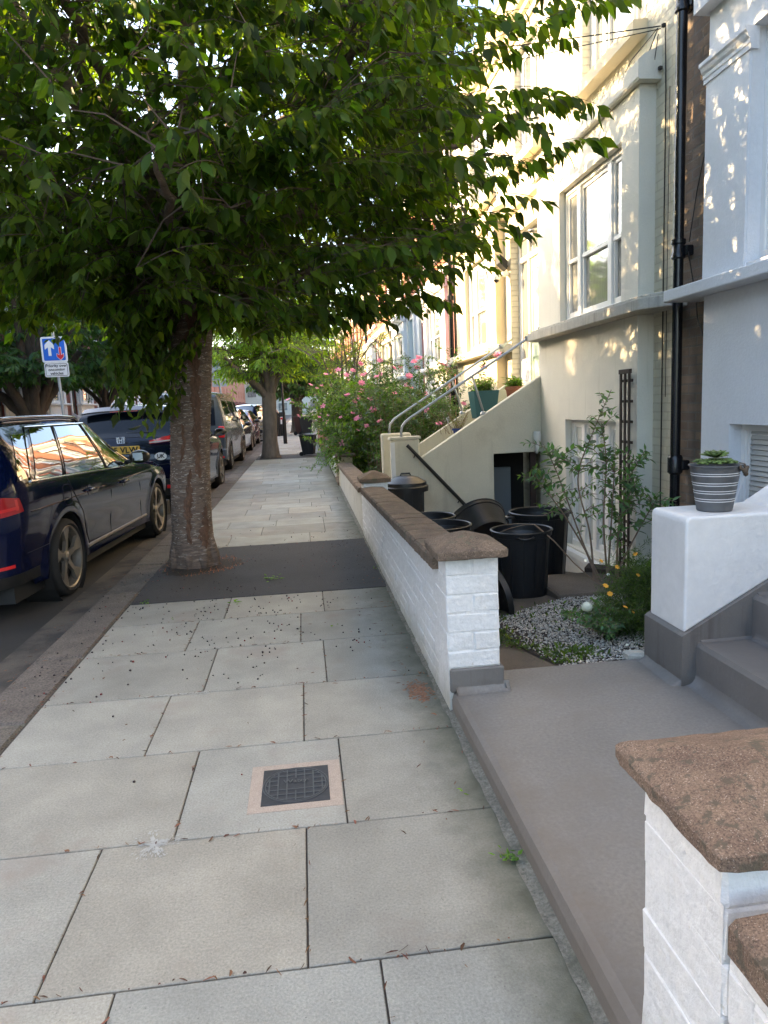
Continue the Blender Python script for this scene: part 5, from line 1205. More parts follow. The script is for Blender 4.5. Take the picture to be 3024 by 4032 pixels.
# ---- facing cars farther on
def hatch(name,label,paint,x,y,rz,H=1.48,group='cars parked along the kerb',sty='multi'):
    c=Car(name,label,group,4.1,1.75,(.75,3.3),.31,
     top=[(0,.95),(.06,1.05),(.25,1.20),(.5,H-.06),(.9,H),(1.8,H+.01),(2.3,H-.06),(3.1,1.05),(3.75,.92),(4.0,.78),(4.1,.62)],
     belt=[(0,.88),(.5,.97),(1.4,.95),(3.1,.90),(3.8,.78),(4.1,.55)],hw=[(0,.78),(.1,.85),(.4,.875),(3.4,.875),(3.9,.76),(4.1,.55)],hr=[(0,.66),(.4,.60),(2.2,.58),(3.1,.66),(3.8,.64),(4.1,.48)],paint=paint,crown=.05).body()
    bt=lambda y:c.v(c.belt,y)+.02; hi=lambda y:min(c.ze(y)-.02,H-.10)
    c.side_patch('side_window',M['carglass'],.55,1.55,bt,hi,.75,1.5); c.side_patch('side_window',M['carglass'],1.65,2.85,bt,hi,1.6,2.25); c.top_patch('rear_window',M['carglass'],.13,.46,.06); c.top_patch('windscreen',M['carglass'],2.36,3.04,.05)
    for nm,ya,yb,z0,z1,mt in (('headlight',3.72,4.03,.62,.76,M['clearlens']),('tail_light',.01,.22,.72,.98,M['redlens'])): c.side_patch(nm,mt,ya,yb,z0,z1,off=.006,nu=6,nv=3)
    b=MB(); b.cbox(-.26,.26,4.095,4.108,.40,.51,.003); b.build('number_plate',M['signwhite'],c.o); b=MB(); b.cbox(-.45,.45,4.07,4.103,.53,.60,.01); b.build('grille',M['trim'],c.o); b=MB(); b.cbox(-.55,.55,4.06,4.098,.28,.38,.01); b.build('air_intake',M['trim'],c.o)
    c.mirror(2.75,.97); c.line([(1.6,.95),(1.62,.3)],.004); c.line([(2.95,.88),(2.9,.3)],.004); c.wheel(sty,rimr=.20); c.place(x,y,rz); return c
hatch('hatchback','small black car with a bluish windscreen, nose towards the van, past the grey van',M['paintblack'],-2.75,28.3,178,1.55)
hatch('hatchback','dark red car parked behind the small black car',M['paintred'],-2.80,33.6,179)
hatch('off_road_car','dark navy off-road car with round headlights parked past the dark red car',M['paint'],-2.6,43.5,166,1.75)
hatch('hatchback','maroon car on the far side of the road, its roof just above the estate car',M['paintred'],-6.35,16.6,180,1.50,'cars parked across the road')
hatch('hatchback','silver car on the far side of the road beyond the sign post',M['paintsilver'],-6.35,27.4,180,1.48,'cars parked across the road')
hatch('hatchback','dark car parked across the road behind the priority sign',M['paintblack'],-6.35,30,0,1.48,'cars parked across the road')
for i,(x,y,p,l) in enumerate([(-2.8,52,'paintsilver','silver car far down the kerb'),(-2.8,58,'paintblack','black car far down the kerb beyond the silver one'),(-6.3,60,'paintsilver','silver car far down the opposite side'),(-2.8,66,'paintgrey','grey car farthest down the kerb')]): hatch('hatchback',l,M[p],x,y,2 if i%2 else 178)
# round headlights for the off-road car are suggested by rings on its nose
# ---- motorbike
w=thing('motorbike','black motorbike parked between the cars just past the second tree','motorbike',(-1.95,34.6,-.1),R(80))
for y in (0,1.35):
    b=MB(); b.lathe([(.20,-.05),(.27,-.055),(.30,0),(.27,.055),(.20,.05)],(0,y,.30),24,axis='x'); t=b.build('wheel',M['tyre'],w,smooth=True); b=MB(); b.lathe([(.19,-.02),(.21,-.02),(.21,.02),(.19,.02)],(0,y,.3),20,axis='x')
    for k in range(6): a=k*math.pi/3; b.tube([(0,y,.3),(0,y+.2*math.cos(a),.3+.2*math.sin(a))],.012,5)
    b.build('rim',M['rim'],t)
b=MB(); b.tube([(0,0,.3),(0,.35,.6),(0,.9,.75),(0,1.15,.85)],[.03,.06,.09,.04],8); b.lathe([(.001,-.16),(.16,-.12),(.18,0),(.16,.12),(.001,.16)],(0,.65,.42),14,axis='x'); b.build('frame',M['trim'],w,smooth=True)
b=MB(); b.tube([(0,.75,.80),(0,.95,.90),(0,1.12,.84)],[.08,.15,.07],10); b.build('fuel_tank',M['paintblack'],w,smooth=True)
b=MB(); b.tube([(0,.02,.82),(0,.35,.78),(0,.75,.80)],[.05,.11,.08],8); b.build('seat',M['trim'],w,smooth=True)
b=MB(); b.tube([(0,1.35,.3),(0,1.12,.95),(0,1.08,1.05)],.03,8); b.tube([(-.35,1.0,1.06),(-.1,1.1,1.05),(.1,1.1,1.05),(.35,1.0,1.06)],.015,6); b.build('handlebar',M['galv'],w,smooth=True)
b=MB(); b.lathe([(.001,.1),(.08,.09),(.09,.02),(.001,-.04)],(0,1.22,.88),14,axis='y'); b.build('headlight',M['clearlens'],w,smooth=True)
# ------------------------------------------------------------------ leaves and trees
LT=np.array([(0,0,0),(-.17,.20,.035),(0,.24,0),(.17,.20,.035),(-.235,.50,.02),(0,.53,-.03),(.235,.50,.02),(-.10,.79,-.04),(.10,.79,-.04),(0,1.05,-.14)])
LTT=np.array([(0,2,1),(0,3,2)]); LTQ=np.array([(1,2,5,4),(2,3,6,5),(4,5,9,7),(5,6,8,9)])
LS=np.array([(0,0,0),(-.2,.5,.02),(.2,.5,.02),(0,1,-.06)]); LSQ=np.array([(0,2,3,1)])
def leaf_arrays(P,D,S,W=1.0,simple=False):
    """P base, D direction (unit), S length; width axis roughly horizontal"""
    T=LS if simple else LT; n=len(P)
    up=np.array([0,0,1.0]); s=np.cross(D,up); ln=np.linalg.norm(s,axis=1,keepdims=True); bad=ln[:,0]<.15; s[bad]=rng.normal(size=(bad.sum(),3)); 
    s+=rng.normal(scale=.45,size=s.shape); s-=D*(s*D).sum(1,keepdims=True); s/=np.linalg.norm(s,axis=1,keepdims=True)
    N=np.cross(s,D)
    V=P[:,None]+S[:,None,None]*(T[None,:,0:1]*W*s[:,None]+T[None,:,1:2]*D[:,None]+T[None,:,2:3]*N[:,None])
    o=(np.arange(n)*len(T))[:,None,None]
    if simple: return V.reshape(-1,3),[(LSQ[None]+o).reshape(-1,4)],[1]
    return V.reshape(-1,3),[(LTT[None]+o).reshape(-1,3),(LTQ[None]+o).reshape(-1,4)],[2,4]
def leaf_object(name,P,D,S,m,parent,W=1.0,simple=False,tint=None,var=(.6,1.5),**kw):
    D=D/np.linalg.norm(D,axis=1,keepdims=True)
    V,F,k=leaf_arrays(P,D,S,W,simple); n=len(P); t=rng.uniform(*var,n); w=rng.uniform(-.18,.22,n)
    c=np.stack([t*(1+w),t,t*(1-w*.5)],1)
    if tint is not None: c=c*tint
    return np_mesh(name,V,F,m,parent,cols=[np.repeat(c,q,0) for q in k],**kw)
def unit(v): v=np.asarray(v,float); return v/np.linalg.norm(v)
class Skel:
    def __init__(s): s.P=[];s.par=[];s.rad=[]
    def path(s,pts,r0,r1,start=None,n=10,wob=.03):
        """smooth path through pts (Catmull-Rom); returns indices"""
        pts=[np.array(p,float) for p in pts]; 
        if start is not None: pts=[s.P[start]]+pts
        Q=[2*pts[0]-pts[1]]+pts+[2*pts[-1]-pts[-2]]; out=[]
        for i in range(1,len(Q)-2):
            for k in range(n):
                t=k/n; a,b,c,d=Q[i-1],Q[i],Q[i+1],Q[i+2]
                out.append(.5*((2*b)+(-a+c)*t+(2*a-5*b+4*c-d)*t*t+(-a+3*b-3*c+d)*t**3))
        out.append(pts[-1]); idx=[]; L_=len(out); prev=start
        for i,p in enumerate(out):
            if i==0 and start is not None: continue
            q=p+rng.normal(scale=wob,size=3)*(1 if 0<i<L_-1 else 0); s.P.append(q); s.par.append(prev); s.rad.append(r0+(r1-r0)*i/(L_-1)); prev=len(s.P)-1; idx.append(prev)
        return idx
def build_tree(name,label,loc,trunk,limbs,crown_fn,ntw,leaf,mats,group=None,leaf_kw={},twig_len=.5,leaves_per=16,leaf_len=.11,seed=0,droop=.75,extra=(),trunk_tex=None,simple=False,W=1.0,twigs_draw=True,seg=12,br=.006,up=.12,attach_r=.55,cat='tree'):
    """trunk: list of (x,y,z,r) world; limbs: list of point lists beginning on trunk; crown_fn(): sample a tip; every leaf hangs on a twig"""
    t=world_thing(name,label,cat,loc,group); 
    b=MB(); b.tube([p[:3] for p in trunk],[p[3] for p in trunk],seg*2)
    b.build('trunk',mats[0],t,smooth=True)
    sk=Skel(); lb=MB()
    base=[np.array(p[:3],float) for p in trunk if p[2]>trunk[-1][2]*.55]
    for L_,r0,r1 in limbs:
        idx=sk.path(L_,r0,r1,None,8,.02); lb.tube([tuple(sk.P[i]) for i in idx],[sk.rad[i] for i in idx],8)
    lb.build('limbs',mats[0],t,smooth=True)
    tips=[(crown_fn(),None) for _ in range(ntw)]+[(np.array(e[0],float),np.array(e[1],float) if e[1] is not None else None) for e in extra]
    NP=np.array(sk.P); core=np.mean(NP,0)
    order=np.argsort([np.min(np.linalg.norm(NP-tp[0],axis=1)) for tp in tips])
    P=[];D=[];S=[]; tb=MB(); nodes=[p for p in NP]; nr=list(sk.rad)
    NA=np.zeros((len(NP)+len(tips)*3,3)); NA[:len(NP)]=NP; cnt=len(NP); RA=np.zeros(len(NA)); RA[:cnt]=sk.rad
    for oi in order:
        tip,dirn=tips[oi]
        dd=NA[:cnt]-tip; dist=np.linalg.norm(dd,axis=1)+np.maximum(0,dd[:,2])*.25; j=int(dist.argmin()); a=NA[j].copy()
        out=tip-core; out[2]*=.25; out=out/(np.linalg.norm(out)+1e-6)
        if dirn is None: dirn=out+rng.normal(scale=.45,size=3)*np.array([1,1,.35]); 
        dirn=dirn/np.linalg.norm(dirn); L_=twig_len*rng.uniform(.7,1.3)
        s=tip-dirn*L_; mid=(a+s)/2+np.array([0,0,up*np.linalg.norm(s-a)])
        q=[a,mid,s]; r=min(RA[j],br*(1+np.linalg.norm(s-a)*.9))
        m_=5; tw=[]
        for k in range(m_+1):
            u=k/m_; p=s+dirn*L_*u+np.array([0,0,-.10*droop*L_*u*u+.05*L_*math.sin(u*3)]); tw.append(p)
        if twigs_draw: tb.tube([tuple(p) for p in q+tw[1:]],[r,r*.8,r*.6]+[r*.5*(1-.8*k/m_)+.001 for k in range(1,m_+1)],4,cap=False)
        for p in (mid,s,tw[3]): NA[cnt]=p; RA[cnt]=r*.8; cnt+=1
        side=unit(np.cross(dirn,[0,0,1])+1e-4)
        nl=int(leaves_per*rng.uniform(.7,1.2))
        for k in range(nl):
            u=(k+rng.random()*.6)/nl; x=u*m_; i=min(int(x),m_-1); p=tw[i]*(1-(x-i))+tw[i+1]*(x-i); sg=1 if k%2 else -1
            d=side*sg*rng.uniform(.25,.75)+dirn*rng.uniform(.15,.7)+np.array([0,0,-droop*rng.uniform(.2,1.4)])+rng.normal(scale=.2,size=3)
            d=unit(d)
            if name=='cherry_tree' and p[0]<-1.48 and p[2]<2.24-.35*(p[0]+1.48)*(p[0]>-2.2): continue   # crown kept lifted over the road
            P.append(p+d*.015); D.append(d); S.append(leaf_len*rng.uniform(.5,1.28)*(1.0-.3*(u>.93)))
    if twigs_draw: tb.build('twigs',mats[1],t)
    leaf_object('crown',np.array(P),np.array(D),np.array(S),leaf,t,W=W,simple=simple,**leaf_kw)
    return t
# -- near cherry tree
def supell(c,r,rz_up,rz_dn,p=3.2,rin=.40):
    while True:
        v=rng.uniform(-1,1,3); p_=2.0 if (p>3 and v[0]>0) else p; k=(abs(v[0])**p_+abs(v[1])**p_)**(1/p_); e=(k**2.6+abs(v[2])**2.6)**(1/2.6) if v[2]>0 else (k**4+abs(v[2])**4)**.25
        if e<=1 and e>=rin: return np.array([c[0]+v[0]*r[0],c[1]+v[1]*r[1],c[2]+(v[2]*rz_up if v[2]>0 else v[2]*rz_dn)])
def crown1():
    while True:
        p=supell((-1.0,6.75,4.5),(3.0,3.4),3.1,2.28)
        # uneven outline: scalloped layers on the street-house side
        if p[0]>0: 
            lim=1.5+.35*math.sin(p[2]*6.5+.6)+.12*math.sin(p[1]*5)+.15*max(0,p[2]-3)
            if p[0]>lim-.0: continue
        if p[2]<2.35 and abs(p[0]+.9)<.28 and abs(p[1]-6.7)<.4: continue
        # keep the lens side hollow
        if p[1]<3.6 and p[2]<2.7: continue
        q=rng.random()
        # less dense in a few pockets
        if math.sin(p[0]*2.3+1)*math.sin(p[1]*1.9)*math.sin(p[2]*2.6+2)>.40 and q<.45: continue
        if p[2]>5.2 and q<.35: continue
        if p[1]>8.0 and q<.55: continue
        return p
tr=[(-1.08,6.86,-.05,.222),(-1.08,6.85,.04,.21),(-1.09,6.83,.16,.20),(-1.08,6.82,.45,.186),(-1.06,6.8,.8,.18),(-1.03,6.8,1.2,.178),(-.99,6.8,1.6,.182),(-.96,6.8,2.0,.19),(-.94,6.8,2.3,.20),(-.92,6.8,2.6,.21),(-.90,6.8,2.85,.17)]
def limb(a,el,l,r0=.075,z=2.65,bend=.25):
    """limb from the fork, azimuth a (deg, 0=+x, 90=+y), rising at el"""
    a=R(a);el=R(el); b0=np.array([-.91,6.8,z]); d=np.array([math.cos(a)*math.cos(el),math.sin(a)*math.cos(el),math.sin(el)])
    hd=np.array([math.cos(a),math.sin(a),0]); return ([tuple(b0+hd*.05),tuple(b0+d*l*.35),tuple(b0+d*l*.7+hd*bend*.3),tuple(b0+d*l+hd*bend-np.array([0,0,bend*.4]))],r0,.018)
limbs=[limb(-100,35,2.7,.08),limb(-55,28,2.8,.075,2.5),limb(-15,25,2.6,.08,2.6),limb(30,30,2.6,.07),limb(75,35,2.6),limb(120,30,2.7),limb(165,28,2.8,.08),limb(-150,30,2.9,.08),limb(-75,62,3.3,.11,2.75),limb(10,66,3.6,.12,2.75,.1),limb(110,60,3.4,.11,2.75),limb(200,58,3.5,.12,2.75),limb(-20,48,3.2,.08,2.7),limb(-120,50,3.3,.08,2.7),limb(-85,12,2.5,.06,2.35),limb(-35,10,2.3,.055,2.3)]
# low branches whose sprays show against the houses and over the road
ex=[]
def spray(x,y,z,dx,dy,dz,n=6,sp=.16):
    d=unit((dx,dy,dz))
    for i in range(n):
        ex.append(((x-d[0]*i*.17+rng.normal()*sp*.25,y-d[1]*i*.17+rng.normal()*sp,z-d[2]*i*.17+rng.normal()*sp*.16),d+rng.normal(scale=.16,size=3)))
spray(1.83,4.35,2.93,1,-.25,.12,9,.13); spray(1.52,4.55,2.52,1,-.2,.05,9,.13); spray(1.12,4.8,2.13,1,-.15,-.02,9,.14); spray(1.62,4.1,3.18,1,-.2,.1,8,.12); spray(1.75,4.0,3.42,1,-.1,.15,8,.13); spray(1.85,3.9,3.62,1,0,.1,8,.13); spray(1.36,4.7,2.32,1,-.2,.05,7); spray(.85,4.9,2.06,1,-.2,-.05,8); spray(.4,5.0,2.02,.6,-.8,-.1,8); spray(.95,3.75,3.12,.8,-.6,.05,9,.12); spray(.3,3.6,2.95,.4,-1,.0,9,.13); spray(-.5,3.75,2.6,-.1,-1,-.05,8,.15)
spray(-1.25,5.35,2.15,-.3,-.8,-.3,9,.18); spray(-2.2,5.3,2.38,-.6,-.6,-.25,9,.2); spray(-2.7,5.6,2.3,-.8,-.4,-.2,9,.22); spray(-1.35,5.9,1.93,-.3,-.7,-.5,9,.12); spray(-1.42,6.0,1.68,-.15,-.5,-.8,8,.10); spray(-1.38,6.15,1.52,.0,-.3,-.9,7,.08); spray(-1.35,6.3,1.8,.0,-.5,-.8,6,.08); spray(-.55,5.6,2.1,.2,-.9,-.3,9,.15); spray(-.1,5.5,2.08,.3,-.9,-.3,8,.16); spray(-.9,5.3,2.3,.1,-.9,-.3,9,.18); spray(-3.4,5.9,2.45,-.9,-.2,-.2,9,.25)
spray(-1.05,4.6,2.55,-.1,-1,-.15,9,.2); spray(-1.9,4.5,2.65,-.3,-1,-.1,9,.2)
for x,y,z in ((-1.27,6.1,1.38),(-1.34,5.95,1.46),(-1.25,6.25,1.28),(-1.30,6.2,1.52),(-1.40,5.7,1.58),(-1.5,5.8,1.66),(-1.34,6.0,1.56),(-1.30,6.1,1.48),(-1.30,6.2,1.66),(-1.3,6.0,1.66),(-1.45,5.9,1.82),(-1.22,6.0,1.74),(-1.38,6.15,1.95),(-1.42,5.9,2.0),(-1.3,5.95,1.98),(-1.30,5.85,2.05),(-1.5,6.2,2.12),(-1.25,6.3,2.1)): spray(x,y,z,-.15+rng.normal()*.2,-.55,-.75,8,.10)
for x,y,z in ((1.95,4.5,3.15),(1.75,4.9,2.75),(1.45,5.2,2.5),(1.65,5.6,2.7),(1.9,5.4,3.1),(2.0,5.0,3.5),(1.25,4.4,2.45),(1.4,4.1,2.85),(2.05,4.3,3.75),(1.2,5.3,2.2)): spray(x,y,z,1,-.2+rng.normal()*.2,.06,6,.08)
T1=build_tree('cherry_tree','large leafy tree with a scarred cherry-bark trunk at the kerb beside the navy estate car',(-1.1,6.8,0),tr,limbs,crown1,3700,M['leaf'],(M['bark'],M['twig']),leaves_per=21,leaf_len=.108,extra=ex,W=1.0,twig_len=.5,droop=.8,leaf_kw=dict(var=(.4,1.9)))
# bark scar strip and horizontal lenticel bands on the near trunk
def trunk_at(z):
    Z=[p[2] for p in tr]; return (np.interp(z,Z,[p[0] for p in tr]),np.interp(z,Z,[p[1] for p in tr]),np.interp(z,Z,[p[3] for p in tr]))
b=MB(); rd=random.Random(4)
for (z0,z1,ac,wd_,ph) in ((1.35,2.45,-72,.24,1),(.85,1.55,-60,.17,2),(.25,.95,-88,.15,3),(.15,.6,-45,.20,4),(1.0,1.35,-105,.08,5)):
    def scar(u,v):
        z=z0+u*(z1-z0); cx,cy,r=trunk_at(z); a0=R(ac)+.08*math.sin(u*5+ph)+.04*math.sin(u*17+ph); w=wd_*1.35*(math.sin(math.pi*min(1,max(0,u)))**.35)*(1+.25*math.sin(u*9+ph)+.25*math.sin(u*37+2*ph))
        a=a0+(v-.5)*2*w+rd.uniform(-.012,.012); e=max(0,1-abs(2*v-1)**2); rr=r-.004+e*(.008+.010*abs(math.sin(u*27+v*5+ph)))+rd.uniform(-.004,.004)*(e>.1)
        return (cx+rr*math.cos(a),cy+rr*math.sin(a),z)
    b=MB(); b.grid(scar,int(60*(z1-z0))+8,10,flip=True); b.build('bark_scar',M['bark_red'],T1,smooth=True)
b=MB()
for i in range(950):
    z=rd.uniform(.25,2.4); a=rd.uniform(-math.pi,.1); cx,cy,r=trunk_at(z); w=rd.uniform(.03,.22); h=rd.uniform(.0012,.0035); n=4; P=[]
    for k in range(n+1):
        aa=a+w*(k/n-.5); P.append((cx+(r+.0035)*math.cos(aa),cy+(r+.0035)*math.sin(aa),z+.003*math.sin(k+i)))
    t=rd.uniform(.6,1.5)
    for k in range(n):
        p,q=P[k],P[k+1]; b.add([(p[0],p[1],p[2]-h),(q[0],q[1],q[2]-h),(q[0],q[1],q[2]+h),(p[0],p[1],p[2]+h)],[(0,1,2,3)],col=(t,t,t))
b.build('lenticels',mat('pale_lenticels',(.40,.34,.29),.8,.4,30,tint=True),T1)
b=MB()
for a,l,w in ((-150,.34,.09),(-60,.30,.08),(-100,.28,.07),(-20,.33,.08),(180,.33,.08),(60,.3,.08)):
    a=R(a); b.tube([(-1.08+.12*math.cos(a),6.84+.12*math.sin(a),.34),(-1.08+.19*math.cos(a),6.85+.19*math.sin(a),.11),(-1.08+l*.68*math.cos(a),6.85+l*.68*math.sin(a),-.03)],[w*.8,w*.7,.02],8)
b.build('root_flare',M['bark'],T1,smooth=True)
# -- second street tree
def tree_generic(name,label,x,y,h,cr,cz,rzd,ntw,leaf,bark,ll,lp,seed,tw=.6,droop=.8,tr_r=.2,lean=.1,fork=1.6,simple=True,group=None,W=.9,tl=None,nl=9,rin=.35,zmin=None,tint=None,var=(.6,1.5),el=(25,65),tlen=.55):
    rd=random.Random(seed)
    trunk=[(x,y,-.1,tr_r*1.7),(x,y,.1,tr_r*1.25),(x+lean*.1,y,.5,tr_r),(x+lean*.4,y,fork*.7,tr_r*.95),(x+lean*.6,y,fork,tr_r*.95),(x+lean*.8,y,fork+.5,tr_r*.6)]
    b0=np.array([x+lean*.6,y,fork]); lim=[]
    for i in range(nl):
        a=R(360*i/nl+rd.uniform(-15,15)); e=R(rd.uniform(*el)); l=min(cr/max(.3,math.cos(e)),(h-fork))*rd.uniform(.65,.9); d=np.array([math.cos(a)*math.cos(e),math.sin(a)*math.cos(e),math.sin(e)])
        lim.append(([tuple(b0),tuple(b0+d*l*.35+np.array([0,0,.06])),tuple(b0+d*l*.7),tuple(b0+d*l)],tr_r*.5,.03))
    lim.append(([tuple(b0),tuple(b0+np.array([.1,.0,(h-fork)*.4])),tuple(b0+np.array([0,.1,(h-fork)*.8]))],tr_r*.6,.04))
    ph=rd.uniform(0,6)
    def cf():
        while True:
            p=supell((x,y,cz),(cr,cr),h-cz,rzd,2.4,rin)
            th=math.atan2(p[1]-y,p[0]-x); k=math.hypot(p[0]-x,p[1]-y)/cr
            if k>.80+.2*math.sin(3*th+ph+p[2]*1.7): continue
            if zmin and p[2]<zmin: continue
            if math.sin(p[0]*1.7+ph)*math.sin(p[1]*1.5)*math.sin(p[2]*1.9)>.3 and rng.random()<.75: continue
            return p
    return build_tree(name,label,(x,y,0),trunk,lim,cf,ntw,leaf,(bark,M['twig']),group=group,leaves_per=lp,leaf_len=ll,simple=simple,W=W,twig_len=tlen,droop=droop,seg=8,br=.010,leaf_kw=dict(var=var,tint=tint))
tree_generic('street_tree','second street tree with grey forked trunk and feathery yellow-green leaves, past the grey van',-.98,21.7,6.6,2.7,4.2,1.9,900,M['leafy'],M['bark2'],.20,22,5,tr_r=.22,fork=1.75,W=.62,nl=8,var=(.6,1.6),el=(35,72),zmin=2.25,tlen=.7)
tree_generic('street_tree','third street tree, dark and dense, beyond the litter bin on the same pavement',-.35,43,6.6,3.0,4.2,2.0,460,M['leafd'],M['bark3'],.34,22,8,tr_r=.26,fork=2.0,W=1.0,nl=7,zmin=2.0,tlen=.9)
tree_generic('street_tree','farthest street tree on the near pavement, a dark green mass',-.2,62,7,3.2,4.6,2.3,260,M['leafd'],M['bark3'],.5,18,9,tr_r=.28,fork=2.0,W=1.0,nl=6,zmin=2.1,tlen=1.2)
for i,(x,y,h,cr,n,l,tr_,fk) in enumerate([(-9.4,26.5,8.3,4.3,900,'big dark street tree with a thick low-forked trunk across the road',.42,1.3),(-8.8,34,8.0,4.3,800,'dark leafy tree across the road behind the priority sign',.2,1.8),(-8.8,43,7.5,3.4,450,'dark street tree across the road above the compact SUV',.25,1.8),(-9.3,14.5,8.5,3.4,380,'tall street tree across the road behind the maroon car',.3,2.0)]):
    tree_generic('street_tree',l,x,y,h,cr,4.4,2.9,n,M['leafd'],M['bark3'],.30,24,20+i,tr_r=tr_,fork=fk,W=.95,nl=9,zmin=2.75,el=(40,75),tlen=.8)
# ------------------------------------------------------------------ garden plants
def plant(name,label,cat,loc,stems,n_side,leafm,leaf_len,stemm,rad=.006,W=.8,droop=.3,dens=16,seed=0,leaf_from=.35,side_len=.2,flowers=None,group=None,var=(.6,1.4),simple=False,tint=None,lw=.5):
    """stems: list of point lists"""
    rd=random.Random(seed); t=world_thing(name,label,cat,loc,group); b=MB(); P=[];D=[];S=[]; tips=[]
    for st in stems:
        Q=[Vector(p) for p in st]; n=24; pts=[]
        # Catmull-Rom
        C_=[Q[0]*2-Q[1]]+Q+[Q[-1]*2-Q[-2]]
        for i in range(1,len(C_)-2):
            for k in range(8):
                u=k/8; a,b_,c_,d_=C_[i-1:i+3]; pts.append(.5*((2*b_)+(c_-a)*u+(2*a-5*b_+4*c_-d_)*u*u+(3*b_-a-3*c_+d_)*u**3))
        pts.append(Q[-1]); N=len(pts); b.tube([tuple(p) for p in pts],[rad*(1-.75*i/N) for i in range(N)],5)
        def leafline(pp,f0,dn,ll):
            L_=sum((pp[i+1]-pp[i]).length for i in range(len(pp)-1)); k=max(2,int(L_*dn))
            for j in range(k):
                u=f0+(1-f0)*j/k; x=u*(len(pp)-1); i=min(int(x),len(pp)-2); p=pp[i].lerp(pp[i+1],x-i); d=(pp[i+1]-pp[i]).normalized(); sd=d.cross(Vector((rd.gauss(0,1),rd.gauss(0,1),rd.gauss(0,1)))).normalized()
                for s_ in (1,-1): v=(sd*s_*lw*1.5+d*.5+Vector((0,0,-droop*rd.random()))).normalized(); P.append(tuple(p)); D.append(tuple(v)); S.append(ll*rd.uniform(.5,1.15)*(1-.4*max(0,u-.8)/.2))
        leafline(pts,leaf_from,dens,leaf_len)
        for _ in range(n_side):
            i=rd.randint(int(N*leaf_from*.6),N-2); p=pts[i]; a=rd.uniform(0,6.28); l=side_len*rd.uniform(.5,1.3); d=Vector((math.cos(a),math.sin(a),rd.uniform(.1,.8))).normalized()*l
            sp=[p,p+d*.5+Vector((0,0,.02)),p+d-Vector((0,0,l*.15*rd.random()))]; b.tube([tuple(q) for q in sp],[rad*.4,rad*.3,rad*.15],4); leafline(sp,.15,dens*1.3,leaf_len*.75); tips.append(tuple(sp[-1]))
        tips.append(tuple(pts[-1]))
    b.build('stems',stemm,t); leaf_object('foliage',np.array(P),np.array(D),np.array(S),leafm,t,W=W,simple=simple,var=var,tint=tint)
    return t,tips
# bare-stemmed shrub before the bay
stems=[[(2.35,5.62,-.12),(2.36,5.75,.3),(2.30,5.85,.75),(2.42,5.8,1.15),(2.55,5.75,1.48)],[(2.38,5.60,-.12),(2.25,5.75,.35),(2.12,5.85,.8),(2.02,5.9,1.05)],[(2.45,5.58,-.12),(2.42,5.6,.4),(2.45,5.62,.9),(2.40,5.6,1.22)],[(2.5,5.55,-.12),(2.55,5.6,.3),(2.62,5.6,.7),(2.72,5.55,.95)],[(2.48,5.55,-.1),(2.60,5.55,.15),(2.74,5.5,.45),(2.82,5.45,.62)],[(2.40,5.6,-.1),(2.28,5.7,.2),(2.10,5.7,.5),(1.95,5.75,.72),(1.86,5.75,.85)],[(2.52,5.55,-.1),(2.50,5.5,.35),(2.56,5.45,.62),(2.60,5.4,.72)],[(2.44,5.57,-.1),(2.47,5.55,.5),(2.52,5.6,1.0)]]
plant('shrub','straggly shrub with bare reddish stems and dark leaves before the lower bay window','shrub',(2.42,5.6,-.1),stems,12,M['leafb'],.095,M['stem'],rad=.010,W=.95,droop=.5,dens=15,seed=3,leaf_from=.52,side_len=.24)
# bushy herb with yellow flowers beside pier
st=[]
rd=random.Random(9)
for i in range(190):
    a=rd.uniform(0,6.28); r=rd.uniform(.0,.38); x=2.02+r*math.cos(a)*.80; y=4.02+r*math.sin(a)*1.2; z0=garden_z(y); h=rd.uniform(.22,.56)*(1-.4*r/.5); lx,ly=rd.gauss(0,.10),rd.gauss(-.04,.10)
    st.append([(x,y,z0),(x+lx*.4,y+ly*.4,z0+h*.55),(x+lx,y+ly,z0+h)])
t,tips=plant('flowering_bush','bushy grey-green herb with small orange-yellow flowers at the foot of the white pier','bush',(2.0,4.0,0),st,7,M['leafg'],.046,M['herb'],rad=.0018,W=.30,droop=.2,dens=60,seed=5,leaf_from=.1,side_len=.10,simple=True,tint=np.array([.62,.66,.62]),var=(.3,1.3))
def flower(mb,c,r,n=6,rd=random,tilt=.5,col=None):
    nrm=Vector((rd.gauss(0,.35),-1*tilt+rd.gauss(0,.3),.8)).normalized(); s=nrm.orthogonal().normalized(); w=nrm.cross(s); c=Vector(c)
    for k in range(n):
        a=2*math.pi*k/n; d=s*math.cos(a)+w*math.sin(a); e=s*math.cos(a+1.57)+w*math.sin(a+1.57)
        t=rd.uniform(.8,1.15); mb.add([c,c+d*r*.6+e*r*.33+nrm*r*.15,c+d*r+nrm*r*.1,c+d*r*.6-e*r*.33+nrm*r*.15],[(0,1,2,3)],col=(t,t*(col or 1),t))
def flower_pts(pts,r,m,parent,name,n=6,seed=1,double=0):
    rd=random.Random(seed)
    for p in pts:
        b=MB(); rr=r*rd.uniform(.75,1.2); flower(b,p,rr,n,rd)
        for q in range(double): flower(b,(p[0],p[1]-.004*q,p[2]+.004*q),rr*(.8-.22*q),n,rd)
        b.build(name,m,parent)
ft=[(1.72,3.95,.33),(1.80,3.86,.22),(1.84,3.84,.19),(1.98,3.72,.30),(1.86,4.1,.40),(1.80,4.2,.42),(2.0,4.15,.46),(1.76,3.98,.27),(2.06,3.9,.40),(1.92,3.95,.38)]
flower_pts(ft,.017,M['petaly'],t,'flower',7,2)
flower_pts([(1.95,3.8,.32),(2.1,3.72,.27),(1.72,4.25,.42),(1.78,4.05,.37),(2.08,3.66,.12),(1.70,3.62,.08)],.012,M['petalw'],t,'flower',6,3)
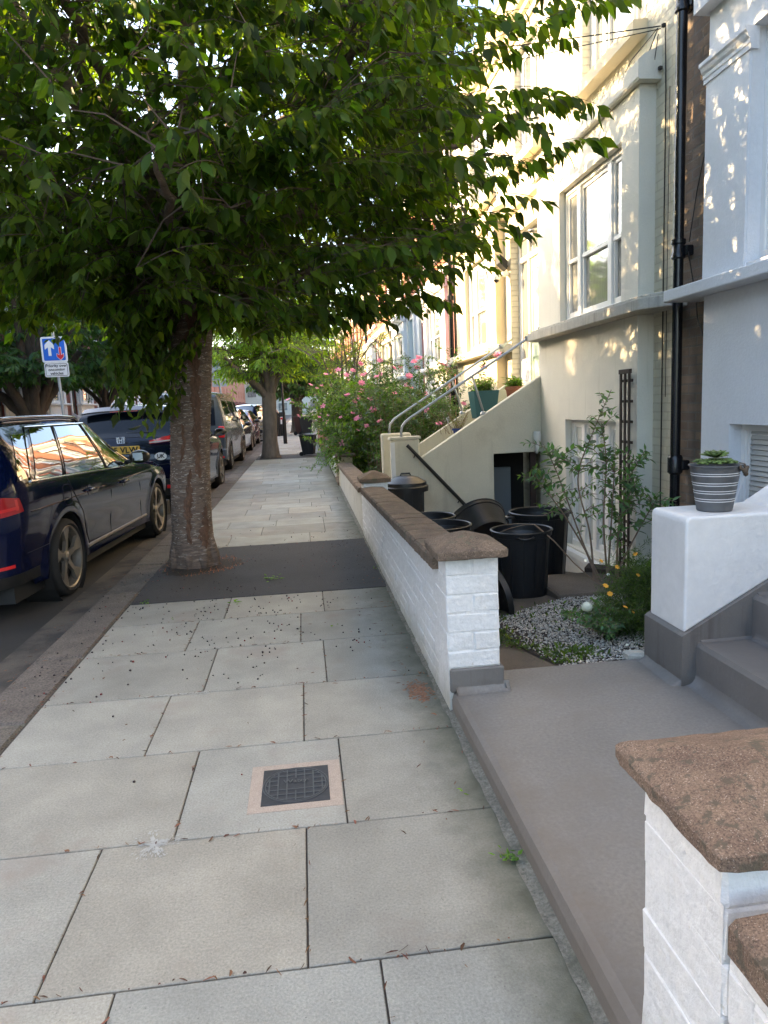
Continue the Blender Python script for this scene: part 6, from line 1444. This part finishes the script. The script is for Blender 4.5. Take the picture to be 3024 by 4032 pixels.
# small rose with a single white bloom
st=[[(1.75+rd.gauss(0,.04),3.93+rd.gauss(0,.05),.0),(1.68+rd.gauss(0,.08),3.88+rd.gauss(0,.07),.12),(1.64+rd.gauss(0,.11),3.82+rd.gauss(0,.09),.2+rd.gauss(0,.03))] for _ in range(12)]
st.append([(1.74,3.93,0),(1.65,3.92,.14),(1.575,3.88,.225)])
t,_=plant('rose_plant','low rose plant with one round white bloom over the gravel','rose',(1.7,3.9,0),st,4,M['leafb'],.042,M['stem'],rad=.004,W=1.1,dens=40,seed=6,leaf_from=.3,side_len=.08)
b=MB(); c=(1.575,3.875,.235)
for k in range(9):
    el=-.75+k*.28
    for q in range(7):
        a=q*2*math.pi/7+k*.45; r_=.027*(1-.03*k); n_=Vector((math.cos(a)*math.cos(el),math.sin(a)*math.cos(el),math.sin(el))); s_=Vector((-math.sin(a),math.cos(a),0)); u_=n_.cross(s_); p=Vector(c)+n_*r_*.93
        b.add([p-u_*.014,p+s_*.015+n_*.004,p+u_*.016+n_*.006,p-s_*.015+n_*.004],[(0,1,2,3)])
b.build('bloom',M['petalw'],t,smooth=True)
# moss and weeds on the bed edge
P=[];D=[];S=[]
for i in range(1500):
    k=rd.random()
    if k<.55: y=rd.uniform(3.42,4.75); x=1.25+(.06 if y<3.9 else 0)+rd.gauss(0,.045)-(.12 if 3.8<y<4.6 else 0)
    elif k<.75: x,y=1.43+rd.gauss(0,.05),3.62+rd.gauss(0,.07)
    elif k<.9: x,y=rd.uniform(1.3,2.4),rd.uniform(4.6,5.2)
    else: x,y=rd.uniform(1.3,2.2),rd.uniform(3.4,4.8)
    P.append((x,y,garden_z(y)+.012)); D.append((rd.gauss(0,.8),rd.gauss(0,.8),rd.uniform(.1,.9))); S.append(rd.uniform(.015,.045))
leaf_object('ground_cover',np.array(P),np.array(D),np.array(S),M['leafg'],None,simple=True,tint=np.array([.8,.75,.6]),var=(.3,1.3),label='low mossy weeds along the edge of the gravel bed',cat='ground cover',kind='stuff')
b=MB()
for x,y in ((1.02,5.0),(1.14,4.86),(1.32,5.2)): 
    for q in range(4): b.add([(x+rd.gauss(0,.02),y+rd.gauss(0,.015),garden_z(y)+.006+.001*q) for _ in range(3)],[(0,1,2)])
b.build('fallen_petals',M['petalw'],label='few white petals dropped on the garden path by the bins',cat='petals',origin=(1.14,4.9,-.08))
# rose thicket beyond: dense green hedge with pink roses
rd=random.Random(12)
st=[]
for i in range(230):
    x=rd.uniform(.70,2.2); y=rd.uniform(13.0,17.5); h=rd.uniform(.8,2.15)*(1-.12*(x-.75)); lx=rd.gauss(-.15,.34); ly=rd.gauss(-.35,.45)
    st.append([(x,y,.0),(x+lx*.3,y+ly*.3,h*.6),(x+lx,y+ly,h)])
t,tips=plant('mallow_bush','dense green bush dotted with pale pink flowers spilling over the garden wall','bush',(1.4,15,0),st,15,M['leafg'],.11,M['stem'],rad=.006,W=1.1,droop=.5,dens=27,seed=8,leaf_from=.10,side_len=.35,simple=True,var=(.35,1.7),tint=np.array([.62,.66,.62]))
front=[p for p in tips if p[2]>.6 and (p[0]<.75 or p[1]<12.9 or p[2]>1.95)]
flower_pts(rd.sample(front,min(len(front),60)),.055,M['petalp'],t,'flower',5,4)
st=[]
for i in range(80):
    x=rd.uniform(1.1,2.7); y=rd.uniform(10.6,12.8); h=rd.uniform(1.1,2.25); lx=rd.gauss(-.1,.25); ly=rd.gauss(-.1,.25)
    st.append([(x,y,-.1),(x+lx*.3,y+ly*.3,h*.6),(x+lx,y+ly,h)])
t,tips=plant('rose_bush','tall rose bush with deep pink double roses beside the metal rails','rose bush',(1.9,11.6,0),st,9,M['leafb'],.085,M['stem'],rad=.006,W=1.05,droop=.4,dens=28,seed=10,leaf_from=.25,side_len=.28,simple=True,var=(.35,1.4),tint=np.array([.7,.72,.7]))
flower_pts(rd.sample([p for p in tips if p[2]>1.1 and (p[1]<10.9 or p[2]>1.9 or p[0]<1.25)],34),.060,M['petalp'],t,'rose_bloom',7,5,double=3)
st=[]
for i in range(14):
    x=rd.uniform(.9,1.6); y=rd.uniform(18.5,21); a=rd.gauss(0,.6); h=rd.uniform(2.2,4.0); st.append([(x,y,0),(x+a*.3,y-.2,h*.6),(x+a,y-.5,h*.95),(x+a*1.5-.1,y-.8,h*.92)])
plant('small_tree','slender garden tree with arching light green branches over the pink flowered bush','tree',(1.2,19.5,0),st,16,M['leafy'],.13,M['bark2'],rad=.03,W=.5,droop=.7,dens=17,seed=14,leaf_from=.35,side_len=.7,simple=True,var=(.5,1.4))
# rose spray leaning over the pavement
st=[[(.75,13.6,.7),(.62,13.3,.85),(.35,13.1,.62),(.10,13.0,.30)],[(.75,13.8,.7),(.5,13.5,.75),(.25,13.3,.42)],[(.8,13.6,.6),(.5,13.2,.6),(.2,12.95,.22)],[(.75,14.1,.9),(.35,13.9,1.1),(.15,13.8,.95)]]
t,tips=plant('rose_spray','rose branch drooping over the pavement from the garden wall','rose',(.7,13.6,0),st,14,M['leafb'],.06,M['stem'],rad=.006,W=1.0,droop=.5,dens=34,seed=16,leaf_from=.2,side_len=.2,simple=True)
flower_pts([tips[0],tips[7],tips[15]],.035,M['petalp'],t,'flower',5,7)
# planters on the stair
def potplant(label,c,r0,r1,h,m,leafm,sh,n,ll,seed,square=False,W=.6,potlabel=None,tint=None,droop=.3):
    rd=random.Random(seed); w=world_thing('potted_plant',label,'potted plant',c); b=MB()
    if square:
        v=[]
        for z,r in ((0,r0),(h,r1),(h,r1-.015),(h-.03,r1-.02)): v+=[(c[0]+sx*r,c[1]+sy*r,c[2]+z) for sx,sy in ((-1,-1),(1,-1),(1,1),(-1,1))]
        f=[(3,2,1,0)]+[(i*4+k,i*4+(k+1)%4,(i+1)*4+(k+1)%4,(i+1)*4+k) for i in range(3) for k in range(4)]+[(12,13,14,15)]; b.add(v,f); b.build('pot',m,w)
    else: b.lathe([(.001,0),(r0,0),(r1,h*.82),(r1+.012,h*.84),(r1+.012,h),(r1-.01,h),(r1-.015,h-.03),(.001,h-.03)],c,28); b.build('pot',m,w,smooth=True,ang=40)
    P=[];D=[];S=[];sb=MB()
    for i in range(n):
        a=rd.uniform(0,6.28); l=sh*rd.uniform(.5,1.1); d=Vector((math.cos(a)*.55,math.sin(a)*.55,1)).normalized(); p0=Vector((c[0]+rd.gauss(0,r0*.4),c[1]+rd.gauss(0,r0*.4),c[2]+h-.03)); p1=p0+d*l; sb.tube([tuple(p0),tuple((p0+p1)/2),tuple(p1)],.0025,4)
        for k in range(12): u=.2+.8*k/12; q=p0.lerp(p1,u); P.append(tuple(q)); D.append((rd.gauss(0,1),rd.gauss(0,1),rd.gauss(.2-droop,.5))); S.append(ll*rd.uniform(.6,1.2))
    sb.build('stems',M['stem'],w); leaf_object('foliage',np.array(P),np.array(D),np.array(S),leafm,w,simple=True,W=W,tint=tint)
    return w
potplant('large teal square planter full of green plants on the stair wall',(2.43,9.5,1.20),.13,.17,.36,M['tealpot'],M['leafg'],.22,60,.07,31,True)
potplant('terracotta and pale pot with spiky leaves right of the teal planter',(2.85,9.45,1.36),.09,.12,.24,M['terracotta'],M['leafg'],.16,50,.10,32,W=.3)
potplant('small dark blue glazed pot with a dry little plant on the stair',(2.03,9.25,.93),.06,.08,.16,M['bluepot'],M['leafg'],.26,26,.03,33,tint=np.array([1.5,.8,.6]))
P=[];D=[];S=[]
st=[[(2.0+rd.gauss(0,.1),9.75,1.0),(1.9+rd.gauss(0,.15),9.7,1.35),(1.75+rd.gauss(0,.2),9.6,1.5+rd.gauss(0,.1))] for _ in range(10)]
plant('climbing_rose','thin leafy rose stems rising behind the rails on the stair','rose',(2.0,9.75,1.0),st,8,M['leafb'],.045,M['stem'],rad=.004,W=.9,dens=26,seed=40,side_len=.18,simple=True)
# far front-garden hedges on both sides of distant houses
for i,(x,y,h,w_,l) in enumerate([(1.5,27,1.3,.8,'clipped green hedge behind the low brick wall farther down'),(1.5,38,1.6,.8,'leafy hedge far down the right side by the bins')]):
    n=2600; P=np.stack([rng.uniform(x-w_*.8,x+w_,n),rng.uniform(y-3,y+3,n),rng.uniform(.1,1,n)**.6*h],1); D=rng.normal(size=(n,3)); leaf_object('hedge',P,D,rng.uniform(.08,.16,n),M['hedge'],None,simple=True,label=l,cat='hedge')
P=[]
# ------------------------------------------------------------------ street furniture
k_=.795; yk=19.08
SC=lambda x,z:(x*k_,(z-1.45)*k_+1.45)
w=world_thing('priority_sign','blue priority over oncoming vehicles sign on a grey post across the road','road sign',(-6.0,19.1,0))
X0,X1,Y_=-6.32,-5.71,19.08
def S(u,v): return (X0+(X1-X0)*u,v)  # u 0..1 across, v metres
b=MB(); b.tube([(-5.93,19.13,-.1),(-6.02,19.13,3.66)],.035,12); b.lathe([(.001,3.66),(.09,3.66),(.12,3.70),(.09,3.76),(.001,3.78)],(-6.02,19.13,0),12); b.build('post',M['steelpost'],w,smooth=True,ang=40)
def rrect(x0,x1,z0,z1,r,n=5):
    P=[]
    for cx,cz,a0 in ((x1-r,z0+r,-90),(x1-r,z1-r,0),(x0+r,z1-r,90),(x0+r,z0+r,180)):
        for i in range(n+1): a=R(a0+90*i/n); P.append((cx+r*math.cos(a),cz+r*math.sin(a)))
    return P
zt=3.46; zm=2.833; zb=2.475
b=MB(); b.prism(rrect(X0,X1,zm,zt,.05),'y',19.08,19.092); pb=b.build('sign_plate',M['signwhite'],w)
b=MB(); b.prism(rrect(X0+.045,X1-.045,zm+.045,zt-.045,.03),'y',19.076,19.0795); b.build('blue_panel',M['signblue'],pb)
ax=X0+.2
q_=lambda P:[(ax+(x-ax)*.79,zm+(z-zm)*.79) for x,z in P]
b=MB(); b.prism(q_([(ax-.045,zm+.20),(ax+.045,zm+.20),(ax+.045,zm+.47),(ax+.14,zm+.40),(ax+.14,zm+.54),(ax,zm+.70),(ax-.14,zm+.54),(ax-.14,zm+.40),(ax-.045,zm+.47)]),'y',19.072,19.0755); b.build('white_arrow',M['signwhite'],pb)
ax=X0+.445
def rarrow(e): return [(ax-.028-e,zm+.46+e),(ax+.028+e,zm+.46+e),(ax+.028+e,zm+.22+e*1.2),(ax+.10+e,zm+.265+e*1.6),(ax+.10+e,zm+.17-e*.3),(ax,zm+.075-e*1.4),(ax-.10-e,zm+.17-e*.3),(ax-.10-e,zm+.265+e*1.6),(ax-.028-e,zm+.22+e*1.2)]
b=MB(); b.prism(q_(rarrow(.012)),'y',19.072,19.0755); b.build('arrow_border',M['signwhite'],pb)
b=MB(); b.prism(q_(rarrow(0)),'y',19.068,19.0715); b.build('red_arrow',M['signred'],pb)
b=MB(); b.prism(rrect(X0+.03,X1,zb,zm-.004,.045),'y',19.08,19.092); pt_=b.build('text_plate',M['signwhite'],w)
b=MB(); P=rrect(X0+.06,X1-.03,zb+.03,zm-.035,.03); P=[(x,19.078,z) for x,z in P]; b.tube(P+[P[0]],.006,4); b.build('border',M['black'],pt_)
off=Vector(w['_w'])
text_obj('Priority over\noncoming\nvehicles',.099,'sign_text',Matrix.Translation((-6.005-off.x,19.077-off.y,2.655-off.z)) @ RX,pt_,M['black'],.001,bold=.002)
b=MB(); b.prism([(-7.36,17.6),(-6.4,17.9),(-5.6,18.5),(-5.4,19.2),(-5.6,20.4),(-6.4,21.2),(-7.36,21.5)],'z',-.3,.03); b.build('kerb_build_out',M['kerb'],kind='structure')
w=world_thing('traffic_sign','grey back of a large traffic sign on a pale post beyond the grey van','road sign',(-3.9,36,0))
b=MB(); b.tube([(-3.75,35.95,-.1),(-3.87,35.95,4.2)],.05,10); b.build('post',M['steelpost'],w,smooth=True)
b=MB(); b.prism(rrect(-4.22,-3.44,2.9,4.05,.04),'y',35.98,36.0); b.prism(rrect(-4.20,-3.46,2.62,2.88,.03),'y',35.98,36.0); b.box(-4.12,-3.52,35.96,35.98,3.7,3.74); b.box(-4.12,-3.52,35.96,35.98,3.1,3.14); b.build('sign_plate',mat('grey_sign_back',(.40,.43,.45),.6),w)
def post(name,x,y,h,r,m,label,cat,lamp=False):
    w=world_thing(name,label,cat,(x,y,0)); b=MB(); b.tube([(x,y,0),(x,y,1.0)],r*1.6,10); b.tube([(x,y,1.0),(x,y,h)],r,10); b.build('post',m,w,smooth=True,ang=40)
    if lamp: b=MB(); b.tube([(x,y,h),(x,y,h+.2),(x-.6,y,h+.4)],r*.6,8); b.cbox(x-1.0,x-.5,y-.1,y+.1,h+.36,h+.46,.03); b.build('lamp_head',M['blackmetal'],w)
post('lamp_post',-.72,30,6.5,.05,M['blackmetal'],'slim black lamp post just behind the second tree','lamp post',True)
for x,y,l in ((-1.26,38.4,'left black bollard-like post beyond the second tree'),): post('bollard',x,y,1.25,.07,M['blackmetal'],l,'post')
w=world_thing('litter_bin','black litter bin with a white and red notice on its front','litter bin',(-1.0,38.9,0)); b=MB(); b.cbox(-1.19,-.85,38.7,39.1,0,1.25,.03); b.build('casing',M['blackmetal'],w); b=MB(); b.cbox(-1.12,-.92,38.692,38.699,.62,1.0,.002); b.build('notice',M['signwhite'],w); b=MB(); b.box(-1.11,-.93,38.688,38.6915,.86,.96); b.build('notice_band',M['signred'],w)
def wheelie(x,y,rz,label,m,k=1):
    w=thing('wheelie_bin',label,'wheelie bin',(x,y,0),R(rz),'black wheelie bins on the pavement'); w.scale=(k,k,k); b=MB()
    v=[(-.22,-.25,.06),(.22,-.25,.06),(.22,.25,.06),(-.22,.25,.06),(-.28,-.34,.95),(.28,-.34,.95),(.28,.36,.95),(-.28,.36,.95)]; b.add(v,[(0,3,2,1),(4,5,6,7),(0,1,5,4),(1,2,6,5),(2,3,7,6),(3,0,4,7)]); b.cbox(-.30,.30,-.36,.38,.92,.97,.01); o=b.build('bin_body',m,w); bv=o.modifiers.new('b','BEVEL'); bv.width=.02
    b=MB(); b.grid(lambda u,v:(-.30+.6*u,-.38+.78*v,.975+.07*math.sin(math.pi*v)**.6),8,8); b.cbox(-.31,.31,-.40,-.36,.95,.985,.01); b.build('lid',m,w,smooth=True)
    for sx in (-1,1): b=MB(); b.lathe([(.001,-.03),(.1,-.03),(.1,.03),(.001,.03)],(sx*.24,.30,.1),14,axis='x'); b.build('wheel',M['tyre'],w)
wheelie(.16,21.9,75,'small black bin standing beside the roses on the pavement',M['blackplastic'],.64)
wheelie(.22,37.6,90,'black wheelie bin far down the pavement beside a brown one',M['blackplastic'])
wheelie(-.06,38.6,90,'brownish wheelie bin partly hidden behind the far black one',mat('brown_plastic',(.06,.02,.015),.5))
# opposite side: low walls, railings and stairs
b=MB()
for i in range(100):
    y=14+i*.3; b.tube([(-9.8,y,.3),(-9.8,y,1.25)],.012,4); 
b.tube([(-9.8,14,1.2),(-9.8,44,1.2)],.02,4); b.tube([(-9.8,14,.4),(-9.8,44,.4)],.02,4); b.build('railings',M['blackmetal'],label='black iron railings across the road below the dark red houses',cat='railings',origin=(-9.8,30,0))
b=MB(); b.cbox(-9.9,-9.72,-5,88,0,.32,.01); b.build('low_wall',M['white'],label='low white wall under the railings across the road',cat='wall',origin=(-9.8,30,0))
# ------------------------------------------------------------------ small foreground bits
b=MB()
def sprig(mb,cx,cy,n,s,seed,z=.006,col=(.9,1.1,.8)):
    rd=random.Random(seed)
    for i in range(n):
        a=rd.uniform(0,6.28); x=cx+rd.gauss(0,s*.5);y=cy+rd.gauss(0,s*.5); l=s*rd.uniform(.5,.9); w_=l*.22; zz=z+rd.uniform(0,.018); t=rd.uniform(.6,1.5)
        d=Vector((math.cos(a),math.sin(a),rd.uniform(-.1,.35))); n_=Vector((-math.sin(a),math.cos(a),rd.uniform(-.4,.4))); p=Vector((x,y,zz))
        P=[p,p+d*l*.4+n_*w_,p+d*l,p+d*l*.4-n_*w_,p+d*l*.5+Vector((0,0,.004))]; mb.add(P,[(0,1,4),(1,2,4),(2,3,4),(3,0,4)],col=(col[0]*t,col[1]*t,col[2]*t))
for nm,cx,cy,n,s,l in (('fallen_leaves',-.33,6.08,14,.07,'small green leafy sprig lying on the dark tarmac'),('fallen_leaves',-.585,5.36,12,.05,'wilted green sprig on the slab edge just before the tarmac'),('fallen_leaf',.515,2.44,3,.03,'single curled yellowish leaf beside the landing'),('weed_tuft',.565,2.03,26,.035,'weed and dry leaves growing in the joint beside the landing'),('weed_tuft',-1.28,5.56,16,.035,'small green weed between kerb and tarmac'),('fallen_leaf',.12,4.60,3,.03,'pale yellow leaf on the slabs near the white wall'),('weed_tuft',.57,6.2,8,.02,'tiny weeds at the foot of the white brick wall'),('weed_tuft',-.99,5.03,5,.012,'small grass tuft in a slab joint left')):
    b=MB(); sprig(b,cx,cy,n,s,int(cx*100+cy*10),.008,(1.3,1.25,.8) if 'leaf' in nm and 'leaves' not in nm else (1,1.1,.7)); b.build(nm,M['leafg'],label=l,cat='leaf' if 'leaf' in nm or 'leaves' in nm else 'weed',origin=(cx,cy,0))
b=MB()
for i in range(700):
    a=random.uniform(0,6.28); r=random.uniform(.20,.42); x,y=-1.05+r*math.cos(a)*1.0,6.85+r*math.sin(a)*1.05
    if x<-1.4 or y>7.3: continue
    l=random.uniform(.015,.05); d=Vector((random.gauss(0,1),random.gauss(0,1),abs(random.gauss(0,.5)))).normalized()*l; p=Vector((x,y,.004)); t=random.uniform(.7,2.4); n_=Vector((d.y,-d.x,0)).normalized()*.003
    gr=random.random()<.25 and x<-1.15
    b.add([p-n_,p+n_,p+d+n_*.3],[(0,1,2)],col=(t*.7,t*1.3,t*.5) if gr else (t*1.5,t*1.1,t*.9))
b.build('bark_litter',M['debris'],label='reddish bark chips and dry grass round the foot of the near tree',cat='litter',kind='stuff')
# ------------------------------------------------------------------ light, sky, camera
EL,AZ=R(18.5),math.atan2(-.86,.50)     # direction towards the sun: x=sin(az), y=cos(az)
wd=bpy.data.worlds.new('World'); sc.world=wd; wd.use_nodes=True; nt=wd.node_tree; bg=nt.nodes['Background']
sky=nt.nodes.new('ShaderNodeTexSky'); sky.sky_type='NISHITA'; sky.sun_disc=False; sky.sun_elevation=EL; sky.sun_rotation=AZ; sky.air_density=.9; sky.dust_density=2.2; sky.ozone_density=.35
nt.links.new(sky.outputs[0],bg.inputs[0]); bg.inputs[1].default_value=.15
sun=bpy.data.lights.new('sun','SUN'); sun.energy=3.7; sun.angle=R(.5); sun.color=(1,.71,.38); so=bpy.data.objects.new('sun',sun); link(so)
d=Vector((math.sin(AZ)*math.cos(EL),math.cos(AZ)*math.cos(EL),math.sin(EL))); so.rotation_euler=d.to_track_quat('Z','Y').to_euler(); so.location=(-20,12,20)
cam=bpy.data.cameras.new('camera'); co=bpy.data.objects.new('camera',cam); link(co); sc.camera=co
cam.sensor_fit='VERTICAL'; cam.sensor_height=36; cam.lens=36*1550/2212; cam.clip_end=2000; cam.clip_start=.05
Mx=Matrix(((0.9925030594454233,0.06068412806137946,-0.10609012014747207),(-0.11384964706997033,0.14334273112987908,-0.9831028019969582),(-0.04445148876604873,0.9878108614677495,0.1491769657582046)))
# re-orthonormalise
y_=Vector((Mx[0][1],Mx[1][1],Mx[2][1])).normalized(); z_=Vector((Mx[0][2],Mx[1][2],Mx[2][2])); z_=(z_-y_*z_.dot(y_)).normalized(); x_=y_.cross(z_)
m=Matrix((x_,y_,z_)).transposed().to_4x4(); m.translation=Vector((0,0,1.45)); co.matrix_world=m
sc.view_settings.view_transform='Standard'; sc.view_settings.look='None'; sc.view_settings.gamma=1; sc.view_settings.exposure=2.7
sc.cycles.max_bounces=7; sc.cycles.diffuse_bounces=4; sc.cycles.transmission_bounces=4; sc.cycles.use_denoising=True; sc.cycles.caustics_reflective=False; sc.cycles.caustics_refractive=False
for o in bpy.data.objects:
    if '_w' in o: del o['_w']
